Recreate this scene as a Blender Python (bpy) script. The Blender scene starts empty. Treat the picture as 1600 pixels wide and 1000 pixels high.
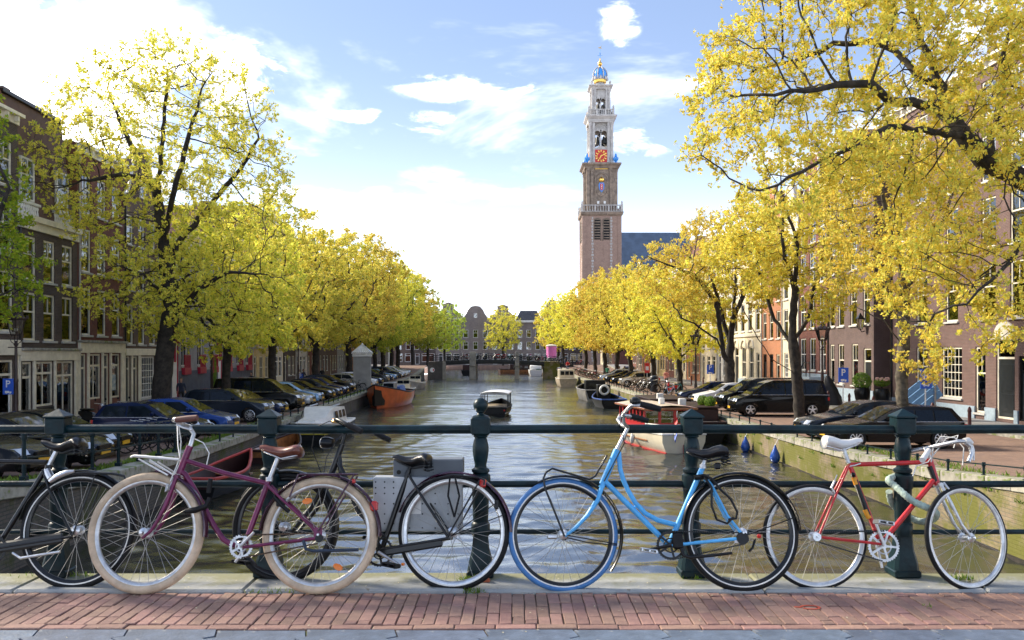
import bpy, bmesh, math, random
import numpy as np
from mathutils import Vector, Matrix
R = math.radians
rnd = random.Random(7)
SC = bpy.context.scene
COL = SC.collection
F = 1400.0            # focal length in pixels of a 1600 wide picture
HY = 552.0            # row of the horizon
EYE = 1.4
# ------------------------------------------------------------------ camera
cd = bpy.data.cameras.new('camera'); cam = bpy.data.objects.new('camera', cd); COL.objects.link(cam)
cd.sensor_width = 36; cd.lens = 36 * F / 1600; cd.shift_y = (HY - 500) / 1600
cd.clip_start = 0.1; cd.clip_end = 4000
cam.location = (0, 0, EYE); cam.rotation_euler = (R(90), 0, 0)
SC.camera = cam
# ------------------------------------------------------------------ light
SUN_AZ = Vector((-0.86, 0.50, 0)).normalized(); SUN_EL = R(33)
sd = bpy.data.lights.new('sun', 'SUN'); so = bpy.data.objects.new('sun', sd); COL.objects.link(so)
sd.energy = 1.4; sd.angle = R(12); sd.color = (1.0, 0.89, 0.72)   # sun behind thin bright cloud
to_sun = Vector((SUN_AZ.x * math.cos(SUN_EL), SUN_AZ.y * math.cos(SUN_EL), math.sin(SUN_EL)))
so.rotation_euler = to_sun.to_track_quat('Z', 'Y').to_euler(); so.location = (-60, 40, 60)
SC.view_settings.view_transform = 'Standard'; SC.view_settings.look = 'None'
SC.view_settings.exposure = 2.6; SC.view_settings.gamma = 1.0; SC.view_settings.use_curve_mapping = False
SC.render.engine = 'CYCLES'
SC.cycles.use_denoising = True
SC.cycles.max_bounces = 8; SC.cycles.transparent_max_bounces = 12; SC.cycles.diffuse_bounces = 4
SC.cycles.glossy_bounces = 4; SC.cycles.transmission_bounces = 6
SC.cycles.caustics_reflective = False; SC.cycles.caustics_refractive = False
SC.cycles.sample_clamp_indirect = 6

def L(nt, a, b): nt.links.new(a, b)
def sock(nt, v, inp):
    if hasattr(v, 'is_linked') or hasattr(v, 'links'): nt.links.new(v, inp)
    else: inp.default_value = v
def mth(nt, op, a, b=None, c=None, clamp=False):
    n = nt.nodes.new('ShaderNodeMath'); n.operation = op; n.use_clamp = clamp
    for i, v in enumerate((a, b, c)):
        if v is not None: sock(nt, v, n.inputs[i])
    return n.outputs[0]
def vmth(nt, op, a, b=None, out=0):
    n = nt.nodes.new('ShaderNodeVectorMath'); n.operation = op
    for i, v in enumerate((a, b)):
        if v is not None: sock(nt, v, n.inputs[i])
    return n.outputs['Value'] if op in ('LENGTH', 'DISTANCE', 'DOT_PRODUCT') else n.outputs[0]
def mixc(nt, f, a, b, mode='MIX'):
    n = nt.nodes.new('ShaderNodeMix'); n.data_type = 'RGBA'; n.blend_type = mode
    sock(nt, f, n.inputs[0])
    for v, i in ((a, 6), (b, 7)):
        if isinstance(v, (tuple, list)): n.inputs[i].default_value = (*v[:3], 1)
        else: nt.links.new(v, n.inputs[i])
    return n.outputs[2]
def noise(nt, vec, scale, detail=3, rough=.5, out='Fac', dist=0):
    n = nt.nodes.new('ShaderNodeTexNoise'); n.inputs['Scale'].default_value = scale
    n.inputs['Detail'].default_value = detail; n.inputs['Roughness'].default_value = rough
    n.inputs['Distortion'].default_value = dist
    if vec is not None: nt.links.new(vec, n.inputs['Vector'])
    return n.outputs[out]
def ramp(nt, f, lo, hi, a=0., b=1.):
    n = nt.nodes.new('ShaderNodeMapRange'); n.interpolation_type = 'SMOOTHSTEP'
    sock(nt, f, n.inputs[0]); n.inputs[1].default_value = lo; n.inputs[2].default_value = hi
    n.inputs[3].default_value = a; n.inputs[4].default_value = b
    return n.outputs[0]

# ------------------------------------------------------------------ sky
W = bpy.data.worlds.new('World'); SC.world = W; W.use_nodes = True
nt = W.node_tree; nt.nodes.clear()
out = nt.nodes.new('ShaderNodeOutputWorld'); bg = nt.nodes.new('ShaderNodeBackground')
sky = nt.nodes.new('ShaderNodeTexSky'); sky.sky_type = 'NISHITA'; sky.sun_disc = False
sky.sun_elevation = SUN_EL; sky.sun_rotation = math.atan2(SUN_AZ.x, SUN_AZ.y)
sky.air_density = 1.0; sky.dust_density = 0.9; sky.ozone_density = 2.0; sky.altitude = 0
tc = nt.nodes.new('ShaderNodeTexCoord'); d = tc.outputs['Generated']
sx = nt.nodes.new('ShaderNodeSeparateXYZ'); L(nt, d, sx.inputs[0])
zz = mth(nt, 'MAXIMUM', sx.outputs[2], 0.0)
den = mth(nt, 'ADD', zz, 0.16)
cx = nt.nodes.new('ShaderNodeCombineXYZ')
L(nt, mth(nt, 'DIVIDE', sx.outputs[0], den), cx.inputs[0]); L(nt, mth(nt, 'DIVIDE', sx.outputs[1], den), cx.inputs[1])
n1 = noise(nt, cx.outputs[0], 1.3, 6, .58, dist=.3)
n2 = noise(nt, vmth(nt, 'MULTIPLY', d, (1, 1, 2.2)), 17.0, 7, .62, dist=.4)
thin = mth(nt, 'MULTIPLY', ramp(nt, n1, .50, .85), .45)
def sdir(px, py): return Vector(((px - 800) / F, 1, (HY - py) / F)).normalized()
total = 0.0
for (px, py, rx, ry, s) in ((60, 75, 290, 80, 1.25), (310, 88, 150, 34, .8), (740, 138, 130, 24, .55), (556, 182, 62, 14, .62), (668, 194, 70, 20, .55),
                            (968, 30, 34, 52, .5), (360, 150, 60, 40, .8), (560, 330, 120, 40, .6), (980, 225, 80, 26, .5), (40, 190, 230, 70, 1.1)):
    c = sdir(px, py)
    dv = vmth(nt, 'SUBTRACT', d, tuple(c))
    dv = vmth(nt, 'MULTIPLY', dv, (F / rx, F / rx, F / ry))
    r_ = vmth(nt, 'LENGTH', dv)
    m = ramp(nt, r_, 1.25, 0.1)
    total = mth(nt, 'MAXIMUM', total, mth(nt, 'MULTIPLY', m, s))
cl = mth(nt, 'ADD', mth(nt, 'MULTIPLY', total, .85), mth(nt, 'MULTIPLY', mth(nt, 'SUBTRACT', n2, .5), 2.6))
cl = mth(nt, 'MAXIMUM', mth(nt, 'MULTIPLY', ramp(nt, cl, .12, 1.6), ramp(nt, total, .02, .2)), thin)
hz = mth(nt, 'POWER', mth(nt, 'SUBTRACT', 1.0, zz, clamp=True), 12.0)
base = mixc(nt, 1.0, mixc(nt, .45, sky.outputs[0], (3.4, 4.4, 6.4)), (.175, .18, .195), 'MULTIPLY')
base = mixc(nt, mth(nt, 'MULTIPLY', hz, .8), base, (5.6, 6.0, 6.6))
colr = mixc(nt, cl, base, (11.5, 10.9, 10.2))
L(nt, colr, bg.inputs[0]); bg.inputs[1].default_value = 0.15
L(nt, bg.outputs[0], out.inputs[0])

# ------------------------------------------------------------------ picture to place
def at(px, py, Y): return Vector(((px - 800) / F * Y, Y, EYE - (py - HY) / F * Y))
def ray(px, py): return Vector(((px - 800) / F, 1, -(py - HY) / F))
def XL(Y): return -10.0 - .055 * max(0, min(Y, 45) - 23) - .034 * max(0, Y - 45)
def XR(Y): return 10.85 - (.022 * (Y - 40) if Y > 40 else 0)
WZ = -3.0
def lerp_tab(t, x):
    if x <= t[0][0]: return t[0][1]
    for (a, u), (b, v) in zip(t, t[1:]):
        if x <= b: return u + (v - u) * (x - a) / (b - a)
    return t[-1][1]
ZQ_T = [(6, -.12), (10, -.45), (16, -1.15), (22.5, -1.62), (30, -1.85), (36, -1.9), (128, -1.9), (146, -1.35), (156, -.75), (168, -.8), (185, -1.5), (200, -1.9)]
def zq(Y): return lerp_tab(ZQ_T, Y)
def FL(Y): return -20.3 - .03 * Y      # left facade line
def FR(Y): return 22.6 - .022 * (Y - 45)

# ------------------------------------------------------------------ objects
CH = {}
def link(o, parent=None):
    COL.objects.link(o)
    if parent is not None:
        o.parent = parent; CH.setdefault(parent.name, []).append(o)
    return o
def tag(o, label=None, cat=None, group=None, kind=None):
    if label: o['label'] = label
    if cat: o['category'] = cat
    if group: o['group'] = group
    if kind: o['kind'] = kind
    return o
def thing(name, label, cat, loc=(0, 0, 0), rz=0, group=None):
    o = bpy.data.objects.new(name, None); o.empty_display_size = .2
    link(o); o.location = loc; o.rotation_euler = (0, 0, rz)
    return tag(o, label, cat, group)
def empty(name, parent, loc=(0, 0, 0)):
    o = bpy.data.objects.new(name, None); link(o, parent); o.location = loc; return o
def put(name, me, parent=None, loc=(0, 0, 0), rot=(0, 0, 0), scale=None):
    o = bpy.data.objects.new(name, me); link(o, parent); o.location = loc; o.rotation_euler = rot
    if scale: o.scale = scale
    return o
def copy_tree(o, parent=None):
    c = o.copy(); link(c, parent)
    for ch in CH.get(o.name, []): copy_tree(ch, c)
    return c
def dup(o, label, loc, rz=None, group=None, scale=None):
    c = copy_tree(o); c.location = loc; c['label'] = label
    if rz is not None: c.rotation_euler = (0, 0, rz)
    if group: c['group'] = group
    if scale: c.scale = (scale,) * 3
    return c

class MB:
    def __init__(s): s.v = []; s.f = []; s.m = []; s.cur = 0
    def quad(s, a, b, c, d):
        n = len(s.v); s.v += [tuple(a), tuple(b), tuple(c), tuple(d)]; s.f.append((n, n + 1, n + 2, n + 3)); s.m.append(s.cur)
    def add(s, vs, fs):
        n = len(s.v); s.v += [tuple(v) for v in vs]
        for f in fs: s.f.append(tuple(i + n for i in f)); s.m.append(s.cur)
        return s
    def box(s, x0, x1, y0, y1, z0, z1, M=None):
        vs = [Vector(p) for p in ((x0, y0, z0), (x1, y0, z0), (x1, y1, z0), (x0, y1, z0), (x0, y0, z1), (x1, y0, z1), (x1, y1, z1), (x0, y1, z1))]
        if M is not None: vs = [M @ v for v in vs]
        return s.add(vs, [(0, 3, 2, 1), (4, 5, 6, 7), (0, 1, 5, 4), (1, 2, 6, 5), (2, 3, 7, 6), (3, 0, 4, 7)])
    def cbox(s, x0, x1, y0, y1, z0, z1, b=.01, M=None):   # chamfered on every edge
        rings = []
        for z, i in ((z0, b), (z0 + b, 0), (z1 - b, 0), (z1, b)):
            r = []
            xa, xb, ya, yb = x0 + i, x1 - i, y0 + i, y1 - i
            c = b * .6 if i == 0 else b * .3
            r = [(xa + c, ya, z), (xb - c, ya, z), (xb, ya + c, z), (xb, yb - c, z), (xb - c, yb, z), (xa + c, yb, z), (xa, yb - c, z), (xa, ya + c, z)]
            rings.append([Vector(p) if M is None else M @ Vector(p) for p in r])
        return s.loft(rings, True, True)
    def loft(s, rings, closed=True, caps=False, flip=False):
        n = len(rings[0]); vs = [p for r in rings for p in r]; fs = []
        for i in range(len(rings) - 1):
            for j in range(n if closed else n - 1):
                k = (j + 1) % n
                q = (i * n + j, i * n + k, (i + 1) * n + k, (i + 1) * n + j)
                fs.append(q[::-1] if flip else q)
        if caps:
            a = tuple(range(n))[::-1]; b = tuple((len(rings) - 1) * n + j for j in range(n))
            fs += [a[::-1], b[::-1]] if flip else [a, b]
        return s.add(vs, fs)
    def lathe(s, prof, n=16, c=(0, 0, 0), M=None, caps=True):
        rings = []
        for r, z in prof:
            ring = [Vector((c[0] + r * math.cos(2 * math.pi * j / n), c[1] + r * math.sin(2 * math.pi * j / n), c[2] + z)) for j in range(n)]
            rings.append([M @ p for p in ring] if M is not None else ring)
        return s.loft(rings, True, caps)
    def tube(s, pts, r, n=8, caps=True, closed=False):
        P = [Vector(p) for p in pts]; k = len(P)
        rr = r if isinstance(r, (list, tuple)) else [r] * k
        up = None; rings = []
        for i in range(k):
            if closed: t = (P[(i + 1) % k] - P[i - 1]).normalized()
            else: t = (P[min(i + 1, k - 1)] - P[max(i - 1, 0)]).normalized()
            if up is None:
                up = Vector((0, 0, 1)) if abs(t.z) < .9 else Vector((1, 0, 0))
            u = (up - t * up.dot(t))
            if u.length < 1e-6: u = t.orthogonal()
            u.normalize(); up = u; w = t.cross(u)
            rings.append([P[i] + (u * math.cos(2 * math.pi * j / n) + w * math.sin(2 * math.pi * j / n)) * rr[i] for j in range(n)])
        if closed: rings.append(rings[0]); caps = False
        return s.loft(rings, True, caps)
    def prism(s, poly, f0, f1):   # poly in 2D, f0/f1 map it to the two faces
        a = [f0(*p) for p in poly]; b = [f1(*p) for p in poly]; n = len(poly)
        fs = [tuple(range(n)), tuple(range(2 * n - 1, n - 1, -1))]
        for i in range(n): j = (i + 1) % n; fs.append((i, n + i, n + j, j))
        return s.add(a + b, fs)
    def ball(s, c, r, n=12, sx=1, sy=1, sz=1):
        m = max(4, n // 2); prof = []
        rings = []
        for i in range(m + 1):
            th = math.pi * i / m; z = -math.cos(th); q = max(math.sin(th), 1e-3)
            rings.append([Vector((c[0] + r * sx * q * math.cos(2 * math.pi * j / n), c[1] + r * sy * q * math.sin(2 * math.pi * j / n), c[2] + r * sz * z)) for j in range(n)])
        return s.loft(rings, True, True)
    def mesh(s, name, mats, smooth=35):
        me = bpy.data.meshes.new(name); me.from_pydata(s.v, [], s.f)
        for m in (mats if isinstance(mats, (list, tuple)) else [mats]): me.materials.append(m)
        if any(s.m): me.polygons.foreach_set('material_index', s.m)
        bm = bmesh.new(); bm.from_mesh(me); bmesh.ops.recalc_face_normals(bm, faces=bm.faces); bm.to_mesh(me); bm.free()
        if smooth:
            me.polygons.foreach_set('use_smooth', [True] * len(me.polygons))
            me.set_sharp_from_angle(angle=R(smooth))
        me.update(); return me
    def build(s, name, mats, parent=None, loc=(0, 0, 0), rot=(0, 0, 0), smooth=35):
        return put(name, s.mesh(name, mats, smooth), parent, loc, rot)
def npmesh(name, V, Fq, mat, smooth=False):
    """V (n,3); Fq list of index arrays (m,k)"""
    me = bpy.data.meshes.new(name); me.vertices.add(len(V)); me.vertices.foreach_set('co', np.ascontiguousarray(V, dtype=np.float32).ravel())
    idx = np.concatenate([f.ravel() for f in Fq]).astype(np.int32)
    st = []; o = 0
    for f in Fq:
        st.append(o + np.arange(len(f)) * f.shape[1]); o += f.size
    st = np.concatenate(st).astype(np.int32)
    me.loops.add(len(idx)); me.loops.foreach_set('vertex_index', idx)
    me.polygons.add(len(st)); me.polygons.foreach_set('loop_start', st)
    if smooth: me.polygons.foreach_set('use_smooth', np.ones(len(st), dtype=bool))
    me.materials.append(mat); me.update(calc_edges=True); return me

# ------------------------------------------------------------------ materials
MATS = {}
def pm(name, c, rough=.5, metal=0., var=.18, scale=6., c2=None, bump=0., bscale=60., coat=0., orand=0., spec=.5, rvar=0., detail=4, wear=None):
    if name in MATS: return MATS[name]
    m = bpy.data.materials.new(name); m.use_nodes = True; nt = m.node_tree; b = nt.nodes['Principled BSDF']
    tc = nt.nodes.new('ShaderNodeTexCoord'); v = tc.outputs['Object']
    n = noise(nt, v, scale, detail, .6)
    if c2 is None: c2 = tuple(x * (1 - 2 * var) for x in c); c = tuple(x * (1 + var * .6) for x in c)
    col = mixc(nt, ramp(nt, n, .3, .7), c, c2)
    if wear:
        wc, amt, ws = wear
        col = mixc(nt, ramp(nt, noise(nt, v, ws, 6, .65), 1 - amt, 1 - amt + .08), col, wc)
    if orand:
        oi = nt.nodes.new('ShaderNodeObjectInfo')
        hsv = nt.nodes.new('ShaderNodeHueSaturation'); L(nt, col, hsv.inputs['Color'])
        L(nt, mth(nt, 'MULTIPLY_ADD', oi.outputs['Random'], orand, 1 - orand / 2), hsv.inputs['Value'])
        L(nt, mth(nt, 'MULTIPLY_ADD', mth(nt, 'FRACT', mth(nt, 'MULTIPLY', oi.outputs['Random'], 17.3)), orand * .06, .5 - orand * .03), hsv.inputs['Hue'])
        col = hsv.outputs[0]
    L(nt, col, b.inputs['Base Color']); b.inputs['Metallic'].default_value = metal
    b.inputs['Specular IOR Level'].default_value = spec
    b.inputs['Coat Weight'].default_value = coat; b.inputs['Coat Roughness'].default_value = .05
    if rvar: L(nt, mth(nt, 'MULTIPLY_ADD', n, rvar, rough - rvar / 2, clamp=True), b.inputs['Roughness'])
    else: b.inputs['Roughness'].default_value = rough
    if bump:
        bp = nt.nodes.new('ShaderNodeBump'); bp.inputs['Strength'].default_value = bump; bp.inputs['Distance'].default_value = .01
        L(nt, noise(nt, v, bscale, 4, .6), bp.inputs['Height']); L(nt, bp.outputs[0], b.inputs['Normal'])
    MATS[name] = m; return m
def brickmat(name, c1, c2, mortar, bw=.22, bh=.07, ms=.012, ground=False, rough=.85, grime=.35, moss=None, off=.5):
    if name in MATS: return MATS[name]
    m = bpy.data.materials.new(name); m.use_nodes = True; nt = m.node_tree; b = nt.nodes['Principled BSDF']
    tc = nt.nodes.new('ShaderNodeTexCoord'); v = tc.outputs['Object']
    if ground: vec = v
    else:
        s = nt.nodes.new('ShaderNodeSeparateXYZ'); L(nt, v, s.inputs[0]); cb = nt.nodes.new('ShaderNodeCombineXYZ')
        L(nt, mth(nt, 'ADD', s.outputs[0], s.outputs[1]), cb.inputs[0]); L(nt, s.outputs[2], cb.inputs[1]); vec = cb.outputs[0]
    br = nt.nodes.new('ShaderNodeTexBrick'); L(nt, vec, br.inputs['Vector'])
    br.inputs['Color1'].default_value = (*c1, 1); br.inputs['Color2'].default_value = (*c2, 1); br.inputs['Mortar'].default_value = (*mortar, 1)
    br.inputs['Scale'].default_value = 1; br.inputs['Mortar Size'].default_value = ms; br.inputs['Brick Width'].default_value = bw; br.inputs['Row Height'].default_value = bh
    br.inputs['Mortar Smooth'].default_value = .3; br.inputs['Bias'].default_value = -.1; br.offset = off
    g = ramp(nt, noise(nt, v, .55, 6, .65), .3, .75)
    col = mixc(nt, mth(nt, 'MULTIPLY', g, grime), br.outputs['Color'], tuple(x * .35 for x in c1))
    g2 = ramp(nt, noise(nt, v, 2.7, 5, .7), .45, .8)
    col = mixc(nt, mth(nt, 'MULTIPLY', g2, .3), col, tuple(min(1, x * 1.7 + .03) for x in c1))
    if moss:
        mc, lo, hi = moss
        col = mixc(nt, ramp(nt, noise(nt, v, .8, 7, .7), lo, hi), col, mc)
    L(nt, col, b.inputs['Base Color']); b.inputs['Roughness'].default_value = rough; b.inputs['Specular IOR Level'].default_value = .3
    bp = nt.nodes.new('ShaderNodeBump'); bp.inputs['Strength'].default_value = .6; bp.inputs['Distance'].default_value = .015
    h = mth(nt, 'ADD', mth(nt, 'MULTIPLY', br.outputs['Fac'], -1.0), mth(nt, 'MULTIPLY', noise(nt, v, 30, 3), .6))
    L(nt, h, bp.inputs['Height']); L(nt, bp.outputs[0], b.inputs['Normal'])
    MATS[name] = m; return m
def leafmat(name, stops, tl=.45):
    m = bpy.data.materials.new(name); m.use_nodes = True; nt = m.node_tree; b = nt.nodes['Principled BSDF']; o = nt.nodes['Material Output']
    g = nt.nodes.new('ShaderNodeNewGeometry'); cr = nt.nodes.new('ShaderNodeValToRGB')
    L(nt, g.outputs['Random Per Island'], cr.inputs[0])
    e = cr.color_ramp.elements
    while len(e) < len(stops): e.new(.5)
    for i, (p, c) in enumerate(stops): e[i].position = p; e[i].color = (*c, 1)
    oi = nt.nodes.new('ShaderNodeObjectInfo')
    hsv = nt.nodes.new('ShaderNodeHueSaturation'); L(nt, cr.outputs[0], hsv.inputs['Color'])
    L(nt, mth(nt, 'MULTIPLY_ADD', oi.outputs['Random'], .035, .484), hsv.inputs['Hue'])
    L(nt, mth(nt, 'MULTIPLY_ADD', oi.outputs['Random'], .2, .9), hsv.inputs['Value'])
    col = hsv.outputs[0]
    L(nt, col, b.inputs['Base Color']); b.inputs['Roughness'].default_value = .55; b.inputs['Specular IOR Level'].default_value = .25
    t = nt.nodes.new('ShaderNodeBsdfTranslucent'); L(nt, col, t.inputs[0])
    mx = nt.nodes.new('ShaderNodeMixShader'); mx.inputs[0].default_value = tl
    L(nt, b.outputs[0], mx.inputs[1]); L(nt, t.outputs[0], mx.inputs[2]); L(nt, mx.outputs[0], o.inputs[0])
    return m
def glassmat(name, tint=(.8, .82, .8), refl=.045, dark=.8):
    m = bpy.data.materials.new(name); m.use_nodes = True; nt = m.node_tree; nt.nodes.clear()
    o = nt.nodes.new('ShaderNodeOutputMaterial')
    t = nt.nodes.new('ShaderNodeBsdfTransparent'); t.inputs[0].default_value = (*[x * dark for x in tint], 1)
    g = nt.nodes.new('ShaderNodeBsdfGlossy'); g.inputs['Roughness'].default_value = .02; g.inputs[0].default_value = (.9, .95, 1, 1)
    tc = nt.nodes.new('ShaderNodeTexCoord'); bp = nt.nodes.new('ShaderNodeBump'); bp.inputs['Strength'].default_value = .25; bp.inputs['Distance'].default_value = .02
    L(nt, noise(nt, tc.outputs['Object'], 1.5, 2), bp.inputs['Height']); L(nt, bp.outputs[0], g.inputs['Normal'])
    fr = nt.nodes.new('ShaderNodeFresnel'); fr.inputs[0].default_value = 1.5
    f = mth(nt, 'ADD', mth(nt, 'MULTIPLY', fr.outputs[0], 1.25), refl, clamp=True)
    mx = nt.nodes.new('ShaderNodeMixShader'); L(nt, f, mx.inputs[0]); L(nt, t.outputs[0], mx.inputs[1]); L(nt, g.outputs[0], mx.inputs[2]); L(nt, mx.outputs[0], o.inputs[0])
    return m
M_glass = glassmat('window_glass')
M_carglass = pm('car_glass', (.006, .010, .016), .06, 0, .1, spec=.32)
M_cream = pm('cream_paint', (.78, .72, .58), .45, 0, .08, 3)
M_white = pm('white_paint', (.76, .75, .71), .4, 0, .06, 3)
M_dark = pm('dark_interior', (.008, .008, .009), .9)
M_black = pm('black_paint', (.004, .0045, .005), .32, 0, .2, 10, spec=.35)
M_rubber = pm('black_rubber', (.006, .006, .0065), .6, 0, .25, 30, bump=.2, bscale=120, spec=.3)
M_chrome = pm('bright_steel', (.58, .58, .58), .42, 1, .12, 20, rvar=.2)
M_alu = pm('dull_aluminium', (.70, .71, .72), .35, 1, .12, 20)
M_green_iron = pm('green_painted_iron', (.003, .019, .024), .40, 0, .3, 9, bump=.22, bscale=35, spec=.28, wear=((.26, .24, .21), .30, 19))
M_stone = pm('quay_stone', (.33, .32, .28), .8, 0, .2, 4, bump=.4, bscale=30, wear=((.16, .19, .06), .46, 2.2))
M_bark = pm('bark', (.036, .029, .023), .9, 0, .35, 5, bump=.9, bscale=18)
M_bark_light = pm('pale_bark', (.115, .095, .066), .9, 0, .35, 5, bump=.9, bscale=18)
M_amber = pm('amber_plastic', (.85, .20, .01), .25, 0, .05)
M_red = pm('red_plastic', (.55, .02, .015), .25, 0, .05)
M_plate = pm('yellow_plate', (.80, .43, .02), .4, 0, .04)
M_lamp_glass = pm('headlight_glass', (.62, .66, .70), .1, .3, .1, 8)
# ================================================================== WATER AND GROUND
def water_mat():
    m = bpy.data.materials.new('canal_water'); m.use_nodes = True; nt = m.node_tree; b = nt.nodes['Principled BSDF']
    tc = nt.nodes.new('ShaderNodeTexCoord'); v = tc.outputs['Object']
    col = mixc(nt, ramp(nt, noise(nt, v, .15, 3), .35, .65), (.020, .019, .010), (.014, .020, .018))
    L(nt, col, b.inputs['Base Color']); b.inputs['Roughness'].default_value = .17; b.inputs['IOR'].default_value = 2.9
    b.inputs['Specular IOR Level'].default_value = .75
    mp = nt.nodes.new('ShaderNodeMapping'); L(nt, v, mp.inputs[0]); mp.inputs['Scale'].default_value = (1, .8, 1); mp.inputs['Rotation'].default_value = (0, 0, .3)
    n1 = noise(nt, mp.outputs[0], 1.5, 3, .5, dist=.8); n2 = noise(nt, mp.outputs[0], 4.2, 3, .55, dist=.5); n3 = noise(nt, mp.outputs[0], .38, 2, .5)
    wv = nt.nodes.new('ShaderNodeTexWave'); wv.inputs['Scale'].default_value = .55; wv.inputs['Distortion'].default_value = 7; wv.inputs['Detail'].default_value = 3
    mp2 = nt.nodes.new('ShaderNodeMapping'); L(nt, v, mp2.inputs[0]); mp2.inputs['Rotation'].default_value = (0, 0, R(68)); L(nt, mp2.outputs[0], wv.inputs[0])
    calm = ramp(nt, n3, .35, .62, .45, 1.0)
    h = mth(nt, 'ADD', mth(nt, 'MULTIPLY', n1, 1.0), mth(nt, 'MULTIPLY', n2, .42))
    n4 = noise(nt, mp.outputs[0], .3, 2, .5)
    h = mth(nt, 'ADD', mth(nt, 'MULTIPLY', h, calm), mth(nt, 'ADD', mth(nt, 'MULTIPLY', wv.outputs['Fac'], .16), mth(nt, 'MULTIPLY', n4, 1.6)))
    bp = nt.nodes.new('ShaderNodeBump'); bp.inputs['Strength'].default_value = 1.0; bp.inputs['Distance'].default_value = .02
    L(nt, h, bp.inputs['Height']); L(nt, bp.outputs[0], b.inputs['Normal'])
    return m
wm = water_mat(); WAVE = .040
wr = np.random.default_rng(17)
ys = [5.0]
while ys[-1] < 240: ys.append(ys[-1] + max(.06, ys[-1] * .0052))
gx, gy = np.meshgrid(np.linspace(-18, 14, 230), np.array(ys)); gz = np.zeros_like(gx)
step = np.maximum(.14, gy * .0052)
for i in range(46):
    lam = .55 * (9 / .55) ** (i / 45); th = wr.normal(math.pi / 2, .75); kx, ky = math.cos(th) * 2 * math.pi / lam, math.sin(th) * 2 * math.pi / lam
    fade = np.clip(lam / step / 3.2 - .6, 0, 1); env = .6 + .4 * np.sin(gx * .23 + i) * np.sin(gy * .11 + 2 * i)
    gz += fade * env * np.sin(kx * gx + ky * gy + wr.uniform(0, 6.28)) * lam / 6.28 * WAVE * (1.2 if lam < 1.6 else .25)
# wakes of the two moving boats
for bx_, by_, sp in ((-1.3, 61, .20), (7.6, 39, .30)):
    dd = by_ - gy
    for sg in (-1, 1):
        u = (gx - bx_) * sg - np.clip(dd, 0, None) * sp; gz += np.where(dd > 0, np.exp(-(u / .45) ** 2) * np.exp(-np.clip(dd, 0, None) / 14) * .055 * np.cos(u * 6), 0)
nx_ = gx.shape[1]; ix = (np.arange(gx.shape[0] - 1)[:, None] * nx_ + np.arange(nx_ - 1)[None]).ravel()
Vw = np.stack([gx, gy, gz + WZ], 2).reshape(-1, 3)
tag(put('water', npmesh('water', Vw, [np.stack([ix, ix + 1, ix + nx_ + 1, ix + nx_], 1)], wm, True)), 'rippled canal water between the two quays', kind='structure')

G_brick = brickmat('street_bricks', (.30, .19, .14), (.22, .145, .12), (.16, .13, .10), .21, .105, .012, ground=True, grime=.3)
G_slab = brickmat('pavement_slabs', (.30, .29, .28), (.25, .245, .24), (.12, .12, .11), .6, .3, .012, ground=True, grime=.3)
YS = [4.5, 6, 8, 10, 13, 16, 19, 22.5, 26, 30, 36, 45, 60, 80, 100, 128, 137, 146, 151, 156, 162, 168, 176, 185, 200, 240]
for side, nm in ((-1, 'left'), (1, 'right')):
    mb = MB()
    XE = XL if side < 0 else XR
    for a, b in zip(YS, YS[1:]):
        q = [(XE(a), a, zq(a)), (XE(b), b, zq(b)), (side * 420, b, zq(b)), (side * 420, a, zq(a))]
        mb.quad(*q)
    tag(mb.build('street', G_brick, smooth=0), 'brick paved street on the %s quay' % nm, kind='structure')
    mb = MB(); FX = FL if side < 0 else FR; kb = MB()
    for a, b in zip(YS, YS[1:]):
        if a < 6 or a > 185: continue
        xa, xb = FX(a), FX(b); w = -side * 3.2; e = -side * .18
        za, zb = zq(a) + .12, zq(b) + .12
        mb.quad((xa - w * .2, a, za), (xb - w * .2, b, zb), (xb + w, b, zb), (xa + w, a, za))
        kb.loft([[(xa + w, a, za - .15), (xa + w, a, za + .006), (xa + w + e, a, za + .006), (xa + w + e, a, za - .15)],
                 [(xb + w, b, zb - .15), (xb + w, b, zb + .006), (xb + w + e, b, zb + .006), (xb + w + e, b, zb - .15)]], True, True)
    tag(mb.build('pavement', G_slab, smooth=0), 'slab pavement in front of the %s houses' % nm, kind='structure')
    tag(kb.build('kerb', M_stone, smooth=0), 'stone kerb of the %s pavement' % nm, kind='structure')
mb = MB(); mb.quad((-700, 240, -1.9), (700, 240, -1.9), (700, 1800, -1.9), (-700, 1800, -1.9))
mb.quad((-700, 240, -4), (700, 240, -4), (700, 240, -1.9), (-700, 240, -1.9))
tag(mb.build('ground', G_brick, smooth=0), 'city ground beyond the end of the canal', kind='structure')

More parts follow.
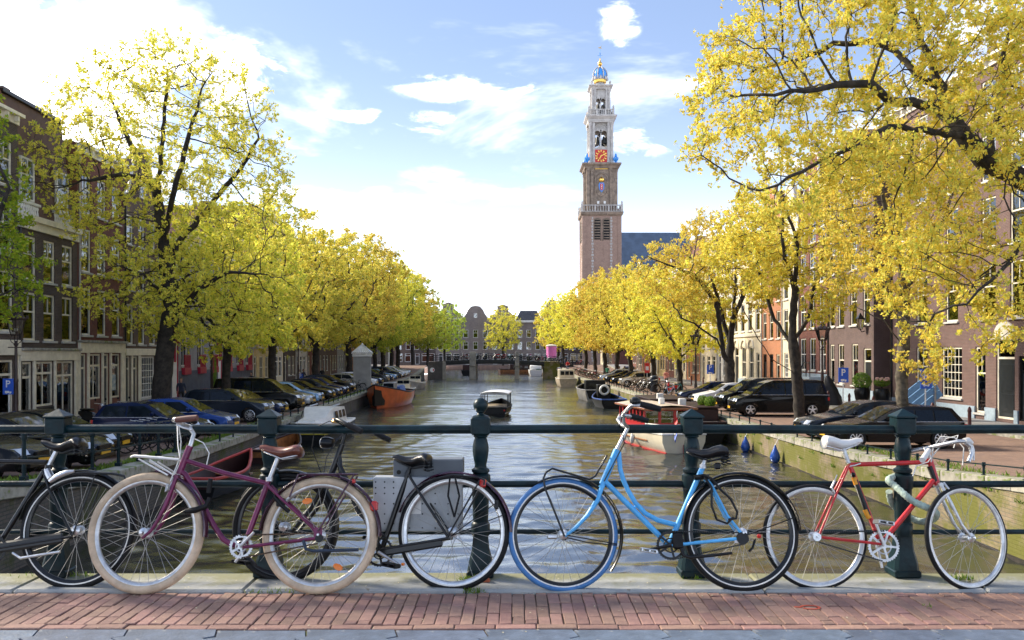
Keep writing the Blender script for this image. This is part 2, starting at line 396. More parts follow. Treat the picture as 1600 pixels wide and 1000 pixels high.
# quay walls: each a thing, its coping stones are parts
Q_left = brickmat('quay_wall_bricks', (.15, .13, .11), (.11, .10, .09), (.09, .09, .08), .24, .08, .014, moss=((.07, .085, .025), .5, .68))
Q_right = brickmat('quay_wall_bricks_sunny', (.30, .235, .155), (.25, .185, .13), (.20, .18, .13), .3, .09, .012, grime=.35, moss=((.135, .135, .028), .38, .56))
M_cope = pm('coping_stone', (.36, .34, .28), .8, 0, .2, 3, bump=.4, bscale=25, orand=.3, wear=((.17, .21, .05), .47, 3))
def coping_mesh(): return MB().cbox(-.52, .52, -.30, .25, -.2, .07, .02).mesh('coping_stone', M_cope)
cope = coping_mesh()
QW = {}
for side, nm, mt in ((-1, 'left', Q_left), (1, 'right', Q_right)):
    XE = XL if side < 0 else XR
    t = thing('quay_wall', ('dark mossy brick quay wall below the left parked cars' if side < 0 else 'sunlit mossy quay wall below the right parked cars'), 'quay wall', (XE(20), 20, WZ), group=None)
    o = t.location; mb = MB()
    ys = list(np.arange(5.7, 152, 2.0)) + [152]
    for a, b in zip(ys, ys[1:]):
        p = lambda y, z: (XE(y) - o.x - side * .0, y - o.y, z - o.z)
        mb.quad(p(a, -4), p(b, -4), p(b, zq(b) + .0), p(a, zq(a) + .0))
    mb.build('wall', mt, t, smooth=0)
    # a low ledge just above the water
    mb = MB()
    for a, b in zip(ys, ys[1:]):
        ra = [(XE(a) - o.x, a - o.y, .02), (XE(a) - o.x - side * .12, a - o.y, .02), (XE(a) - o.x - side * .12, a - o.y, -.4), (XE(a) - o.x, a - o.y, -.4)]
        rb = [(XE(b) - o.x, b - o.y, .02), (XE(b) - o.x - side * .12, b - o.y, .02), (XE(b) - o.x - side * .12, b - o.y, -.4), (XE(b) - o.x, b - o.y, -.4)]
        mb.loft([ra, rb], True)
    mb.build('footing', M_bark, t, smooth=0)
    y = 6.2; far = MB()
    while y < 150:
        ang = math.atan2(XE(y + .5) - XE(y - .5), 1.0)
        sl = math.atan2(zq(y + .5) - zq(y - .5), 1.0)
        Mx = Matrix.Translation((XE(y) + side * .2 - o.x, y - o.y, zq(y) - o.z)) @ Matrix.Rotation(-ang, 4, 'Z') @ Matrix.Rotation(sl, 4, 'X') @ Matrix.Rotation(R(90), 4, 'Z')
        if y < 82:
            c = put('coping_stone', cope, t); c.matrix_basis = Mx @ Matrix.Translation((rnd.uniform(-.005, .005), rnd.uniform(-.012, .012), rnd.uniform(-.006, .006)))
        else:
            far.box(-.52, .52, -.30, .25, -.2, .07, Mx)
        y += 1.06
    tag(far.build('distant_coping', M_cope, t, smooth=0), kind='stuff')
    QW[side] = t

# ================================================================== THE NEAR BRIDGE
mb = MB(); mb.box(-10.0, 10.85, -9, 5.5, -4, -.22); mb.box(-10.0, 10.85, -9, 4.38, -.22, -.12)
tag(mb.build('bridge_deck', Q_left, smooth=0), 'solid brick body of the bridge under the pavement', kind='structure')
M_asph = pm('asphalt', (.055, .056, .06), .85, 0, .2, 30, bump=.5, bscale=150)
mb = MB(); mb.quad((-420, -80, -.115), (420, -80, -.115), (420, 4.5, -.115), (-420, 4.5, -.115))
tag(mb.build('road', M_asph, smooth=0), 'asphalt road crossing the bridge', kind='structure')
# bricks
M_pbrick = pm('pavement_brick', (.31, .178, .138), .78, 0, .16, 14, c2=(.24, .138, .112), bump=.55, bscale=70, orand=.42, wear=((.42, .34, .29), .35, 9))
M_joint = pm('joint_sand', (.15, .115, .085), .95, 0, .3, 5, bump=.3, wear=((.09, .11, .03), .4, 2.5))
pv = tag(MB().box(-10, 10.85, 4.4, 5.3, -.2, -.012).build('pavement', M_joint, smooth=0), 'red brick pavement strip along the bridge', kind='structure')
def brick_mesh(w, l, i):
    h = .0; b = .004; g = random.Random(i)
    def j(): return g.uniform(-.0022, .0022)
    mbk = MB(); z = 0
    bot = [(-w / 2, -l / 2, -.05), (w / 2, -l / 2, -.05), (w / 2, l / 2, -.05), (-w / 2, l / 2, -.05)]
    mid = [(x + j(), y + j(), -b) for x, y, _ in bot]
    top = [(x * (1 - 2 * b / w), y * (1 - 2 * b / l), j() * .6) for x, y, _ in bot]
    return mbk.loft([bot, mid, top], True, True).mesh('brick', M_pbrick, smooth=25)
lens = [.2, .135, .07]
bm_ = {(k, i): brick_mesh(.063, lens[k] - .005, i * 7 + k) for k in range(3) for i in range(5)}
bb_ = [brick_mesh(.205, .066, 90 + i) for i in range(4)]
spots = []
x = -4.4; Y0, Y1 = 4.632, 5.232
while x < 4.6:
    y = Y0; first = rnd.choice((0, 1, 1, 2, 0))
    k = first
    while y < Y1 - .05:
        l = lens[k]
        if y + l > Y1 + .012:
            k = 1 if Y1 - y > .12 else 2; l = lens[k]
            if y + l > Y1 + .03: break
        spots.append((x + rnd.uniform(-.0015, .0015), y + l / 2, bm_[(k, rnd.randrange(5))], rnd.uniform(-.015, .015), l))
        y += l; k = 0
    x += .0672
x = -4.4
while x < 4.6:
    spots.append((x, 4.593, rnd.choice(bb_), rnd.uniform(-.006, .006), .21)); x += .2105
spots.sort(key=lambda s: abs(s[0]) + 0 * s[1])
rest = []
for n, (x, y, me, a, l) in enumerate(spots):
    z = rnd.uniform(-.004, .003)
    tx, ty = rnd.uniform(-.02, .02), rnd.uniform(-.014, .014)
    if n < 300: put('brick', me, pv, (x, y, z), (tx * .6, ty, a))
    else: rest.append((x, y, me, a, z))
mb = MB()
for x, y, me, a, z in rest:
    mb.add([Matrix.Translation((x, y, z)) @ (Matrix.Rotation(a, 4, 'Z') @ v.co) for v in me.vertices], [tuple(p.vertices) for p in me.polygons])
tag(mb.build('outer_brick', M_pbrick, pv, smooth=25), kind='stuff')
# weeds in the joints
M_grass = leafmat('grass_blades', [(0, (.10, .20, .02)), (.6, (.17, .28, .03)), (1, (.28, .30, .06))], .3)
def blades(spots, name, label, hmin, hmax, parent=None):
    V = []; Fq = []
    g = random.Random(3)
    for (x, y, z, rx, ry, n) in spots:
        for _ in range(n):
            a = g.uniform(0, 6.28); px, py = x + g.gauss(0, rx), y + g.gauss(0, ry); h = g.uniform(hmin, hmax); w = h * .16
            dx, dy = math.cos(a) * w, math.sin(a) * w; lx, ly = g.gauss(0, h * .45), g.gauss(0, h * .45)
            i = len(V); V += [(px - dx, py - dy, z), (px + dx, py + dy, z), (px + lx, py + ly, z + h)]; Fq.append((i, i + 1, i + 2))
    return tag(put(name, npmesh(name, np.array(V), [np.array(Fq)], M_grass), parent), label, kind='stuff')
wd = [((730 - 800) / F * 5.45, 5.45, .02, .03, .02, 90), ((742 - 800) / F * 5.24, 5.24, 0, .035, .008, 120), ((420 - 800) / F * 5.24, 5.24, 0, .12, .006, 90),
      ((1505 - 800) / F * 5.48, 5.48, .02, .03, .02, 70), ((1448 - 800) / F * 4.95, 4.93, 0, .02, .03, 8), ((1085 - 800) / F * 5.5, 5.5, .02, .05, .015, 60), ((100 - 800) / F * 5.55, 5.55, .02, .15, .02, 90)]
blades(wd, 'weeds', 'small green weeds growing in the pavement joints by the bike wheels', .012, .035)
V = []; Fq = []
gq = np.random.default_rng(5)
for i in range(420):
    x, y = gq.uniform(-3.4, 3.5), gq.choice([gq.uniform(4.4, 5.24), gq.uniform(5.15, 5.28), gq.uniform(5.25, 5.6)]); z = .004 if y < 5.23 else .026
    a, s = gq.uniform(0, 6.28), gq.uniform(.003, .009); c, d_ = math.cos(a) * s, math.sin(a) * s; n = len(V)
    V += [(x - c, y - d_, z), (x + d_ * .6, y - c * .6, z + .001), (x + c, y + d_, z + gq.uniform(0, .004)), (x - d_ * .6, y + c * .6, z + .001)]; Fq.append((n, n + 1, n + 2, n + 3))
tag(put('fallen_seeds', npmesh('fallen_seeds', np.array(V), [np.array(Fq)], pm('dry_seeds', (.62, .55, .36), .8, 0, .3, 40))), 'pale dry seeds scattered over the bridge pavement and ledge', kind='stuff')
# kerb stones with a stepped joint
M_blue = pm('bluestone', (.12, .155, .215), .55, 0, .2, 5, bump=.4, bscale=60, orand=.22, rvar=.25, wear=((.24, .25, .26), .38, 12))
kb = empty('kerb', None); tag(kb, 'dark bluestone kerb at the foot of the picture', kind='structure')
def kerb_mesh(l):
    q = l / 2 - .003; a = .025
    poly = [(-q, 4.30), (q, 4.30), (q + .012, 4.37), (q - a, 4.41), (q + a, 4.44), (q, 4.55), (-q, 4.55), (-q + a, 4.44), (-q - a, 4.41), (-q + .012, 4.37)]
    m_ = MB(); top = [(x * .995, 4.425 + (y - 4.425) * .965, -.004) for x, y in poly]; mid = [(x, y, -.014) for x, y in poly]; bot = [(x, y, -.2) for x, y in poly]
    return m_.loft([bot, mid, top], True, True).mesh('kerb_stone', M_blue, smooth=20)
km = kerb_mesh(.45)
for i in range(-10, 11): put('kerb_stone', km, kb, (.085 + i * .452, rnd.uniform(-.004, .004), rnd.uniform(-.003, .003)))
# ledge slabs under the railing
def ledge_mat():
    m = pm('ledge_stone', (.34, .345, .33), .8, 0, .15, 5, bump=.5, bscale=45, orand=.12, c2=(.24, .255, .26))
    nt = m.node_tree; b = nt.nodes['Principled BSDF']; src = b.inputs['Base Color'].links[0].from_socket
    tc = nt.nodes.new('ShaderNodeTexCoord'); s = nt.nodes.new('ShaderNodeSeparateXYZ'); L(nt, tc.outputs['Object'], s.inputs[0])
    n = noise(nt, tc.outputs['Object'], 3.0, 7, .7)
    f = mth(nt, 'ADD', mth(nt, 'MULTIPLY', s.outputs[1], 1.9), mth(nt, 'MULTIPLY', mth(nt, 'SUBTRACT', n, .5), 1.5))
    col = mixc(nt, ramp(nt, f, -.16, .26, 0, .85), src, (.185, .18, .072))
    col = mixc(nt, ramp(nt, noise(nt, tc.outputs['Object'], 14, 5, .7), .62, .72, 0, .7), col, (.13, .10, .06))
    L(nt, col, b.inputs['Base Color']); return m
M_ledge = ledge_mat()
le = empty('bridge_ledge', None); tag(le, 'mossy stone ledge the railing stands on', kind='structure')
x = -10.0
i = 0
for l in (1.4, 1.5, 1.6, 1.45, 1.13, 1.35, 1.3, 1.75, 1.3, 1.55, 1.4, 1.5, 1.5, 1.5, .6):
    MB().cbox(-l / 2 + .004, l / 2 - .004, -.2, .2, -.25, .02 + rnd.uniform(-.003, .003), .012).build('ledge_stone', M_ledge, le, (x + l / 2, 5.435, 0), smooth=20); x += l

# railing
RY = 5.57
rl = thing('bridge_railing', 'dark green iron bridge railing with square capped posts and one ball topped post', 'railing', (0, RY, .02))
def post_mesh():
    m = MB()
    m.cbox(-.082, .082, -.082, .082, 0, .045, .008)
    sq = lambda h, z, c=.25: [(h * a, h * b, z) for a, b in ((-1 + c, -1), (1 - c, -1), (1, -1 + c), (1, 1 - c), (1 - c, 1), (-1 + c, 1), (-1, 1 - c), (-1, -1 + c))]
    m.loft([sq(.076, .045), sq(.072, .09), sq(.054, .16), sq(.046, .24), sq(.046, .255)], True, True)
    m.lathe([(.055, .25), (.058, .262), (.058, .318), (.052, .33), (.046, .335), (.048, .36), (.052, .48), (.053, .54)], 14)
    m.lathe([(.052, .535), (.060, .545), (.062, .60), (.060, .625), (.046, .635), (.055, .645), (.055, .66), (.038, .672), (.036, .69), (.043, .72), (.050, .77), (.050, .80), (.042, .84), (.036, .855), (.046, .865), (.040, .88)], 16)
    m.cbox(-.060, .060, -.060, .060, .876, .985, .010)
    return m
pm_sq = post_mesh(); pm_sq.loft([[(-.066, -.066, .983), (.066, -.066, .983), (.066, .066, .983), (-.066, .066, .983)], [(-.066, -.066, .992), (.066, -.066, .992), (.066, .066, .992), (-.066, .066, .992)], [(-.004, -.004, 1.035), (.004, -.004, 1.035), (.004, .004, 1.035), (-.004, .004, 1.035)]], True, True)
psq = pm_sq.mesh('post', M_green_iron, 30)
pbl = post_mesh().mesh('post', M_green_iron, 30)
for i in range(-6, 9):
    x = -.195 + i * 1.312
    if i == 0:
        o = put('post', pbl, rl, (x, 0, 0)); tag(o, 'post topped by a green iron ball')
        MB().lathe([(.05, .983), (.05, .99), (.024, 1.0), (.02, 1.01), (.03, 1.018)] + [(.046 * math.sin(a), 1.058 - .046 * math.cos(a)) for a in [R(d_) for d_ in range(40, 181, 14)]], 20).build('ball', M_green_iron, o, smooth=50)
    else: put('post', psq, rl, (x, 0, 0), (0, 0, 0))
for z, r in ((.908, .0275), (.567, .021), (.27, .0155)):
    pts = [(x_, 0, z + .002 * math.sin(x_ * 2.1)) for x_ in np.arange(-9.9, 10.8, .3)]
    MB().tube(pts, r, 14).build('rail', M_green_iron, rl, smooth=60)

# ================================================================== LOW RAILS ON THE QUAYS
def quay_fence(side, y0, y1, step, h, rails, label, name, inset, postr, ball=False):
    XE = XL if side < 0 else XR
    o = Vector((XE(y0) + side * inset, y0, zq(y0) + .05)); t = thing(name, label, 'quay rail', o)
    ys = np.arange(y0, y1, step)
    P = lambda y, z: (XE(y) + side * inset - o.x, y - o.y, zq(y) + .05 + z - o.z)
    m = MB().cbox(-postr * 1.6, postr * 1.6, -postr * 1.6, postr * 1.6, 0, .12 * h, .01)
    m.lathe([(postr, .1 * h), (postr, h * .95)] + ([(postr * 1.3, h * .96), (postr * 1.5, h), (postr * .8, h * 1.05), (postr * .1, h * 1.07)] if ball else [(postr * .2, h)]), 8)
    for q in rails: m.lathe([(postr * 1.35, q - .05), (postr * 1.5, q - .02), (postr * 1.5, q + .02), (postr * 1.35, q + .05)], 8)
    me = m.mesh('post', M_green_iron)
    for y in ys: put('post', me, t, P(y, 0))
    for q in rails: MB().tube([P(y, q) for y in ys], postr * .55, 6).build('rail', M_green_iron, t)
    return t
quay_fence(-1, 19.0, 31, 1.55, 1.0, (.5, .93), 'green iron fence with two rails along the near left quay', 'quay_fence', .35, .045, True)
quay_fence(-1, 32.5, 92, 1.9, .32, (.29,), 'low iron rail along the edge of the left quay beyond the fence', 'low_rail', .08, .03)
quay_fence(1, 14.0, 100, 1.7, .30, (.27,), 'low iron rail along the edge of the right quay', 'low_rail', .10, .03)
gs = [(XL(y) - .75, y, zq(y), .18, .25, 60) for y in np.arange(15, 46, .5)] + [(XL(y) - .6, y, zq(y), .2, .3, 45) for y in np.arange(60, 100, .8)]
gs += [(XR(y) + .7 + rnd.uniform(0, .6), y, zq(y), .2, .2, 40) for y in np.arange(12, 34, .7)] + [(XR(y) - .02, y, zq(y) - rnd.uniform(.1, .7), .02, .12, 16) for y in np.arange(17, 45, 1.1)]
blades(gs, 'grass', 'grass and weeds growing along the quay edges', .05, .16)

# ================================================================== FAR BRIDGE
fb = thing('far_bridge', 'low dark bridge with two stone piers across the far end of the canal', 'bridge', (-3, 153, WZ))
M_deck = pm('dark_steel', (.012, .015, .017), .5, 0, .3, 2)
M_pier = pm('pale_pier_stone', (.36, .34, .30), .8, 0, .15, 1.2, bump=.3, bscale=9)
M_abut = brickmat('abutment_bricks', (.13, .12, .11), (.10, .095, .09), (.08, .08, .08), .25, .08)
def fbz(x): return 3.32 - .0042 * (x + 1) ** 2     # deck top above the water, local x
mb = MB(); xs = np.linspace(-11.6, 13.5, 16)
mb.loft([[(x, 0, fbz(x) - .42), (x, 0, fbz(x)), (x, 8, fbz(x)), (x, 8, fbz(x) - .42)] for x in xs], True, True); mb.build('deck', M_deck, fb, smooth=0)
mb = MB()
for y in (.5, 2.5, 4.5, 7.2): mb.loft([[(x, y - .12, fbz(x) - .72), (x, y - .12, fbz(x) - .42), (x, y + .12, fbz(x) - .42), (x, y + .12, fbz(x) - .72)] for x in xs], True, True)
mb.build('girders', M_deck, fb, smooth=0)
for xa, xb in ((-4.25, -3.15), (3.5, 4.25)):
    m = MB(); m.box(xa - .05, xb + .05, -.3, 8.2, -1, .3); m.box(xa, xb, -.15, 8, .3, 2.5); m.build('pier', M_pier, fb, smooth=0)
    MB().cbox(xa + .02, xb - .02, -.35, .35, 2.2, fbz(0) + 1.35, .04).build('pier_head', M_pier, fb, smooth=0)
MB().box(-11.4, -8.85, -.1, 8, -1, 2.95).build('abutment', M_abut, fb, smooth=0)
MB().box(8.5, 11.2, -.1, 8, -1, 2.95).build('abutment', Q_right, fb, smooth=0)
MB().box(-8.85, -8.3, -.2, .4, -1, 3.0).build('pier', M_pier, fb, smooth=0)
for yy in (.05, 7.9):
    m = MB()
    for zz_ in (.35, .7, 1.05): m.tube([(x, yy, fbz(x) + zz_) for x in xs], .035, 5)
    m.build('rail', M_deck, fb)
    pmx = MB().box(-.05, .05, -.05, .05, 0, 1.15).mesh('post', M_deck, 0)
    for x in np.arange(-11.4, 13.4, 1.45): put('post', pmx, fb, (x, yy, fbz(x)))
M_signw = pm('sign_white', (.8, .8, .8), .4, 0, .03); M_signr = pm('sign_red', (.62, .03, .03), .4, 0, .05); M_signb = pm('sign_blue', (.02, .10, .55), .4, 0, .05)
s = empty('traffic_sign', fb, (.55, -.12, 3.95)); m = MB().box(-.38, .38, 0, .04, -.32, .32); m.build('plate', M_signr, s, smooth=0); MB().box(-.36, .36, -.012, .0, -.1, .1).build('bar', M_signw, s, smooth=0)
s = empty('traffic_sign', fb, (-10.6, -.16, 1.55)); MB().prism([(.42 * math.cos(R(a)), .42 * math.sin(R(a))) for a in range(22, 382, 45)], lambda x, z: (x, 0, z), lambda x, z: (x, .03, z)).build('plate', M_signw, s, smooth=0)
MB().prism([(.12 * math.cos(R(a)) + .2, .2 * math.sin(R(a))) for a in range(0, 360, 60)], lambda x, z: (x, -.015, z), lambda x, z: (x, 0, z)).build('mark', M_signr, s, smooth=0)
s = empty('traffic_sign', fb, (11.0, -.5, 1.7)); MB().prism([(.38 * math.cos(R(a)), .38 * math.sin(R(a))) for a in range(0, 360, 30)], lambda x, z: (x, 0, z), lambda x, z: (x, .03, z)).build('plate', M_signw, s, smooth=0)
MB().box(-.28, .28, -.02, 0, -.1, .1).build('bar', M_signr, s, smooth=0)
# ================================================================== HOUSES
FR_M = {'cream': M_cream, 'white': M_white, 'red': pm('oxblood_paint', (.36, .015, .045), .4, 0, .08), 'black': M_black,
        'green': pm('dark_green_paint', (.015, .05, .04), .35, 0, .1), 'blue': pm('pale_blue_paint', (.30, .38, .45), .5, 0, .08)}
M_curt = pm('curtain', (.62, .56, .46), .9, 0, .15, 2)
M_doorw = pm('black_door_paint', (.018, .022, .025), .3, 0, .15, coat=.3)
M_sill = pm('stone_sill', (.50, .49, .46), .7, 0, .1)
M_tile = brickmat('roof_tiles', (.20, .095, .065), (.16, .08, .055), (.10, .04, .03), .25, .3, .02)
M_slate = brickmat('roof_slates', (.10, .105, .12), (.075, .08, .095), (.04, .04, .05), .3, .22, .015)
BR = {
 'dark': brickmat('dark_brown_bricks', (.105, .075, .065), (.075, .055, .05), (.14, .12, .105)),
 'plum': brickmat('plum_brown_bricks', (.150, .085, .075), (.110, .066, .060), (.20, .15, .13)),
 'red': brickmat('red_brown_bricks', (.20, .065, .05), (.155, .055, .045), (.18, .12, .10)),
 'orange': brickmat('orange_bricks', (.46, .17, .075), (.38, .14, .065), (.36, .25, .17)),
 'brown': brickmat('brown_bricks', (.16, .105, .08), (.12, .08, .065), (.17, .14, .12)),
 'purple': brickmat('purple_bricks', (.125, .080, .072), (.095, .062, .058), (.19, .15, .14)),
 'hazed': brickmat('haze_paled_bricks', (.27, .225, .21), (.22, .18, .17), (.25, .22, .2)),  # distance haze put into the colour: paler bricks for the row closing the canal
 'cream': pm('cream_render', (.66, .58, .42), .8, 0, .08, 1.2, bump=.2, bscale=20, wear=((.42, .36, .26), .38, 1.0)),
 'white': pm('white_render', (.68, .66, .62), .8, 0, .08, 1.2, bump=.2, bscale=20, wear=((.45, .43, .4), .36, 1.0)),
 'grey': pm('grey_stucco', (.30, .295, .30), .85, 0, .10, 1.0, bump=.2, bscale=20, wear=((.22, .22, .22), .4, .8)),
 'yellow': pm('yellow_render', (.62, .47, .22), .8, 0, .08, 1.2, bump=.2, bscale=20),
}
GC = {}
def rects(m, rs, y0, y1):
    for (x0, x1, z0, z1) in rs: m.box(x0, x1, y0, y1, z0, z1)
def frame_mesh(w, h, st, fc):
    k = ('f', round(w, 2), round(h, 2), st, fc)
    if k in GC: return GC[k]
    m = MB(); t = .09; x0, x1 = -w / 2 + .004, w / 2 - .004; z1 = h - .004; z0 = .004
    rects(m, [(x0, x0 + t, z0, z1), (x1 - t, x1, z0, z1), (x0 + t, x1 - t, z1 - t, z1), (x0 + t, x1 - t, z0, z0 + t)], .06, .16)
    mu = []
    if st in ('sash', 'sash2'):
        zm = h * (.60 if st == 'sash' else .5); mu = [(x0 + t, x1 - t, zm - .035, zm + .035), (-.018, .018, zm + .035, z1 - t)]
        if st == 'sash2': mu += [(-.018, .018, z0 + t, zm - .035)]
    elif st == 'grid':
        nx = max(2, round(w / .38)); nz = max(3, round(h / .42))
        for i in range(1, nx): x = x0 + t + (x1 - x0 - 2 * t) * i / nx; mu.append((x - .016, x + .016, z0 + t, z1 - t))
        zs = [z0 + t + (z1 - z0 - 2 * t) * i / nz for i in range(1, nz)]
        xs_ = [x0 + t] + [x0 + t + (x1 - x0 - 2 * t) * i / nx for i in range(1, nx)] + [x1 - t]
        for z in zs:
            for i in range(nx): mu.append((xs_[i] + (.016 if i else 0), xs_[i + 1] - (.016 if i < nx - 1 else 0), z - .016, z + .016))
    elif st == 'shop':
        zm = h * .74; mu = [(x0 + t, x1 - t, zm - .05, zm + .05)]
        n = max(1, round(w / 1.0))
        for i in range(1, n): x = x0 + t + (x1 - x0 - 2 * t) * i / n; mu += [(x - .03, x + .03, zm + .05, z1 - t), (x - .03, x + .03, z0 + t, zm - .05)]
    elif st == 'door':
        zm = h * .76; mu = [(x0 + t, x1 - t, zm - .05, zm + .05)]
    rects(m, mu, .075, .145)
    GC[k] = m.mesh('window', FR_M[fc], 0); return GC[k]
def pane_mesh(w, h, st):
    k = ('p', round(w, 2), round(h, 2), st)
    if k in GC: return GC[k]
    z0 = h * .76 if st == 'door' else .06
    m = MB().box(-w / 2 + .06, w / 2 - .06, .105, .115, z0, h - .06); GC[k] = m.mesh('pane', M_glass, 0); return GC[k]
def sill_mesh(w):
    k = ('s', round(w, 2))
    if k not in GC: GC[k] = MB().cbox(-w / 2 - .08, w / 2 + .08, -.10, .2, -.10, .0, .012).mesh('sill', M_sill, 0)
    return GC[k]
def leaf_door(w, h, col):
    k = ('d', round(w, 2), round(h, 2), col)
    if k in GC: return GC[k]
    m = MB(); x0, x1, zt = -w / 2 + .1, w / 2 - .1, h * .76 - .055
    m.box(x0, x1, .11, .15, .02, zt)
    for (a, b) in ((.12, .42), (.47, .92)): m.cbox(x0 + .12, x1 - .12, .09, .11, zt * a, zt * b, .008)
    GC[k] = m.mesh('door', FR_M.get(col, M_doorw) if col else M_doorw, 0); return GC[k]
def curtain_mesh(w, h, i):
    k = ('c', round(w, 2), round(h, 2), i)
    if k in GC: return GC[k]
    m = MB(); n = 9
    def strip(xa, xb, za, zb):
        for q in range(n):
            a = xa + (xb - xa) * q / n; b = xa + (xb - xa) * (q + 1) / n; ya, yb = (.24, .28) if q % 2 else (.28, .24)
            m.quad((a, ya, za), (b, yb, za), (b, yb, zb), (a, ya, zb))
    if i == 0: strip(-w / 2, -w / 4, 0, h); strip(w / 4, w / 2, 0, h)
    elif i == 1: strip(-w / 2, w / 2, h * .45, h)
    elif i == 2: strip(-w / 2, w / 2, 0, h * .55)
    else: strip(-w / 2, -w / 6, 0, h); strip(w / 3.2, w / 2, 0, h)
    GC[k] = m.mesh('curtain', M_curt, 0); return GC[k]
def row(n, w, z, h, st='sash', W=None, x0=0, fc='cream', gap=None):
    """n openings spread evenly over width W"""
    p = W / n
    return [dict(x=x0 + p * (i + .5), w=w, z=z, h=h, st=st, fc=fc) for i in range(n)]
def house(label, side, ya, yb, H, brick, ops, roof='cornice', trim='cream', base=None, detail=True, extra=None, depth=9.0, loc=None, rz=None, group=None, zg=None, name='canal_house', rise=3.0, gabw=None):
    """Facade in local x (width), z up, outside is -y."""
    W_ = abs(yb - ya)
    if loc is None:
        if side < 0: loc = (FL(ya), ya, 0); rz = math.atan2(yb - ya, FL(yb) - FL(ya))
        else: loc = (FR(yb), yb, 0); rz = math.atan2(ya - yb, FR(ya) - FR(yb))
        z0 = min(zq(ya), zq(yb)) + .12 if zg is None else zg
        loc = (loc[0], loc[1], z0)
    t = thing(name, label, 'house', loc, rz, group)
    bm = BR[brick]; W_ -= .01
    m = MB()
    xs = sorted({0, W_, *[round(o['x'] - o['w'] / 2, 3) for o in ops], *[round(o['x'] + o['w'] / 2, 3) for o in ops]})
    zs = sorted({-.4, H, *[round(o['z'], 3) for o in ops], *[round(o['z'] + o['h'], 3) for o in ops]})
    def hole(x, z): return any(abs(x - o['x']) < o['w'] / 2 and o['z'] < z < o['z'] + o['h'] for o in ops)
    for za, zb in zip(zs, zs[1:]):
        st = None
        for xa, xb in zip(xs, xs[1:]):
            if hole((xa + xb) / 2, (za + zb) / 2):
                if st is not None: m.quad((st, 0, za), (xa, 0, za), (xa, 0, zb), (st, 0, zb)); st = None
            elif st is None: st = xa
        if st is not None: m.quad((st, 0, za), (W_, 0, za), (W_, 0, zb), (st, 0, zb))
    for o in ops:
        a, b, c, d_ = o['x'] - o['w'] / 2, o['x'] + o['w'] / 2, o['z'], o['z'] + o['h']; y = .24
        m.quad((a, 0, c), (a, y, c), (a, y, d_), (a, 0, d_)); m.quad((b, 0, c), (b, 0, d_), (b, y, d_), (b, y, c))
        m.quad((a, 0, d_), (a, y, d_), (b, y, d_), (b, 0, d_)); m.quad((a, 0, c), (b, 0, c), (b, y, c), (a, y, c))
    m.quad((0, 0, -.4), (0, 0, H), (0, depth, H), (0, depth, -.4)); m.quad((W_, 0, -.4), (W_, depth, -.4), (W_, depth, H), (W_, 0, H))
    m.quad((0, depth, -.4), (0, depth, H), (W_, depth, H), (W_, depth, -.4))
    m.cur = 1; m.quad((.05, .7, -.3), (W_ - .05, .7, -.3), (W_ - .05, .7, H - .05), (.05, .7, H - .05))
    # normals must stay as built for the open shell
    me = bpy.data.meshes.new('wall'); me.from_pydata(m.v, [], m.f); me.materials.append(bm); me.materials.append(M_dark); me.polygons.foreach_set('material_index', m.m); me.update()
    put('wall', me, t)
    g = random.Random(int(abs(ya) * 131) + int(W_ * 17))
    for o in ops:
        st, fc, w, h = o['st'], o.get('fc', trim), o['w'], o['h']
        if st == 'void': continue
        wnd = put('doorway' if st == 'door' else 'window', frame_mesh(w, h, st, fc), t, (o['x'], 0, o['z']))
        put('pane', pane_mesh(w, h, st), wnd)
        if st == 'door': put('door', leaf_door(w, h, o.get('dc')), wnd)
        elif detail:
            if st != 'shop' and o.get('sill', True): put('sill', sill_mesh(w), wnd)
            if st in ('sash', 'sash2', 'grid') and g.random() < .8: put('curtain', curtain_mesh(w, h, g.randrange(4)), wnd)
    tm = FR_M.get(trim, M_cream)
    if base:
        bz, bc = base
        # plinth pieces between the openings that reach the ground
        cuts = sorted([(o['x'] - o['w'] / 2, o['x'] + o['w'] / 2) for o in ops if o['z'] < bz]); x = 0.0; m = MB()
        for a, b in cuts + [(W_, W_)]:
            if a - x > .03: m.box(x + .002, a - .002, -.06, .0, -.3, bz)
            x = b
        m.build('plinth', FR_M.get(bc, BR.get(bc, M_stone)) if bc != 'slate' else M_plinth, t, smooth=0)
    ym = yb if side > 0 else ya
    def cornice(z, hh=.45, out=.35, name='cornice'):
        m = MB(); m.box(.003, W_ - .003, -.10, .0, z - hh, z - .14); m.box(.002, W_ - .002, -out, .02, z - .14, z)
        n = max(2, int(W_ / .75))
        if detail:
            for i in range(n): x = W_ * (i + .5) / n; m.box(x - .06, x + .06, -out + .06, -.1, z - .36, z - .142)
        m.build(name, tm, t, smooth=0)
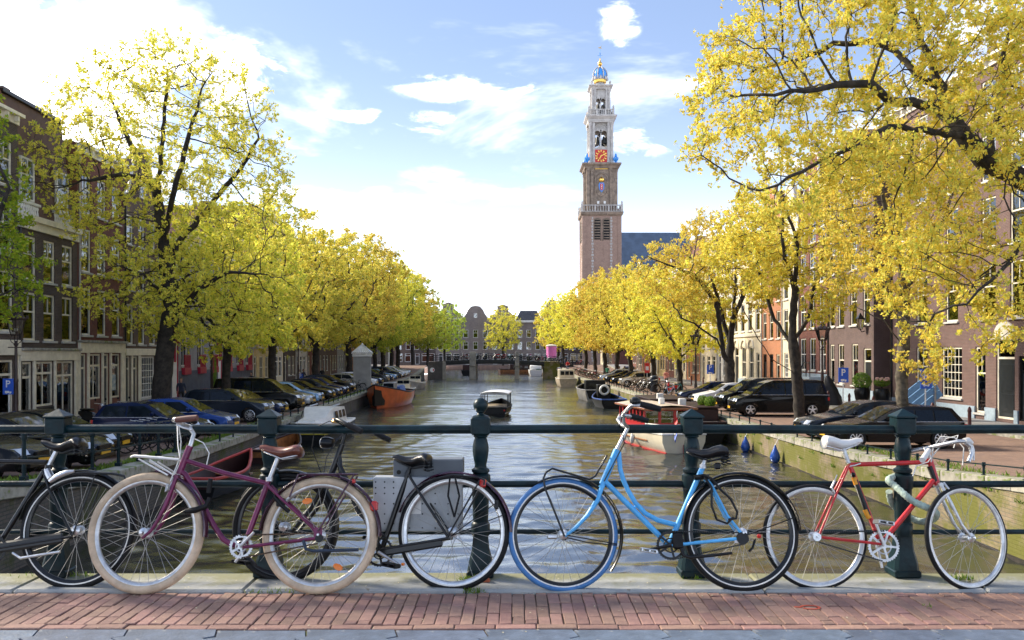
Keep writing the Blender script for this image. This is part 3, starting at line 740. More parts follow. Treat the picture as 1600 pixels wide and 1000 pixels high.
    if roof == 'cornice':
        cornice(H)
        MB().prism([(0, H), (W_, H), (W_ - .0, H + .05), (W_ / 2, H + rise), (0, H + .05)], lambda x, z: (x, .3, z), lambda x, z: (x, depth, z)).build('roof', M_tile, t, smooth=0) if W_ < 9 else \
            MB().prism([(.2, H), (depth - .2, H), (depth - .2, H + .05), (depth / 2, H + rise), (.2, H + .05)], lambda y, z: (0.01, y, z), lambda y, z: (W_ - .01, y, z)).build('roof', M_slate, t, smooth=0)
    elif roof in ('neck', 'bell', 'step', 'spout'):
        w2 = W_ / 2
        if roof == 'neck': half = [(w2, 0), (w2, .25), (w2 * .62, .5), (w2 * .45, 1.0), (w2 * .42, rise * .8), (w2 * .5, rise * .82), (0, rise)]
        elif roof == 'bell': half = [(w2, 0), (w2, .2), (w2 * .82, .35), (w2 * .62, rise * .45), (w2 * .5, rise * .75), (w2 * .42, rise * .85), (w2 * .3, rise), (0, rise * 1.06)]
        elif roof == 'step':
            half = []; k = 4
            for i in range(k): half += [(w2 * (1 - i / k), rise * i / k), (w2 * (1 - i / k), rise * (i + 1) / k)]
            half += [(0, rise)]
        else: half = [(w2, 0), (w2, .2), (w2 * .3, rise * .85), (w2 * .3, rise), (0, rise)]
        poly = [(w2 + x, H + z) for x, z in half] + [(w2 - x, H + z) for x, z in half[::-1][1:]]
        gb = MB().prism(poly, lambda x, z: (x, -.01, z), lambda x, z: (x, .35, z)).build('gable', bm, t, smooth=0)
        m = MB(); pl = [(w2 + x, H + z) for x, z in half] + [(w2 - x, H + z) for x, z in half[::-1][1:]]
        m.tube([(x, -.03, z) for x, z in pl], .085, 6); m.build('gable_trim', tm, gb, smooth=40)
        wn = put('window', frame_mesh(.8, 1.1, 'sash', trim if trim in FR_M else 'cream'), gb, (w2, -.17, H + .3)); put('pane', MB().box(-.34, .34, .118, .125, .06, 1.04).mesh('pane', M_glass, 0), wn)
        MB().prism([(0.01, H), (W_ - .01, H), (w2, H + rise * .9)], lambda x, z: (x, .36, z), lambda x, z: (x, depth, z)).build('roof', M_tile, t, smooth=0)
    elif roof == 'flat':
        cornice(H); MB().box(.02, W_ - .02, .25, depth, H - .1, H + .1).build('roof', M_slate, t, smooth=0)
    if detail: MB().tube([(.16, -.06, -.2), (.16, -.06, H - .5)], .05, 6).build('downpipe', FR_M['black'] if brick in ('dark', 'plum', 'purple', 'brown') else M_sill, t)
    if detail and roof != 'none':
        cx_ = W_ * .2; MB().box(cx_ - .35, cx_ + .35, depth * .45, depth * .45 + .7, H, H + rise * .6 + 1.2).build('chimney', BR['brown'], t, smooth=0)
    return t, W_
M_plinth = pm('blue_grey_plinth', (.085, .095, .125), .75, 0, .12, 2)
def part_box(t, name, x0, x1, y0, y1, z0, z1, mat, b=.012): return MB().cbox(x0, x1, y0, y1, z0, z1, b).build(name, mat, t, smooth=0)

# ---------------- left side (u runs away from the camera)
Ls = -1
house('brown brick house just before the dark house at the left edge', Ls, 27, 33, 15, 'brown', [o for f in range(4) for o in row(3, 1.15, 1.0 + f * 3.5, 2.2, 'sash', 6)], detail=False)
# A at the left edge: cream ground floor, dark brick above
t, w = house('dark brick house with cream ground floor at the left edge', Ls, 33, 38.9, 13.5, 'dark',
   row(3, 1.3, .5, 2.4, 'shop', 5.9) + row(3, 1.25, 4.1, 2.6, 'sash', 5.9) + row(3, 1.2, 7.4, 2.2, 'sash', 5.9) + row(3, 1.1, 10.3, 1.9, 'sash', 5.9))
part_box(t, 'fascia', 0, w, -.18, 0, 3.1, 3.75, M_cream); part_box(t, 'facing', 0, .25, -.07, 0, 0, 3.1, M_cream); part_box(t, 'facing', w - .25, w, -.07, 0, 0, 3.1, M_cream)
# B dark brick, wide cream shop front, brown ribbed mansard
t, w = house('dark brick house with long cream shop front and brown ribbed metal roof', Ls, 38.9, 44.6, 9.3, 'dark',
   [dict(x=.75, w=1.0, z=.15, h=2.65, st='shop', fc='cream'), dict(x=2.35, w=1.75, z=.75, h=2.05, st='shop', fc='cream'), dict(x=4.35, w=1.9, z=.15, h=2.65, st='shop', fc='cream')]
   + row(3, 1.12, 3.75, 2.15, 'sash', 5.4, .15) + row(3, 1.12, 6.45, 1.95, 'sash', 5.4, .15), roof='none')
part_box(t, 'fascia', .05, w - .05, -.14, 0, 2.84, 3.3, M_cream); part_box(t, 'fascia_moulding', 0, w, -.26, 0, 3.3, 3.42, M_stone)
for a, b in ((.02, .22), (1.28, 1.46), (3.24, 3.38), (5.34, 5.66)): part_box(t, 'pilaster', a, b, -.09, 0, .05, 2.84, M_cream)
part_box(t, 'stall_riser', 1.5, 3.2, -.05, 0, .1, .7, M_black)
m = MB(); m.box(0, w, -.3, .02, 9.05, 9.3); m.box(.02, w - .02, -.12, 0, 8.7, 9.05); m.build('cornice', M_cream, t, smooth=0)
ribs = MB(); n = 46; pts = []
for i in range(n + 1): pts.append((w * i / n, .0 if i % 2 else .06))
M_rib = pm('brown_ribbed_metal', (.125, .07, .062), .5, 0, .12, 1.5)
lo = [(x, .05 + d_, 9.3) for x, d_ in pts]; hi = [(x, .75 + d_, 14.6) for x, d_ in pts]
for i in range(n): ribs.quad(lo[i], lo[i + 1], hi[i + 1], hi[i])
ribs.quad((0, .1, 9.3), (0, .8, 14.6), (0, 8, 14.6), (0, 8, 9.3)); ribs.quad((w, .1, 9.3), (w, 8, 9.3), (w, 8, 14.6), (w, .8, 14.6)); ribs.quad((0, .7, 14.6), (w, .7, 14.6), (w, 8, 14.6), (0, 8, 14.6))
ribs.build('mansard_roof', M_rib, t, smooth=0); part_box(t, 'gutter', -.03, w + .03, .6, .85, 14.55, 14.72, M_black)
for x in (1.1, 4.4):
    m = MB()
    for k in range(9): m.lathe([(.04, 0), (.075, .12), (.045, .3), (.075, .42), (.05, .5)], 8, (x - .8 + k * .2, .1, 9.32))
    m.cbox(x - .95, x + .95, -.02, .22, 9.82, 9.95, .02); m.build('balustrade', M_white, t)
    d_ = empty('dormer', t, (x, .25, 9.5)); put('frame', frame_mesh(1.2, 1.9, 'sash', 'white'), d_, (0, -.2, .5)); put('pane', pane_mesh(1.2, 1.9, 'sash'), d_, (0, -.2, .5)); MB().box(-.7, .7, -.02, 1.0, .4, 2.6).build('cheek', M_rib, d_, smooth=0)
# C red brown
t, w = house('red brown brick house with cream shop front beside the dark brick house', Ls, 44.6, 50.3, 13.7, 'red',
   [dict(x=.62, w=.8, z=.15, h=3.0, st='door', fc='cream'), dict(x=2.0, w=1.5, z=.8, h=2.35, st='shop', fc='cream'), dict(x=3.35, w=.85, z=.15, h=3.0, st='door', fc='cream'), dict(x=4.6, w=1.3, z=.75, h=2.4, st='shop', fc='cream')]
   + row(3, 1.1, 4.1, 2.4, 'sash', 5.5, .1, 'white') + row(3, 1.1, 7.3, 2.2, 'sash', 5.5, .1, 'white') + row(3, 1.05, 10.3, 2.0, 'sash', 5.5, .1, 'white'), 'flat', 'white')
part_box(t, 'fascia', .05, w - .05, -.15, 0, 3.2, 3.72, M_cream); part_box(t, 'fascia_moulding', 0, w, -.28, 0, 3.72, 3.84, M_stone)
for a, b in ((.02, .2), (1.04, 1.22), (2.78, 2.9), (3.8, 3.92), (5.28, 5.66)): part_box(t, 'pilaster', a, b, -.1, 0, .05, 3.2, M_cream)
M_poster = pm('poster_blue', (.10, .22, .36), .5, 0, .5, 3, c2=(.65, .66, .6)); part_box(t, 'poster', 4.3, 4.85, .09, .1, 1.15, 2.0, M_poster, .002)
m = MB()
for k in range(4): m.box(1.5 + k * .22, 1.66 + k * .22, .12, .16, .92, 1.25 + .05 * (k % 2))
m.build('books', M_white, t, smooth=0)
# D brown with many-paned window
t, w = house('brown brick house with many paned shop window behind the big tree', Ls, 50.3, 55.6, 12.0, 'brown',
   [dict(x=.6, w=.75, z=.1, h=2.9, st='door', fc='cream'), dict(x=1.65, w=.8, z=.1, h=2.9, st='door', fc='cream'), dict(x=3.6, w=2.3, z=.5, h=2.5, st='grid', fc='white')]
   + row(3, 1.05, 3.7, 2.3, 'sash', 5.2, .05, 'white') + row(3, 1.0, 6.8, 2.1, 'sash', 5.2, .05, 'white') + row(3, .95, 9.4, 1.7, 'sash', 5.2, .05, 'white'), roof='bell', trim='white')
part_box(t, 'fascia', .05, w - .05, -.15, 0, 3.05, 3.45, M_cream)
for a, b in ((.02, .2), (1.02, 1.2), (2.1, 2.4), (4.8, 5.2)): part_box(t, 'pilaster', a, b, -.08, 0, .05, 3.05, M_cream)
# E grey stucco with oxblood windows and doors
ops = []
for x in (1.2, 4.9, 8.2, 11.2, 14.9, 18.2, 21.0):
    ops.append(dict(x=x, w=1.25, z=2.3, h=3.0, st='sash2', fc='white')); 
for x in (1.2, 3.2, 4.9, 8.2, 11.2, 13.0, 14.9, 18.2, 21.0): ops.append(dict(x=x, w=1.15, z=6.6, h=2.5, st='sash', fc='white'))
ops += [dict(x=3.1, w=1.5, z=.15, h=4.9, st='door', fc='red', dc='white'), dict(x=13.0, w=1.4, z=.15, h=4.7, st='door', fc='red', dc='white')]
t, w = house('long grey stucco building with oxblood red doors and window boxes', Ls, 55.6, 78, 10.6, 'grey', ops, trim='white', base=(2.0, 'slate'), roof='flat')
for x in (1.2, 4.9, 8.2, 11.2, 14.9, 18.2, 21.0):
    b = empty('window_box', t, (x, 0, 0)); part_box(b, 'box', -.68, .68, -.26, -.03, 1.75, 2.2, FR_M['red'])
    m = MB()
    for k in range(7): m.box(-.62 + k * .19, -.56 + k * .19, -.24, -.2, 2.2, 3.0)
    m.box(-.66, .6, -.25, -.19, 3.0, 3.08); m.build('grille', FR_M['red'], b, smooth=0)
for x in (3.1, 13.0):
    m = MB(); m.tube([(x + .75 * math.cos(a), -.03, 3.85 + .75 * math.sin(a)) for a in np.linspace(0, math.pi, 11)], .07, 6); m.box(x - .07, x + .07, -.04, .05, 2.6, 4.9); m.build('door_surround', FR_M['red'], t)
# scaffolded / gated strip and the rest of the left row
cols = [('yellow', 'cream', 'cornice'), ('cream', 'white', 'neck'), ('dark', 'cream', 'bell'), ('white', 'white', 'cornice'), ('red', 'cream', 'step'), ('brown', 'white', 'neck'), ('plum', 'cream', 'cornice'),
        ('grey', 'white', 'bell'), ('dark', 'white', 'spout'), ('orange', 'cream', 'neck'), ('brown', 'cream', 'cornice'), ('purple', 'white', 'bell'), ('cream', 'cream', 'cornice'), ('red', 'white', 'step'), ('dark', 'cream', 'neck')]
words_ = dict(yellow='ochre', cream='cream', dark='dark brick', white='white', red='red brown', brown='brown brick', hazed='taupe brick', plum='plum brick', grey='grey', orange='orange brick', purple='purple brick')
ords = 'first second third fourth fifth sixth seventh eighth ninth tenth eleventh twelfth thirteenth fourteenth fifteenth sixteenth seventeenth eighteenth nineteenth twentieth'.split()
ords += ['twenty-' + o for o in ords[:8]]
def filler(side, y, yend, cols, tail, seed):
    g = random.Random(seed); i = 0
    while y < yend and i < len(cols):
        w = g.choice((5.4, 6.0, 6.6, 7.4)); br, tr, rf = cols[i]; H = g.uniform(11.0, 14.5); n = 3; fl = 3.1
        far = y > 105
        ops = [dict(x=w * .18, w=.95, z=.2, h=2.7, st='door', fc=tr), dict(x=w * .5, w=1.3, z=.9, h=2.0, st='shop' if i % 2 else 'sash2', fc=tr), dict(x=w * .8, w=1.3, z=.9, h=2.0, st='shop' if i % 2 else 'sash2', fc=tr)]
        z = 3.7
        while z + 2.2 < H - .5: ops += row(n, w / n * .6, z, 2.1, 'sash', w, 0, tr); z += fl
        house('%s canal house with %s, %s %s' % (words_[br], dict(cornice='cornice', neck='neck gable', bell='bell gable', step='step gable', spout='spout gable')[rf], ords[i], tail), side, y, y + w, H, br, ops, rf, tr, detail=not far)
        y += w; i += 1
filler(-1, 78, 150, cols, 'past the grey stucco building', 5)
filler(-1, 168, 200, [('dark', 'white', 'neck'), ('brown', 'cream', 'bell'), ('plum', 'cream', 'step'), ('white', 'white', 'cornice'), ('red', 'cream', 'neck')], 'past the far bridge on the left', 9)

# ---------------- right side (local x runs towards the camera)
Rr = 1
# R1 big purple brown house at the right edge
def rops(W, lst): return [dict(o, x=W - o['x']) for o in lst]     # give x measured from the near end
W1 = 53 - 36
lst = [dict(x=1.6, w=1.5, z=.2, h=3.6, st='door', fc='cream'), dict(x=3.7, w=.9, z=.15, h=2.9, st='door', fc='black'), dict(x=5.2, w=1.5, z=.15, h=3.7, st='door', fc='cream'), dict(x=7.3, w=.9, z=.3, h=3.2, st='sash', fc='cream'), dict(x=10.0, w=2.0, z=.9, h=2.6, st='grid', fc='cream'), dict(x=13.2, w=1.3, z=.9, h=2.6, st='sash', fc='cream'), dict(x=15.6, w=1.2, z=.9, h=2.6, st='sash', fc='cream')]
for z, h in ((4.8, 2.6), (8.2, 2.4), (11.4, 2.2), (14.4, 1.8)):
    for x in (1.6, 4.2, 6.6, 10.0, 13.2, 15.6): lst.append(dict(x=x, w=1.25, z=z, h=h, st='sash', fc='cream'))
t, w = house('big purple brown brick house with cream window frames at the right edge', Rr, 36, 53, 17.2, 'plum', rops(W1, lst), roof='cornice', base=(.6, 'blue'))
for x in (W1 - 1.6, W1 - 5.2):
    m = MB(); m.prism([(x + .85 * math.cos(a), 3.95 + .7 * math.sin(a)) for a in np.linspace(0, math.pi, 13)], lambda a, b: (a, -.08, b), lambda a, b: (a, 0, b)); m.box(x - 1.0, x + 1.0, -.2, 0, 3.8, 3.95); m.build('door_arch', M_cream, t, smooth=0)
# recessed passage house between R1 and R2
house('narrow dark house set back in the passage on the right', Rr, 53, 55.4, 13, 'dark', [dict(x=1.2, w=1.2, z=.1, h=2.9, st='door', fc='black')] + [o for z in (4.5, 7.6, 10.4) for o in row(1, 1.1, z, 2.0, 'sash', 2.4)], roof='flat', loc=(FR(55.4) + 2.6, 55.4, zq(50) + .12), rz=R(-90), depth=6)
# R2 dark brown with blue plinth
W2 = 63 - 55.4
t, w = house('brown brick house with blue plinth and potted bushes by its door', Rr, 55.4, 63, 15.0, 'purple',
   rops(W2, [dict(x=.95, w=1.15, z=.1, h=3.4, st='door', fc='cream'), dict(x=2.9, w=1.0, z=1.1, h=2.7, st='sash', fc='cream'), dict(x=5.2, w=1.0, z=1.1, h=2.7, st='sash', fc='cream'), dict(x=6.8, w=.8, z=1.1, h=2.7, st='sash', fc='cream')]
   + [dict(x=x, w=1.05, z=z, h=h, st='sash', fc='cream') for z, h in ((5.0, 2.6), (8.6, 2.3), (11.8, 2.0)) for x in (1.1, 3.1, 5.2, 6.85)]), base=(.85, 'blue'), roof='cornice')
# R3 reddish with white windows, stoop and rails
W3 = 69 - 63
t, w = house('red brown house with tall white windows and a railed stoop', Rr, 63, 69, 14.5, 'red',
   [dict(x=x, w=1.25, z=z, h=h, st='sash2', fc='white') for z, h in ((1.9, 2.4), (5.0, 2.6), (8.3, 2.4), (11.3, 2.0)) for x in (1.0, 3.0, 5.0)], trim='white', base=(1.7, 'blue'), roof='neck', rise=3.6)
st = empty('stoop', t, (4.3, 0, 0))
for k in range(6): part_box(st, 'step', -1.5 + k * .25, 1.4, -1.2, -.07, k * .25, k * .25 + .25, FR_M['blue'])
m = MB(); m.tube([(-1.5, -1.15, 1.0), (0, -1.15, 2.5), (1.4, -1.15, 2.5)], .03, 6)
for x, z in ((-1.45, 0), (-.4, 1.0), (.6, 1.5), (1.35, 1.5)): m.tube([(x, -1.15, z), (x, -1.15, z + 1.1 if x > 0 else z + 1.1)], .03, 6)
m.build('railing', M_black, st)
# R4 cream, R5 orange, R6 cream arches, R7 white
def std(W, n, fl, fc, ground, st='sash', wf=.55): return ground + [o for z, h in fl for o in row(n, W / n * wf, z, h, st, W, 0, fc)]
house('narrow cream house with white windows behind the tall van', Rr, 69, 73, 13.4, 'cream', std(4, 2, ((4.4, 2.3), (7.5, 2.2), (10.3, 1.9)), 'white', [dict(x=1.1, w=1.0, z=1.2, h=2.0, st='grid', fc='white'), dict(x=3.0, w=.9, z=.2, h=2.9, st='door', fc='white')]), 'bell', 'white')
house('orange brick house with dark doors between two cream houses', Rr, 73, 78.5, 14.2, 'orange', std(5.5, 3, ((4.4, 2.3), (7.5, 2.2), (10.4, 2.0)), 'cream', [dict(x=1.0, w=.95, z=.2, h=2.9, st='door', fc='black'), dict(x=2.8, w=.95, z=.2, h=2.9, st='door', fc='black'), dict(x=4.5, w=.9, z=.9, h=2.2, st='sash', fc='cream')]), 'step', 'cream')
t, w = house('cream house with round arched ground floor openings', Rr, 78.5, 88, 12.0, 'cream', std(9.5, 4, ((5.2, 2.6), (8.6, 2.2)), 'white', [dict(x=1.5, w=1.4, z=.2, h=3.6, st='door', fc='cream'), dict(x=4.0, w=1.4, z=.9, h=2.9, st='sash2', fc='cream'), dict(x=6.4, w=1.4, z=.9, h=2.9, st='sash2', fc='cream'), dict(x=8.4, w=1.0, z=.2, h=3.0, st='door', fc='cream')]), 'cornice', 'cream', base=(.8, 'blue'))
for x in (1.5, 4.0, 6.4): MB().tube([(x + .85 * math.cos(a), -.04, 3.6 + .85 * math.sin(a)) for a in np.linspace(0, math.pi, 13)], .1, 6).build('arch_moulding', M_cream, t)
part_box(t, 'string_course', 0, w, -.14, 0, 4.7, 4.95, M_cream)
filler(1, 88, 150, [('white', 'white', 'cornice'), ('cream', 'cream', 'neck'), ('orange', 'cream', 'cornice'), ('cream', 'white', 'cornice'), ('red', 'cream', 'bell'), ('yellow', 'cream', 'cornice'), ('white', 'white', 'neck'), ('orange', 'cream', 'step'), ('brown', 'cream', 'bell'), ('red', 'white', 'neck')], 'past the house with arched openings', 21)
filler(1, 170, 200, [('red', 'cream', 'step'), ('brown', 'cream', 'neck'), ('dark', 'white', 'bell'), ('cream', 'cream', 'cornice')], 'past the far bridge on the right', 23)
# extra right houses outside the picture (they close the street)
house('brown brick house beside the bridge, right of the view', Rr, 22, 36, 15.5, 'brown', [o for f in range(4) for o in row(5, 1.2, 1.0 + f * 3.5, 2.2, 'sash', 14)], detail=False)

# ---------------- the row closing the canal, facing us
x = -55.2
g = random.Random(4); i = 0
ends = [('dark', 6, 12, 'bell'), ('brown', 6, 11, 'neck'), ('red', 6, 12.5, 'step'), ('plum', 7, 12, 'cornice'), ('brown', 6.5, 13.5, 'neck'), ('dark', 5.5, 12, 'spout'), ('hazed', 6, 12, 'neck'), ('hazed', 7, 11, 'bell'),
        ('hazed', 6, 11.5, 'neck'), ('hazed', 6.4, 10.7, 'hip'), ('hazed', 4.6, 12.5, 'bell'), ('dark', 5.5, 12.5, 'neck'), ('orange', 7, 14, 'cornice'), ('red', 6, 12, 'step'), ('brown', 7, 12, 'cornice'), ('dark', 7, 12, 'bell')]
for br, w, H, rf in ends:
    ops = [dict(x=w * .2, w=1.0, z=.2, h=2.6, st='door', fc='white'), dict(x=w * .52, w=1.4, z=.8, h=2.0, st='shop', fc='white'), dict(x=w * .82, w=1.4, z=.8, h=2.0, st='shop', fc='white')]
    z = 3.7
    while z + 1.9 < H - .4: ops += row(4 if w > 8 else 3, 1.15, z, 1.9, 'sash', w, 0, 'white'); z += 2.85
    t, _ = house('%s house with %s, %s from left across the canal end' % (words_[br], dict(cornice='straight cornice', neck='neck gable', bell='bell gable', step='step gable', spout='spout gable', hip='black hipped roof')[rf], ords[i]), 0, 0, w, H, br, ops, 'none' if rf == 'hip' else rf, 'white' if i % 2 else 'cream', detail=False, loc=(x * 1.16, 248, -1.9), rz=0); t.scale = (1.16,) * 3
    if rf == 'hip':
        part_box(t, 'cornice', 0, w, -.4, .0, H - .5, H, M_white)
        MB().loft([[(0, 0, H), (w - .01, 0, H), (w - .01, 9, H), (0, 9, H)], [(1.2, 1.6, H + 2.4), (w - 1.2, 1.6, H + 2.4), (w - 1.2, 7, H + 2.4), (1.2, 7, H + 2.4)]], True, True).build('roof', M_slate, t, smooth=0)
    x += w; i += 1
# ================================================================== CHURCH TOWER
TY = 250.0
def tz(py): return EYE - (py - HY) / F * TY + 1.9
T = thing('church_tower', 'tall brick and pale stone church tower with red clock face and blue crown', 'church tower', ((937.5 - 800) / F * TY, TY, -1.9))
M_tb = brickmat('tower_bricks', (.40, .265, .205), (.33, .22, .175), (.27, .21, .17), .4, .14, .02, grime=.35)
M_ts = pm('tower_brown_stone', (.27, .21, .16), .85, 0, .2, .8, bump=.4, bscale=6, wear=((.15, .12, .10), .45, 1.2))
M_tw = pm('tower_pale_stone', (.47, .45, .425), .75, 0, .12, .9, bump=.3, bscale=6, wear=((.36, .32, .28), .42, 1.3))
M_gold = pm('gold_leaf', (.85, .52, .12), .3, .9, .08); M_crown = pm('crown_blue', (.04, .27, .72), .35, 0, .06)
M_clock = pm('clock_red', (.52, .012, .010), .45, 0, .06); M_bell = pm('bell_bronze', (.05, .05, .045), .4, .6, .2)
def sqb(m, h, z0, z1, h1=None):
    h1 = h if h1 is None else h1
    m.loft([[(-h, -h, z0), (h, -h, z0), (h, h, z0), (-h, h, z0)], [(-h1, -h1, z1), (h1, -h1, z1), (h1, h1, z1), (-h1, h1, z1)]], True, True)
def archpoly(w, z0, z1, n=9): return [(-w, z0), (w, z0)] + [(w * math.cos(a), z1 - w + w * math.sin(a)) for a in np.linspace(0, math.pi, n)]
def four(m, fn):
    for k in range(4):
        q = MB(); fn(q); Rm = Matrix.Rotation(R(90 * k), 4, 'Z'); m.add([Rm @ Vector(v) for v in q.v], q.f)
def arch_window(parent, x, w, z0, z1, y, mat=M_dark, louvre=True, slat=M_ts):
    o = empty('belfry_opening', parent, (x, -y, 0))
    MB().prism(archpoly(w, z0, z1), lambda a, b: (a, .0, b), lambda a, b: (a, .3, b)).build('opening', mat, o, smooth=0)
    MB().tube([(w * 1.12, -.0, z0)] + [(w * 1.12 * math.cos(a), -.0, z1 - w + w * 1.12 * math.sin(a)) for a in np.linspace(0, math.pi, 11)] + [(-w * 1.12, 0, z0)], .14, 6).build('arch', slat, o)
    if louvre:
        lv = MB().box(-w, w, -.12, .05, 0, .22).mesh('louvre', slat, 0)
        n = 7
        for k in range(n): put('louvre', lv, o, (0, -.05, z0 + .5 + (z1 - w * .9 - z0 - .5) * k / n))
    return o
def balustrade(parent, h, z, ht, mat, n=14):
    m = MB(); sqb(m, h, z, z + .2); b = empty('balustrade', parent)
    m.build('base', mat, b, smooth=0); rail = MB()
    four(rail, lambda q: q.box(-h, h - .35, -h, -h + .32, z + ht - .25, z + ht)); rail.build('rail', mat, b, smooth=0)
    bl = MB(); 
    def one(q):
        for k in range(n):
            x = -h + .5 + (2 * h - 1) * (k + .5) / n; q.lathe([(.10, z + .2), (.16, z + .45), (.09, z + .8), (.13, z + ht - .25)], 5, (x, -h + .16, 0))
        for x in (-h + .16,): q.box(x - .3, x + .3, -h - .12, -h + .46, z, z + ht + .15)
        for x in (-h * .33, h * .33): q.box(x - .2, x + .2, -h - .05, -h + .36, z, z + ht + .05)
    four(bl, one); bl.build('balusters', mat, b, smooth=0)
    fn = MB()
    four(fn, lambda q: q.lathe([(.12, z + ht + .15), (.3, z + ht + .5), (.22, z + ht + .8), (.05, z + ht + 1.1)], 7, (-h + .16, -h + .16, 0))); fn.build('finials', mat, b)
# stage 1 brick
z1, z1t = -.5, tz(340); h1 = 5.25
m = MB(); sqb(m, h1, z1, z1t); m.build('brick_shaft', M_tb, T, smooth=0)
m = MB()
def quoin(q):
    z = 1.0; k = 0
    while z < z1t - 1:
        for x in (-2.55, 2.55):
            w = .34 if k % 2 else .2; q.box(x - w, x + w, -h1 - .06, -h1 + .05, z, z + .55)
        z += .78; k += 1
four(m, quoin); tag(m.build('quoin_stones', M_tw, T, smooth=0), kind='stuff')
m = MB(); four(m, lambda q: [q.box(s * h1 - .9 if s > 0 else -h1 - .12, h1 - .0 if s > 0 else -h1 + .9, -h1 - .12, -h1, 0, z1t) for s in (-1, 1)]); m.build('corner_pilaster', M_tb, T, smooth=0)
for k in range(4):
    o = empty('shaft_face', T); o.rotation_euler = (0, 0, R(90 * k))
    if k > 0 and k != 3: continue
    for x in (-1.25, 1.25):
        w = MB().prism(archpoly(.82, tz(378), tz(346)), lambda a, b: (a + x, -h1 - .03, b), lambda a, b: (a + x, -h1 + .1, b)).build('belfry_opening', M_dark, o, smooth=0)
        lv = MB().box(x - .8, x + .8, -h1 - .12, -h1, 0, .25)
        n = 8
        for q in range(n): lv.box(x - .8, x + .8, -h1 - .12, -h1 - .035, tz(376) + q * .72, tz(376) + q * .72 + .26)
        lv2 = MB()
        for q in range(n): lv2.box(x - .8, x + .8, -h1 - .14, -h1 - .035, tz(376) + q * .72, tz(376) + q * .72 + .26)
        lv2.build('louvres', M_ts, w, smooth=0)
        MB().tube([(x + .98, -h1, tz(380))] + [(x + .98 * math.cos(a), -h1, tz(346) - .82 + .98 * math.sin(a)) for a in np.linspace(0, math.pi, 11)] + [(x - .98, -h1, tz(380))], .16, 6).build('arch', M_ts, w)
        MB().prism(archpoly(.8, tz(402), tz(383)), lambda a, b: (a + x, -h1 - .08, b), lambda a, b: (a + x, -h1 + .1, b)).build('blind_niche', M_tb, o, smooth=0)
m = MB(); sqb(m, h1 + .1, z1t - .3, z1t, h1 + .35); sqb(m, h1 + .45, z1t + .0, z1t + .55, h1 + .62); sqb(m, h1 + .62, z1t + .55, z1t + .8); m.build('cornice', M_ts, T, smooth=0)
balustrade(T, h1 + .35, z1t + .8, 1.9, M_tw)
# stage 2 brown stone
za, zb = tz(336), tz(268); h2 = 4.1
m = MB(); sqb(m, h2, za, zb); m.build('stone_shaft', M_ts, T, smooth=0)
m = MB()
def pil(q):
    for x in (-h2 + .45, -h2 + 1.5, h2 - 1.5): q.box(x - .36, x + .36, -h2 - .32, -h2, za, zb - .8); q.box(x - .5, x + .5, -h2 - .42, -h2, zb - .8, zb); q.box(x - .46, x + .46, -h2 - .4, -h2, za, za + .9)
four(m, pil); m.build('pilasters', M_ts, T, smooth=0)
o = empty('arms_niche', T, (0, -h2, 0)); MB().prism([(1.6 * math.cos(a), zc_ + 2.6 * math.sin(a)) for zc_ in (tz(296),) for a in np.linspace(0, 6.283, 25)[:-1]], lambda a, b: (a, -.2, b), lambda a, b: (a, 0, b)).build('oval_panel', M_ts, o, smooth=0); MB().tube([(1.75, -.05, tz(306))] + [(1.75 * math.cos(a), -.05, tz(285) + 1.75 * math.sin(a)) for a in np.linspace(0, math.pi, 13)] + [(-1.75, -.05, tz(306))], .22, 6).build('arch', M_ts, o)
zc = tz(297)
sh = [(-.75, 1.3), (.75, 1.3), (1.0, .6), (.8, -.6), (0, -1.5), (-.8, -.6), (-1.0, .6)]
MB().prism(sh, lambda a, b: (a * .8, -.32, zc + b * .95), lambda a, b: (a * .8, 0, zc + b * .95)).build('shield_mantle', M_crown, o, smooth=0)
MB().prism([(-.42, .95), (.42, .95), (.42, -.55), (0, -.95), (-.42, -.55)], lambda a, b: (a, -.42, zc + b), lambda a, b: (a, -.3, zc + b)).build('shield', M_clock, o, smooth=0)
m = MB()
for k in (-.5, 0, .5):
    for s in (-1, 1): m.box(-.24, .24, -.46, -.425, -.05, .05, Matrix.Translation((0, 0, zc + k + .1)) @ Matrix.Rotation(R(45 * s), 4, 'Y'))
m.build('crosses', M_white, o, smooth=0)
m = MB(); m.lathe([(.55, zc + 1.5), (.75, zc + 1.9), (.7, zc + 2.3), (.35, zc + 2.6), (.1, zc + 2.9)], 10, (0, -.2, 0)); m.build('small_crown', M_gold, o)
MB().box(-1.8, 1.8, -.1, 0, tz(269), tz(268) + .1).build('gilt_inscription', M_gold, o, smooth=0)
m = MB(); 
for x in (-.9, .9): m.box(x - .3, x + .3, -.06, .0, tz(322), tz(318))
m.build('small_window', M_white, o, smooth=0)
m = MB(); sqb(m, h2 + .5, zb, zb + .6, h2 + .7); sqb(m, h2 + .8, zb + .6, zb + 1.0, h2 + 1.25); sqb(m, h2 + 1.25, zb + 1.0, zb + 1.4); m.build('cornice', M_ts, T, smooth=0)
# corner vases
vz = zb + 1.4
vm = MB().lathe([(.35, 0), (.25, .3), (.75, 1.1), (.8, 1.5), (.35, 1.9), (.3, 2.4), (.05, 2.8)], 10).mesh('corner_vase', M_crown)
for sx_ in (-1, 1):
    for sy in (-1, 1): put('corner_vase', vm, T, (sx_ * 3.95, sy * 3.95, vz))
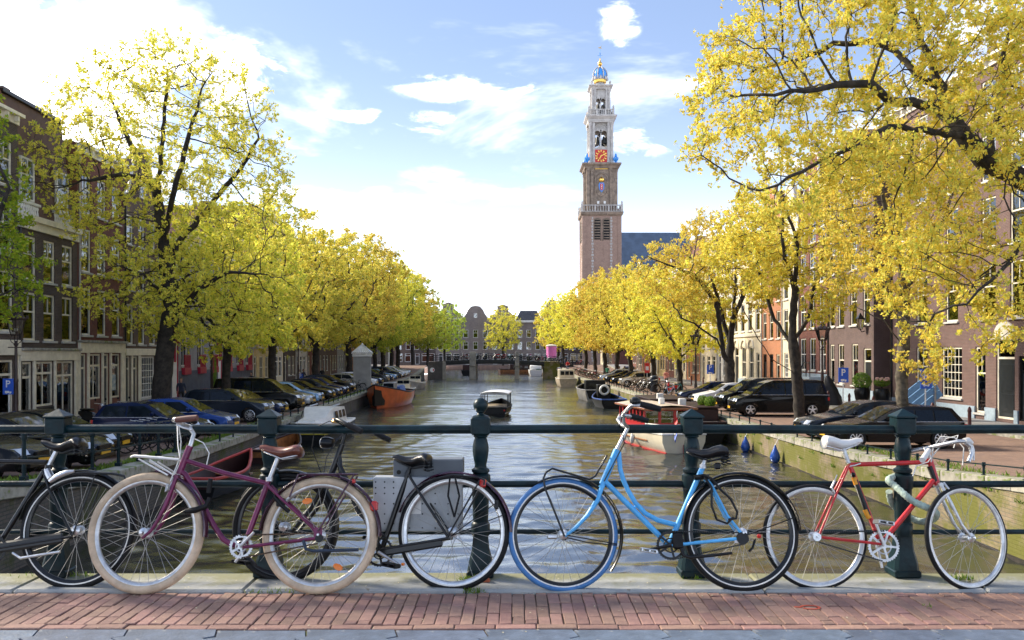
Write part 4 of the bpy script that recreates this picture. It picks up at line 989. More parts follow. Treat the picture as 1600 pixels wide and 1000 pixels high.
# stage 3 pale stone with clock
za, zb = vz, tz(196); h3 = 2.85
def belfry(parent, h, za, zb, mat, col_r):
    m = MB(); t = .8; s = h - .35
    w = .62; gap = .16
    # four corner piers, a middle mullion on each face and the wall above the arches
    zt = zb - 1.6; zl = za + (zb - za) * .05
    for sx_ in (-1, 1):
        for sy in (-1, 1): m.box(sx_ * s - t / 2 - .25 * (sx_ > 0), sx_ * s + t / 2 + .25 * (sx_ < 0), sy * s - t / 2, sy * s + t / 2, za, zb)
    m.build('corner_pier', mat, parent, smooth=0)
    for sx_ in (-1, 1):
        for sy in (-1, 1):
            cm = MB(); cm.lathe([(col_r * 1.3, za), (col_r * 1.3, za + .5), (col_r, za + .7), (col_r * .9, zb - .9), (col_r * 1.25, zb - .6), (col_r * 1.3, zb)], 10, (sx_ * h, sy * h, 0)); cm.build('column', mat, parent); cm = MB(); cm.lathe([(col_r, za), (col_r * .9, zb)], 8, (sx_ * (h - col_r * 2.3), sy * (h + .05), 0)); cm.build('column', mat, parent)
z_mid = tz(237)
m = MB(); sqb(m, h3, za, z_mid); m.build('clock_stage', M_tw, T, smooth=0)
belfry(T, h3 + .15, za, zb, M_tw, .42)
for k in range(4):
    f = empty('belfry_face', T); f.rotation_euler = (0, 0, R(90 * k))
    m = MB(); y = -h3 + .25
    m.box(-.16, .16, y, y + .5, z_mid, tz(206)); m.prism([(-1.9, tz(208))] + [(-.95 + .78 * math.cos(a), tz(212) + .78 * math.sin(a)) for a in np.linspace(math.pi, 0, 9)] + [(.95 + .78 * math.cos(a), tz(212) + .78 * math.sin(a)) for a in np.linspace(math.pi, 0, 9)] + [(1.9, tz(208)), (1.9, tz(204)), (-1.9, tz(204))], lambda a, b: (a, y, b), lambda a, b: (a, y + .5, b))
    m.prism([(-1.9, tz(204)), (1.9, tz(204)), (1.9, zb), (-1.9, zb)], lambda a, b: (a, y + .2, b), lambda a, b: (a, y + .5, b))
    m.tube([(1.8 * math.cos(a), y, tz(206) + 1.6 * math.sin(a)) for a in np.linspace(0, math.pi, 11)], .16, 6); m.tube([(.42 * math.cos(a), y, tz(202) + .42 * math.sin(a)) for a in np.linspace(0, 6.28, 11)], .1, 5)
    m.build('arches', M_tw, f, smooth=0)
    m = MB(); m.lathe([(.7, tz(228)), (.5, tz(224)), (.4, tz(218)), (.1, tz(215))], 10, (-.9, -1.6, 0)); m.lathe([(.6, tz(226)), (.45, tz(222)), (.35, tz(217)), (.1, tz(215))], 10, (.9, -1.6, 0)); m.build('bells', M_bell, f)
    # clock
    c = empty('clock', T, (0, 0, 0)); c.rotation_euler = (0, 0, R(90 * k)); yc = -h3 - .25; zc = tz(247.5); r = 1.72
    MB().box(-r - .22, r + .22, yc, yc + .4, zc - r - .3, zc + r + .22).build('clock_frame', M_tw, c, smooth=0)
    MB().box(-r, r, yc - .05, yc - .0, zc - r, zc + r).build('clock_face', M_clock, c, smooth=0)
    m = MB()
    for q in range(12):
        Mx = Matrix.Translation((0, yc - .06, zc)) @ Matrix.Rotation(R(30 * q), 4, 'Y'); m.box(-.13, .13, -.03, 0, r * .66, r * .95, Mx)
        if q in (1, 2, 5, 7, 8, 11): m.box(.17, .26, -.03, 0, r * .66, r * .95, Mx)
    m.tube([(r * .6 * math.cos(a), yc - .07, zc + r * .6 * math.sin(a)) for a in np.linspace(0, 6.283, 25)[:-1]], .05, 5, closed=True); m.build('numerals', M_gold, c, smooth=0)
    m = MB(); m.box(-.11, .11, -.06, -.03, -.3, r * .85, Matrix.Translation((0, yc - .07, zc)) @ Matrix.Rotation(R(62), 4, 'Y')); m.box(-.14, .14, -.09, -.062, -.3, r * .55, Matrix.Translation((0, yc - .07, zc)) @ Matrix.Rotation(R(210), 4, 'Y')); m.build('hands', M_gold, c, smooth=0)
    MB().prism([(-2.1, zc + r + .22), (2.1, zc + r + .22), (0, zc + r + 1.15)], lambda a, b: (a, yc - .1, b), lambda a, b: (a, yc + .4, b)).build('pediment', M_tw, c, smooth=0)
m = MB(); sqb(m, h3 + .7, zb, zb + .5, h3 + .8); sqb(m, h3 + .8, zb + .5, zb + 1.0); sqb(m, h3 + .95, zb + 1.0, zb + 1.6, h3 + 1.45); sqb(m, h3 + 1.45, zb + 1.6, zb + 1.95); m.build('cornice', M_tw, T, smooth=0)
balustrade(T, h3 + .65, zb + 1.95, 1.75, M_tw, 9)
# stage 4
za, zb = zb + 1.95, tz(143); h4 = 2.25
belfry(T, h4 + .1, za, zb, M_tw, .34)
for k in range(4):
    f = empty('lantern_face', T); f.rotation_euler = (0, 0, R(90 * k)); m = MB(); y = -h4 + .3
    m.box(-.13, .13, y, y + .4, za, tz(156)); m.prism([(-1.5, tz(157))] + [(-.7 + .55 * math.cos(a), tz(160) + .55 * math.sin(a)) for a in np.linspace(math.pi, 0, 9)] + [(.7 + .55 * math.cos(a), tz(160) + .55 * math.sin(a)) for a in np.linspace(math.pi, 0, 9)] + [(1.5, tz(157)), (1.5, zb), (-1.5, zb)], lambda a, b: (a, y, b), lambda a, b: (a, y + .4, b))
    m.box(-1.4, 1.4, y, y + .4, za, za + 2.2); m.build('arches', M_tw, f, smooth=0)
    m = MB(); m.lathe([(.45, tz(172)), (.32, tz(166)), (.1, tz(162))], 9, (-.7, -1.0, 0)); m.build('bell', M_bell, f)
m = MB(); sqb(m, h4 + .4, zb, zb + .4, h4 + .5); sqb(m, h4 + .6, zb + .4, zb + .8, h4 + 1.05); sqb(m, h4 + 1.05, zb + .8, zb + 1.05); m.build('cornice', M_tw, T, smooth=0)
z = zb + 1.05
m = MB()
for k in range(4):
    Rm = Matrix.Rotation(R(90 * k), 4, 'Z'); q_ = MB().lathe([(.3, z), (.2, z + .3), (.4, z + .8), (.1, z + 1.2)], 7, (h4 + .3, h4 + .3, 0)); m.add([Rm @ Vector(v) for v in q_.v], q_.f)
m.lathe([(2.3, z), (1.9, z + .4), (1.35, z + .9), (1.15, z + 1.5), (1.3, z + 1.9), (1.0, z + 2.1)], 12); m.build('scroll_base', M_tw, T)
# imperial crown
cz = tz(117.5)
MB().lathe([(1.2, cz - 2.4), (1.75, cz - 2.2), (1.8, cz - 1.5), (1.7, cz - 1.4)], 18).build('crown_band', M_gold, T)
MB().lathe([(1.55, cz - 1.6), (1.85, cz - .9), (1.95, cz - .2), (1.85, cz + .6), (1.5, cz + 1.3), (.9, cz + 1.8), (.3, cz + 2.05)], 22).build('crown_dome', M_crown, T, smooth=60)
m = MB()
for k in range(8):
    a0 = R(45 * k + 22.5); pr = [(1.75, -1.5), (1.98, -.9), (2.08, -.2), (1.98, .6), (1.62, 1.35), (1.0, 1.92), (.3, 2.2)]
    m.tube([(r_ * math.cos(a0), r_ * math.sin(a0), cz + z_) for r_, z_ in pr], .17, 6)
    m.lathe([(.32, -.25), (.42, .1), (.28, .5), (.05, .9)], 6, (1.95 * math.cos(a0 + R(22.5)), 1.95 * math.sin(a0 + R(22.5)), cz - 1.3))
m.build('crown_ribs', M_tw, T, smooth=50)
m = MB(); m.lathe([(.45, cz + 2.1), (.3, cz + 2.5)], 10); m.ball((0, 0, tz(100)), .62, 14); m.lathe([(.3, tz(97)), (.12, tz(94)), (.2, tz(92)), (.06, tz(91))], 8); m.build('gilt_ball', M_gold, T)
m = MB(); m.tube([(0, 0, tz(96)), (0, 0, tz(73))], .07, 6); m.tube([(-.6, 0, tz(87)), (.6, 0, tz(87))], .06, 5); m.ball((0, 0, tz(84)), .22, 8); m.build('spire_rod', M_crown, T)
MB().prism([(-.5, 0), (.1, .15), (.5, .5), (.2, -.1), (.6, -.3), (-.2, -.3)], lambda a, b: (a, -.03, b + tz(74)), lambda a, b: (a, .03, b + tz(74))).build('weathercock', M_gold, T, smooth=0)
# church nave behind
cn = thing('church', 'church with steep dark slate roof behind the tower and the yellow trees', 'church', (30, 262, -1.9))
MB().box(0, 24.5, 0, 26, -.5, 23).build('nave_wall', M_tb, cn, smooth=0)
zr = EYE + (HY - 359) / F * 266 + 1.9
MB().loft([[(-.5, -.6, 22.5), (25, -.6, 22.5), (25, 26.6, 22.5), (-.5, 26.6, 22.5)], [(2.0, 10, zr), (23.5, 10, zr), (23.5, 14, zr), (2.0, 14, zr)]], True, True).build('roof', pm('church_slate', (.085, .13, .20), .55, 0, .12, .5), cn, smooth=0)
for i in range(4):
    w = empty('window', cn, (3 + i * 6, -.02, 0)); MB().prism(archpoly(1.6, 6, 18), lambda a, b: (a, -.05, b), lambda a, b: (a, .1, b)).build('pane', M_carglass, w, smooth=0)
    m = MB(); m.tube([(1.7, -.05, 6)] + [(1.7 * math.cos(a), -.05, 16.4 + 1.7 * math.sin(a)) for a in np.linspace(0, math.pi, 9)] + [(-1.7, -.05, 6)], .2, 5); m.box(-.08, .08, -.12, 0, 6, 17.8); m.build('frame', M_tw, w, smooth=0)
# ================================================================== TREES
LF_gold = leafmat('gold_leaves', [(0, (.78, .55, .05)), (.35, (.90, .74, .12)), (.72, (.86, .78, .15)), (1, (.48, .56, .08))], .5)
LF_mid = leafmat('yellow_green_leaves', [(0, (.88, .70, .11)), (.45, (.86, .73, .13)), (.78, (.70, .67, .10)), (1, (.38, .44, .06))], .52)
LF_green = leafmat('green_leaves', [(0, (.52, .56, .04)), (.5, (.32, .48, .03)), (1, (.17, .33, .02))], .52)
def blob(rng, n, blobs):
    """points filling a union of ellipsoids, a little denser outside"""
    vol = np.array([b[1][0] * b[1][1] * b[1][2] * (b[2] if len(b) > 2 else 1) for b in blobs]); vol = vol / vol.sum(); out_ = []
    for b, k in zip(blobs, (vol * n).astype(int)):
        d_ = rng.normal(size=(k, 3)); d_ /= np.linalg.norm(d_, axis=1)[:, None]; r = rng.uniform(.12, 1, k) ** .42
        out_.append(np.array(b[0]) + d_ * r[:, None] * np.array(b[1]))
    return np.concatenate(out_)
def grow(seeds, att, D=.42, dk=.6, iters=90, up=.06, seed=1, jit=.18):
    rng = np.random.default_rng(seed); pos = []; par = []
    for path, root in seeds:      # polylines; each starts at node nearest to its first point
        p = [np.array(q, float) for q in path]; last = -1
        if pos: last = int(np.argmin(np.linalg.norm(np.array(pos) - p[0], axis=1)))
        else: pos.append(p[0]); par.append(-1); last = 0
        for a, b in zip(p, p[1:]):
            k = max(1, int(np.linalg.norm(b - a) / D))
            for i in range(1, k + 1):
                q = a + (b - a) * i / k + rng.normal(size=3) * .025; pos.append(q); par.append(last); last = len(pos) - 1
    P = np.zeros((len(pos) + 14000, 3)); n = len(pos); P[:n] = pos; par = list(par); kids = np.zeros(len(P), int)
    for q in par:
        if q >= 0: kids[q] += 1
    A = att.copy(); dist = np.full(len(A), 1e9); near = np.zeros(len(A), int)
    def upd(i0, i1):
        for c in range(i0, i1, 400):
            e = min(i1, c + 400); d_ = np.linalg.norm(A[:, None] - P[None, c:e], axis=2); j = d_.argmin(1); m_ = d_[np.arange(len(A)), j]; b = m_ < dist
            dist[b] = m_[b]; near[b] = c + j[b]
    upd(0, n)
    for it in range(iters):
        keep = dist > dk; A = A[keep]; dist = dist[keep]; near = near[keep]
        if len(A) < 4 or n > len(P) - 600: break
        v = A - P[near]; v /= (np.linalg.norm(v, axis=1)[:, None] + 1e-9)
        S = np.zeros((n, 3)); np.add.at(S, near, v); ids = np.unique(near); ids = ids[kids[ids] < 4]
        if len(ids) == 0: break
        d_ = S[ids]; d_ /= (np.linalg.norm(d_, axis=1)[:, None] + 1e-9); d_ += rng.normal(size=d_.shape) * jit; d_[:, 2] += up; d_ /= np.linalg.norm(d_, axis=1)[:, None]
        k = len(ids); k = min(k, len(P) - n); P[n:n + k] = P[ids[:k]] + d_[:k] * D; par += list(ids[:k]); kids[ids[:k]] += 1; o = n; n += k; upd(o, n)
        blocked = kids[near] >= 4; A = A[~blocked]; dist = dist[~blocked]; near = near[~blocked]
    return P[:n], np.array(par)
def tree_mesh(P, par, rb, rt=.010, seed=1, leaf=None, tw=2, tl=(.3, .75), nc=5, nl=4, ls=(.05, .09), bark=M_bark, kmax=5, leafmat_=None, zmin=None, rpow=None, up=.25, droop=0.):
    rng = np.random.default_rng(seed); n = len(P); cnt = np.zeros(n); 
    ch = [[] for _ in range(n)]
    for i in range(1, n): ch[par[i]].append(i)
    order = []; st = [0]
    while st: i = st.pop(); order.append(i); st += ch[i]
    for i in reversed(order): cnt[i] = 1 if not ch[i] else sum(cnt[c] for c in ch[i])
    size = np.ones(n)
    for i in reversed(order): size[i] = 1 + sum(size[c] for c in ch[i])
    p = math.log(rb / rt) / math.log(max(cnt[0], 2)); r = rt * cnt ** p
    # flare at the foot
    V = []; Fq = []; nv = 0
    def chain(start, first):
        nonlocal nv
        ids = [start] if start < 0 else []
        pts = []; rr = []
        i = first
        if par[i] >= 0: pts.append(P[par[i]]); rr.append(min(r[par[i]], r[i] * 1.15))
        nxt = []
        while True:
            pts.append(P[i]); rr.append(r[i]); c = ch[i]
            if not c: break
            b = max(c, key=lambda q: cnt[q] + 1e-3 * size[q]); nxt += [q for q in c if q != b]; i = b
        k = 9 if rr[0] > .12 else 6 if rr[0] > .04 else 4 if rr[0] > .018 else 3
        if len(pts) >= 2:
            pa = np.array(pts); t = np.gradient(pa, axis=0); t /= (np.linalg.norm(t, axis=1)[:, None] + 1e-9)
            u = np.cross(t, [0.31, .87, .38]); u /= (np.linalg.norm(u, axis=1)[:, None] + 1e-9); w = np.cross(t, u)
            an = np.arange(k) * 2 * math.pi / k; rr_ = np.array(rr)
            ring = pa[:, None] + rr_[:, None, None] * (u[:, None] * np.cos(an)[None, :, None] + w[:, None] * np.sin(an)[None, :, None])
            if k == 9: ring += rng.normal(size=ring.shape) * (rr_[:, None, None] * .05)
            m_ = len(pa); V.append(ring.reshape(-1, 3)); ii = np.arange(m_ - 1)[:, None] * k; jj = np.arange(k)[None]; j2 = (jj + 1) % k
            Fq.append((np.stack([ii + jj, ii + j2, ii + k + j2, ii + k + jj], 2).reshape(-1, 4) + nv)); nv += m_ * k
        return nxt
    stack = [ch[0][0]] + ch[0][1:] if ch[0] else []
    r[0] *= 1.25
    while stack: stack += chain(0, stack.pop())
    # twigs and leaves
    a = np.array([i for i in range(n) if size[i] <= kmax and (zmin is None or P[i, 2] > zmin)])
    dn = P[a] - P[par[a]]; dn /= (np.linalg.norm(dn, axis=1)[:, None] + 1e-9)
    p0 = np.repeat(P[a], tw, 0); dd = np.repeat(dn, tw, 0) * .7 + rng.normal(size=(len(p0), 3)) * .62; dd[:, 2] += up; dd /= np.linalg.norm(dd, axis=1)[:, None]
    ln = rng.uniform(tl[0], tl[1], len(p0)); end = p0 + dd * ln[:, None]; end[:, 2] -= droop * ln
    # twig slivers (three sided)
    u = np.cross(dd, [.2, .5, .8]); u /= np.linalg.norm(u, axis=1)[:, None]; w = np.cross(dd, u); tr = rt * .55
    tv = np.stack([p0 + u * tr, p0 - u * tr * .5 + w * tr * .87, p0 - u * tr * .5 - w * tr * .87, end], 1).reshape(-1, 3); b = np.arange(len(p0))[:, None] * 4 + nv
    V.append(tv); T3 = np.concatenate([b + np.array([0, 1, 3]), b + np.array([1, 2, 3]), b + np.array([2, 0, 3])]); nv += len(tv)
    wood = npmesh('trunk', np.concatenate(V), [np.concatenate(Fq), T3], bark, True)
    m_ = len(p0); t = rng.uniform(.12, 1.05, (m_, nc)); c = p0[:, None] + (end - p0)[:, None] * t[..., None] + rng.normal(size=(m_, nc, 3)) * .035
    c = np.repeat(c.reshape(-1, 3), nl, 0); dl = np.repeat(np.repeat(dd, nc, 0), nl, 0); k = len(c)
    c = c + rng.normal(size=(k, 3)) * (ls[1] * .48)
    ax = dl * .55 + rng.normal(size=(k, 3)) * .75; ax /= np.linalg.norm(ax, axis=1)[:, None]
    nb = np.cross(ax, rng.normal(size=(k, 3))); nb /= (np.linalg.norm(nb, axis=1)[:, None] + 1e-9); nn = np.cross(ax, nb)
    s = rng.uniform(ls[0], ls[1], k)[:, None]; wd_ = rng.uniform(.38, .62, k)[:, None]
    q = np.stack([c - ax * s, c + nb * s * wd_ + nn * s * .12, c + ax * s, c - nb * s * wd_ + nn * s * .12], 1).reshape(-1, 3)
    crown = npmesh('crown', q, [np.arange(len(q)).reshape(-1, 4)], leafmat_)
    return wood, crown
def plant(name, label, wood, crown, loc, rz=0, sc=1, group=None):
    t = thing(name, label, 'tree', loc, rz, group); put('trunk', wood, t); put('crown', crown, t); t.scale = (sc,) * 3; return t
def rel(pts, o): return [tuple(Vector(p) - o) for p in pts]
GR_L, GR_R = 'trees along the left quay', 'trees along the right quay'
# --- big left tree, limbs traced
Y = 41.5; o = Vector((at(250, 664, Y).x, Y, zq(Y)))
def A3(px, py, dy=0, Y=41.5): return at(px, py, Y + dy)
trunk = [o, A3(252, 610), A3(260, 540), A3(268, 480), A3(258, 400), A3(249, 330), A3(246, 300)]
seeds = [(rel(trunk, o), 0), (rel([A3(246, 302), A3(222, 277, -.5), A3(190, 272, -1), A3(140, 282, -1.5)], o), 0), (rel([A3(246, 300), A3(250, 250, .3), A3(256, 190, .5), A3(262, 120, 0)], o), 0),
         (rel([A3(240, 290), A3(219, 255, .8), A3(190, 195, 1.4), A3(168, 140, 1.5)], o), 0), (rel([A3(266, 430), A3(276, 380, .4), A3(320, 332, 1), A3(352, 292, 1.4), A3(388, 245, 1.2), A3(404, 215, 1)], o), 0),
         (rel([A3(256, 380), A3(270, 310, -1.2), A3(290, 230, -2), A3(310, 160, -2.2)], o), 0), (rel([A3(266, 500), A3(310, 450, -1.5), A3(360, 425, -2.5), A3(420, 430, -3)], o), 0),
         (rel([A3(262, 470), A3(225, 430, -2), A3(190, 415, -3)], o), 0), (rel([A3(266, 490), A3(280, 440, 2), A3(330, 410, 3.5)], o), 0)]
def B3(px, py, rx, ry, rd, Y=41.5, dy=0, k=1): return (tuple(at(px, py, Y + dy) - o), (rx / F * Y, rd, ry / F * Y), k)
bl = [B3(262, 205, 175, 150, 4.6), B3(140, 270, 95, 120, 3.8), B3(385, 310, 80, 150, 3.8), B3(255, 440, 120, 90, 4.2), B3(350, 465, 130, 80, 3.8, k=1.2), B3(160, 450, 45, 55, 3, dy=-1)]
rng = np.random.default_rng(11)
P_, pr_ = grow(seeds, blob(rng, 2300, bl), .36, .52, 80, .05, 2)
wd_, cr_ = tree_mesh(P_, pr_, .42, .011, 3, tw=3, nc=3, nl=6, ls=(.045, .082), leafmat_=LF_mid, kmax=5, zmin=2.6)
plant('elm_tree', 'large spreading yellow green tree with dark forked trunk on the left quay', wd_, cr_, o, 0, 1, GR_L)
# --- greener tree at the left edge
Y = 26.0; o = Vector((-16.9, Y, zq(Y)))
trunk = [o, o + Vector((.1, .1, 2.5)), o + Vector((.3, 0, 4.5))]
seeds = [(rel(trunk, o), 0), ([(.3, 0, 4.5), (1.5, .3, 6.2), (2.2, .2, 8)], 0), ([(.3, 0, 4.5), (-1, -.5, 6.5), (-1.5, -.6, 8.5)], 0), ([(.2, 0, 3.6), (1.9, -.5, 4.6), (2.8, -.6, 5.0)], 0)]
bl = [((.4, 0, 8.2), (2.3, 2.6, 2.9)), ((1.2, 0, 5.6), (2.0, 2.4, 1.8)), ((-1.6, 0, 7), (2.2, 2.2, 2.6))]
P_, pr_ = grow(seeds, blob(rng, 950, bl), .32, .48, 60, .05, 4)
wd_, cr_ = tree_mesh(P_, pr_, .26, .010, 5, tw=3, nc=5, nl=4, ls=(.04, .075), leafmat_=LF_green, kmax=5)
plant('elm_tree', 'fresh green tree reaching in at the left edge of the picture', wd_, cr_, o, 0, 1, GR_L)
# --- near right tree with the heavy dark limb
Y = 20.0; o = Vector((15.2, Y, zq(Y)))
def A3(px, py, dy=0): return at(px, py, 20.0 + dy)
trunk = [o, o + Vector((-.1, 0, 2.6)), o + Vector((-.5, 0, 5.0)), at(1700, 330, 20), at(1577, 269, 20)]
seeds = [(rel(trunk, o), 0), (rel([A3(1577, 269), A3(1547, 252), A3(1516, 218), A3(1488, 188, .3), A3(1468, 157, .5), A3(1471, 134, .6), A3(1449, 84, .8), A3(1426, 28, 1), A3(1405, -60, 1.2)], o), 0),
         (rel([A3(1472, 165, .4), A3(1443, 165, -.2), A3(1410, 162, -.6), A3(1387, 158, -.9), A3(1359, 134, -1.2), A3(1309, 134, -1.4), A3(1258, 140, -1.6), A3(1190, 150, -1.8)], o), 0),
         (rel([A3(1466, 140, .5), A3(1426, 112, 1), A3(1398, 78, 1.4), A3(1359, 64, 1.7), A3(1303, 70, 2), A3(1240, 95, 2.2), A3(1180, 110, 2.4)], o), 0),
         (rel([A3(1510, 214, .1), A3(1470, 208, -.8), A3(1426, 202, -1.3), A3(1387, 196, -1.6), A3(1354, 218, -1.9), A3(1292, 246, -2.2), A3(1253, 269, -2.4), A3(1190, 297, -2.6)], o), 0),
         (rel([A3(1545, 250), A3(1560, 180, 1), A3(1570, 90, 1.6), A3(1590, 0, 2)], o), 0), (rel([at(1700, 330, 20), A3(1720, 200, -.5), A3(1740, 60, -1), A3(1730, -80, -1)], o), 0),
         (rel([A3(1640, 300), A3(1600, 380, -1.5), A3(1560, 430, -2.2), A3(1510, 470, -2.6)], o), 0), (rel([at(1790, 470, 20), A3(1700, 480, -1.4), A3(1620, 520, -2.4)], o), 0)]
def B3(px, py, rx, ry, rd, dy=0, k=1): return (tuple(at(px, py, 20 + dy) - o), (rx / F * 20, rd, ry / F * 20), k)
bl = [B3(1150, 235, 85, 60, 1.4, -1.6), B3(1200, 320, 75, 45, 1.3, -2), B3(1330, 90, 245, 95, 2.6), B3(1180, 140, 120, 75, 1.9), B3(1430, 210, 200, 90, 2.4), B3(1540, 60, 170, 130, 2.6), B3(1530, 340, 140, 130, 1.9, -1.0), B3(1330, 250, 120, 50, 1.6, -1.5), B3(1720, 120, 150, 220, 3),
      B3(1530, 500, 130, 70, 1.3, -1.6, .8), B3(1350, -60, 220, 80, 2.4), B3(1460, 430, 90, 60, 1.2, -1.4, .8)]
P_, pr_ = grow(seeds, blob(rng, 2750, bl), .26, .36, 85, .03, 6)
wd_, cr_ = tree_mesh(P_, pr_, .31, .0075, 7, tw=5, nc=4, nl=5, ls=(.028, .054), tl=(.2, .5), leafmat_=LF_gold, kmax=4, zmin=2.2)
plant('elm_tree', 'golden yellow tree whose heavy dark limb reaches in from the top right', wd_, cr_, o, 0, 1, GR_R)
# --- right tree at x 1410
def tall(base, px_base, Y, trunk_px, limbs, blobs, n, seed, rb, mat, label, group, ls=(.048, .09), tw=4, D=.32, dk=.48, zmin=3.0, bark=M_bark, kmax=5, name='elm_tree', nl=4):
    o = Vector(base); 
    seeds = [(rel([o] + [at(x, y, Y + d_) for x, y, d_ in trunk_px], o), 0)] + [(rel([at(x, y, Y + d_) for x, y, d_ in l], o), 0) for l in limbs]
    bl = [(tuple(at(x, y, Y + d_) - o), (rx / F * Y, rd, ry / F * Y), k) for x, y, d_, rx, ry, rd, k in blobs]
    P_, pr_ = grow(seeds, blob(np.random.default_rng(seed), n, bl), D, dk, 70, .05, seed)
    w_, c_ = tree_mesh(P_, pr_, rb, .009, seed + 1, tw=tw, nc=4, nl=nl, ls=ls, leafmat_=mat, kmax=kmax, zmin=zmin, bark=bark)
    return plant(name, label, w_, c_, o, 0, 1, group), w_, c_
tall((at(1410, 650, 33).x, 33, zq(33)), 1410, 33, [(1410, 560, 0), (1412, 480, 0), (1408, 400, 0), (1400, 300, 0)],
     [[(1411, 540, 0), (1380, 500, -.6), (1340, 480, -1)], [(1411, 470, 0), (1375, 420, .6), (1345, 350, 1)], [(1410, 460, 0), (1450, 400, -.5), (1480, 330, -.8)], [(1408, 420, 0), (1385, 330, -1), (1370, 250, -1.2)]],
     [(1400, 300, 0, 120, 120, 2.6, 1), (1430, 430, 0, 110, 60, 2.2, 1), (1330, 400, 0, 60, 70, 2, .7), (1480, 350, 0, 70, 110, 2, .8), (1450, 570, -.5, 70, 40, 1.3, .5)], 850, 21, .22, LF_gold, 'slim golden tree in front of the purple brown house, beside the parking sign', GR_R, ls=(.042, .08), zmin=2.2, bark=M_bark_light)
tall((at(1250, 655, 43).x, 43, zq(43)), 1250, 43, [(1247, 600, 0), (1238, 520, 0), (1243, 440, 0), (1246, 360, 0)],
     [[(1245, 585, 0), (1205, 560, -.8), (1180, 520, -1.2), (1160, 480, -1.4)], [(1240, 540, 0), (1210, 500, .8), (1190, 440, 1.2), (1180, 390, 1.3)], [(1240, 530, 0), (1262, 500, .6), (1275, 440, 1), (1290, 380, 1)], [(1242, 450, 0), (1225, 400, -1), (1222, 330, -1.2)], [(1246, 380, 0), (1220, 300, .3), (1217, 220, .2)]],
     [(1240, 360, 0, 110, 90, 3.2, 1), (1175, 400, 0, 80, 70, 2.8, 1), (1290, 420, 0, 60, 90, 2.6, .8), (1216, 250, 0, 26, 60, 1.0, .5)], 850, 31, .26, LF_gold, 'golden tree with curved low limbs behind the black van', GR_R, zmin=3.6)
tall((at(1138, 625, 56).x, 56, zq(56)), 1138, 56, [(1140, 560, 0), (1146, 490, 0), (1150, 420, 0)],
     [[(1139, 570, 0), (1120, 530, -.6), (1085, 505, -1.2), (1065, 498, -1.4)], [(1142, 540, 0), (1125, 480, .8), (1110, 430, 1.2)], [(1146, 500, 0), (1165, 450, .6), (1185, 400, 1)], [(1130, 545, -.3), (1118, 470, -1.6), (1085, 430, -2.2), (1010, 400, -2.4)]],
     [(1140, 390, 0, 95, 70, 3.8, 1), (1060, 430, 0, 80, 60, 3.6, 1), (1180, 430, 0, 55, 60, 3, .7), (1110, 470, 0, 80, 40, 3, .7)], 900, 41, .33, LF_gold, 'golden tree with dark leaning forked trunk beyond the black vans', GR_R, zmin=4.0)
# --- generic trees for the two rows
def generic(seed, hgt, rad, mat, bare=3.2, n=800, ls=(.07, .13), rb=.26):
    g = np.random.default_rng(seed); top = hgt
    seeds = [([(0, 0, 0), (.1, 0, bare * .6), (.0, .1, bare), (.1, 0, hgt * .5), (.15, .1, hgt * .75)], 0)]
    for k in range(6):
        a = k * 1.05 + g.uniform(-.4, .4); z0 = bare + g.uniform(-.3, 1.6); seeds.append(([(0.05, .05, z0), (rad * .35 * math.cos(a), rad * .35 * math.sin(a), z0 + 1.3), (rad * .65 * math.cos(a), rad * .65 * math.sin(a), z0 + 2.6 + g.uniform(0, 1.5))], 0))
    bl = [((0, 0, hgt * .62), (rad, rad, hgt * .36)), ((0, 0, hgt * .40), (rad * .95, rad * .95, hgt * .17))]
    for k in range(4):
        a = g.uniform(0, 6.28); bl.append(((rad * .55 * math.cos(a), rad * .55 * math.sin(a), hgt * g.uniform(.45, .8)), (rad * .5,) * 2 + (hgt * .16,), .8))
    P_, pr_ = grow(seeds, blob(g, n, bl), .42, .62, 60, .05, seed)
    return tree_mesh(P_, pr_, rb, .012, seed, tw=3, nc=4, nl=4, ls=ls, leafmat_=mat, kmax=5, zmin=bare * .85, tl=(.3, .8))
LF_lime = leafmat('lime_leaves', [(0, (.74, .68, .08)), (.5, (.56, .62, .08)), (1, (.28, .42, .05))], .52)
def recol(wc, mat):
    c = wc[1].copy(); c.materials[0] = mat; return wc[0], c
GA = [generic(51, 13.2, 5.0, LF_gold), generic(52, 12.6, 4.6, LF_gold), generic(53, 13.6, 5.0, LF_gold)]
GB = [generic(61, 13.6, 5.0, LF_mid, bare=3.6), generic(62, 14.4, 4.6, LF_mid, bare=3.4), generic(63, 13.2, 5.2, LF_mid, bare=3.6)]
GB += [recol(GB[1], LF_lime), recol(GA[1], LF_lime)]; GA.append(recol(GA[2], LF_mid))
g = random.Random(8)
for i, (Y, x) in enumerate(((71, 1063), (84, 1020), (97, 985), (108, 964), (119, 945), (131, 930), (143, 915), (176, 880), (188, 872))):
    w_, c_ = GA[(0, 1, 3, 2, 0, 3, 1, 2, 0)[i]]; X = (x - 800) / F * Y
    plant('elm_tree', 'golden right quay tree, %s beyond the forked dark tree' % ords[i], w_, c_, (X, Y, zq(Y)), g.uniform(0, 6.28), (.84, .92, .98, 1.04, 1.08, 1.08, 1.1, 1.1, 1.1)[i], GR_R)
LT = ((49.2, -15.6, 'with trunk between the grey and the dark blue parked cars'), (60, -16.0, 'with trunk behind the large black minivan'), (78, -17.0, 'with slim trunk at the end of the first car row'), (95.5, -17.4, 'beside the grey advertising pillar'))
for i, (Y, X, w) in enumerate(LT):
    w_, c_ = GB[i % 3]; plant('elm_tree', 'yellow green left quay tree ' + w, w_, c_, (X, Y, zq(Y)), g.uniform(0, 6.28), (.9, .98, 1.12, 1.26)[i], GR_L)
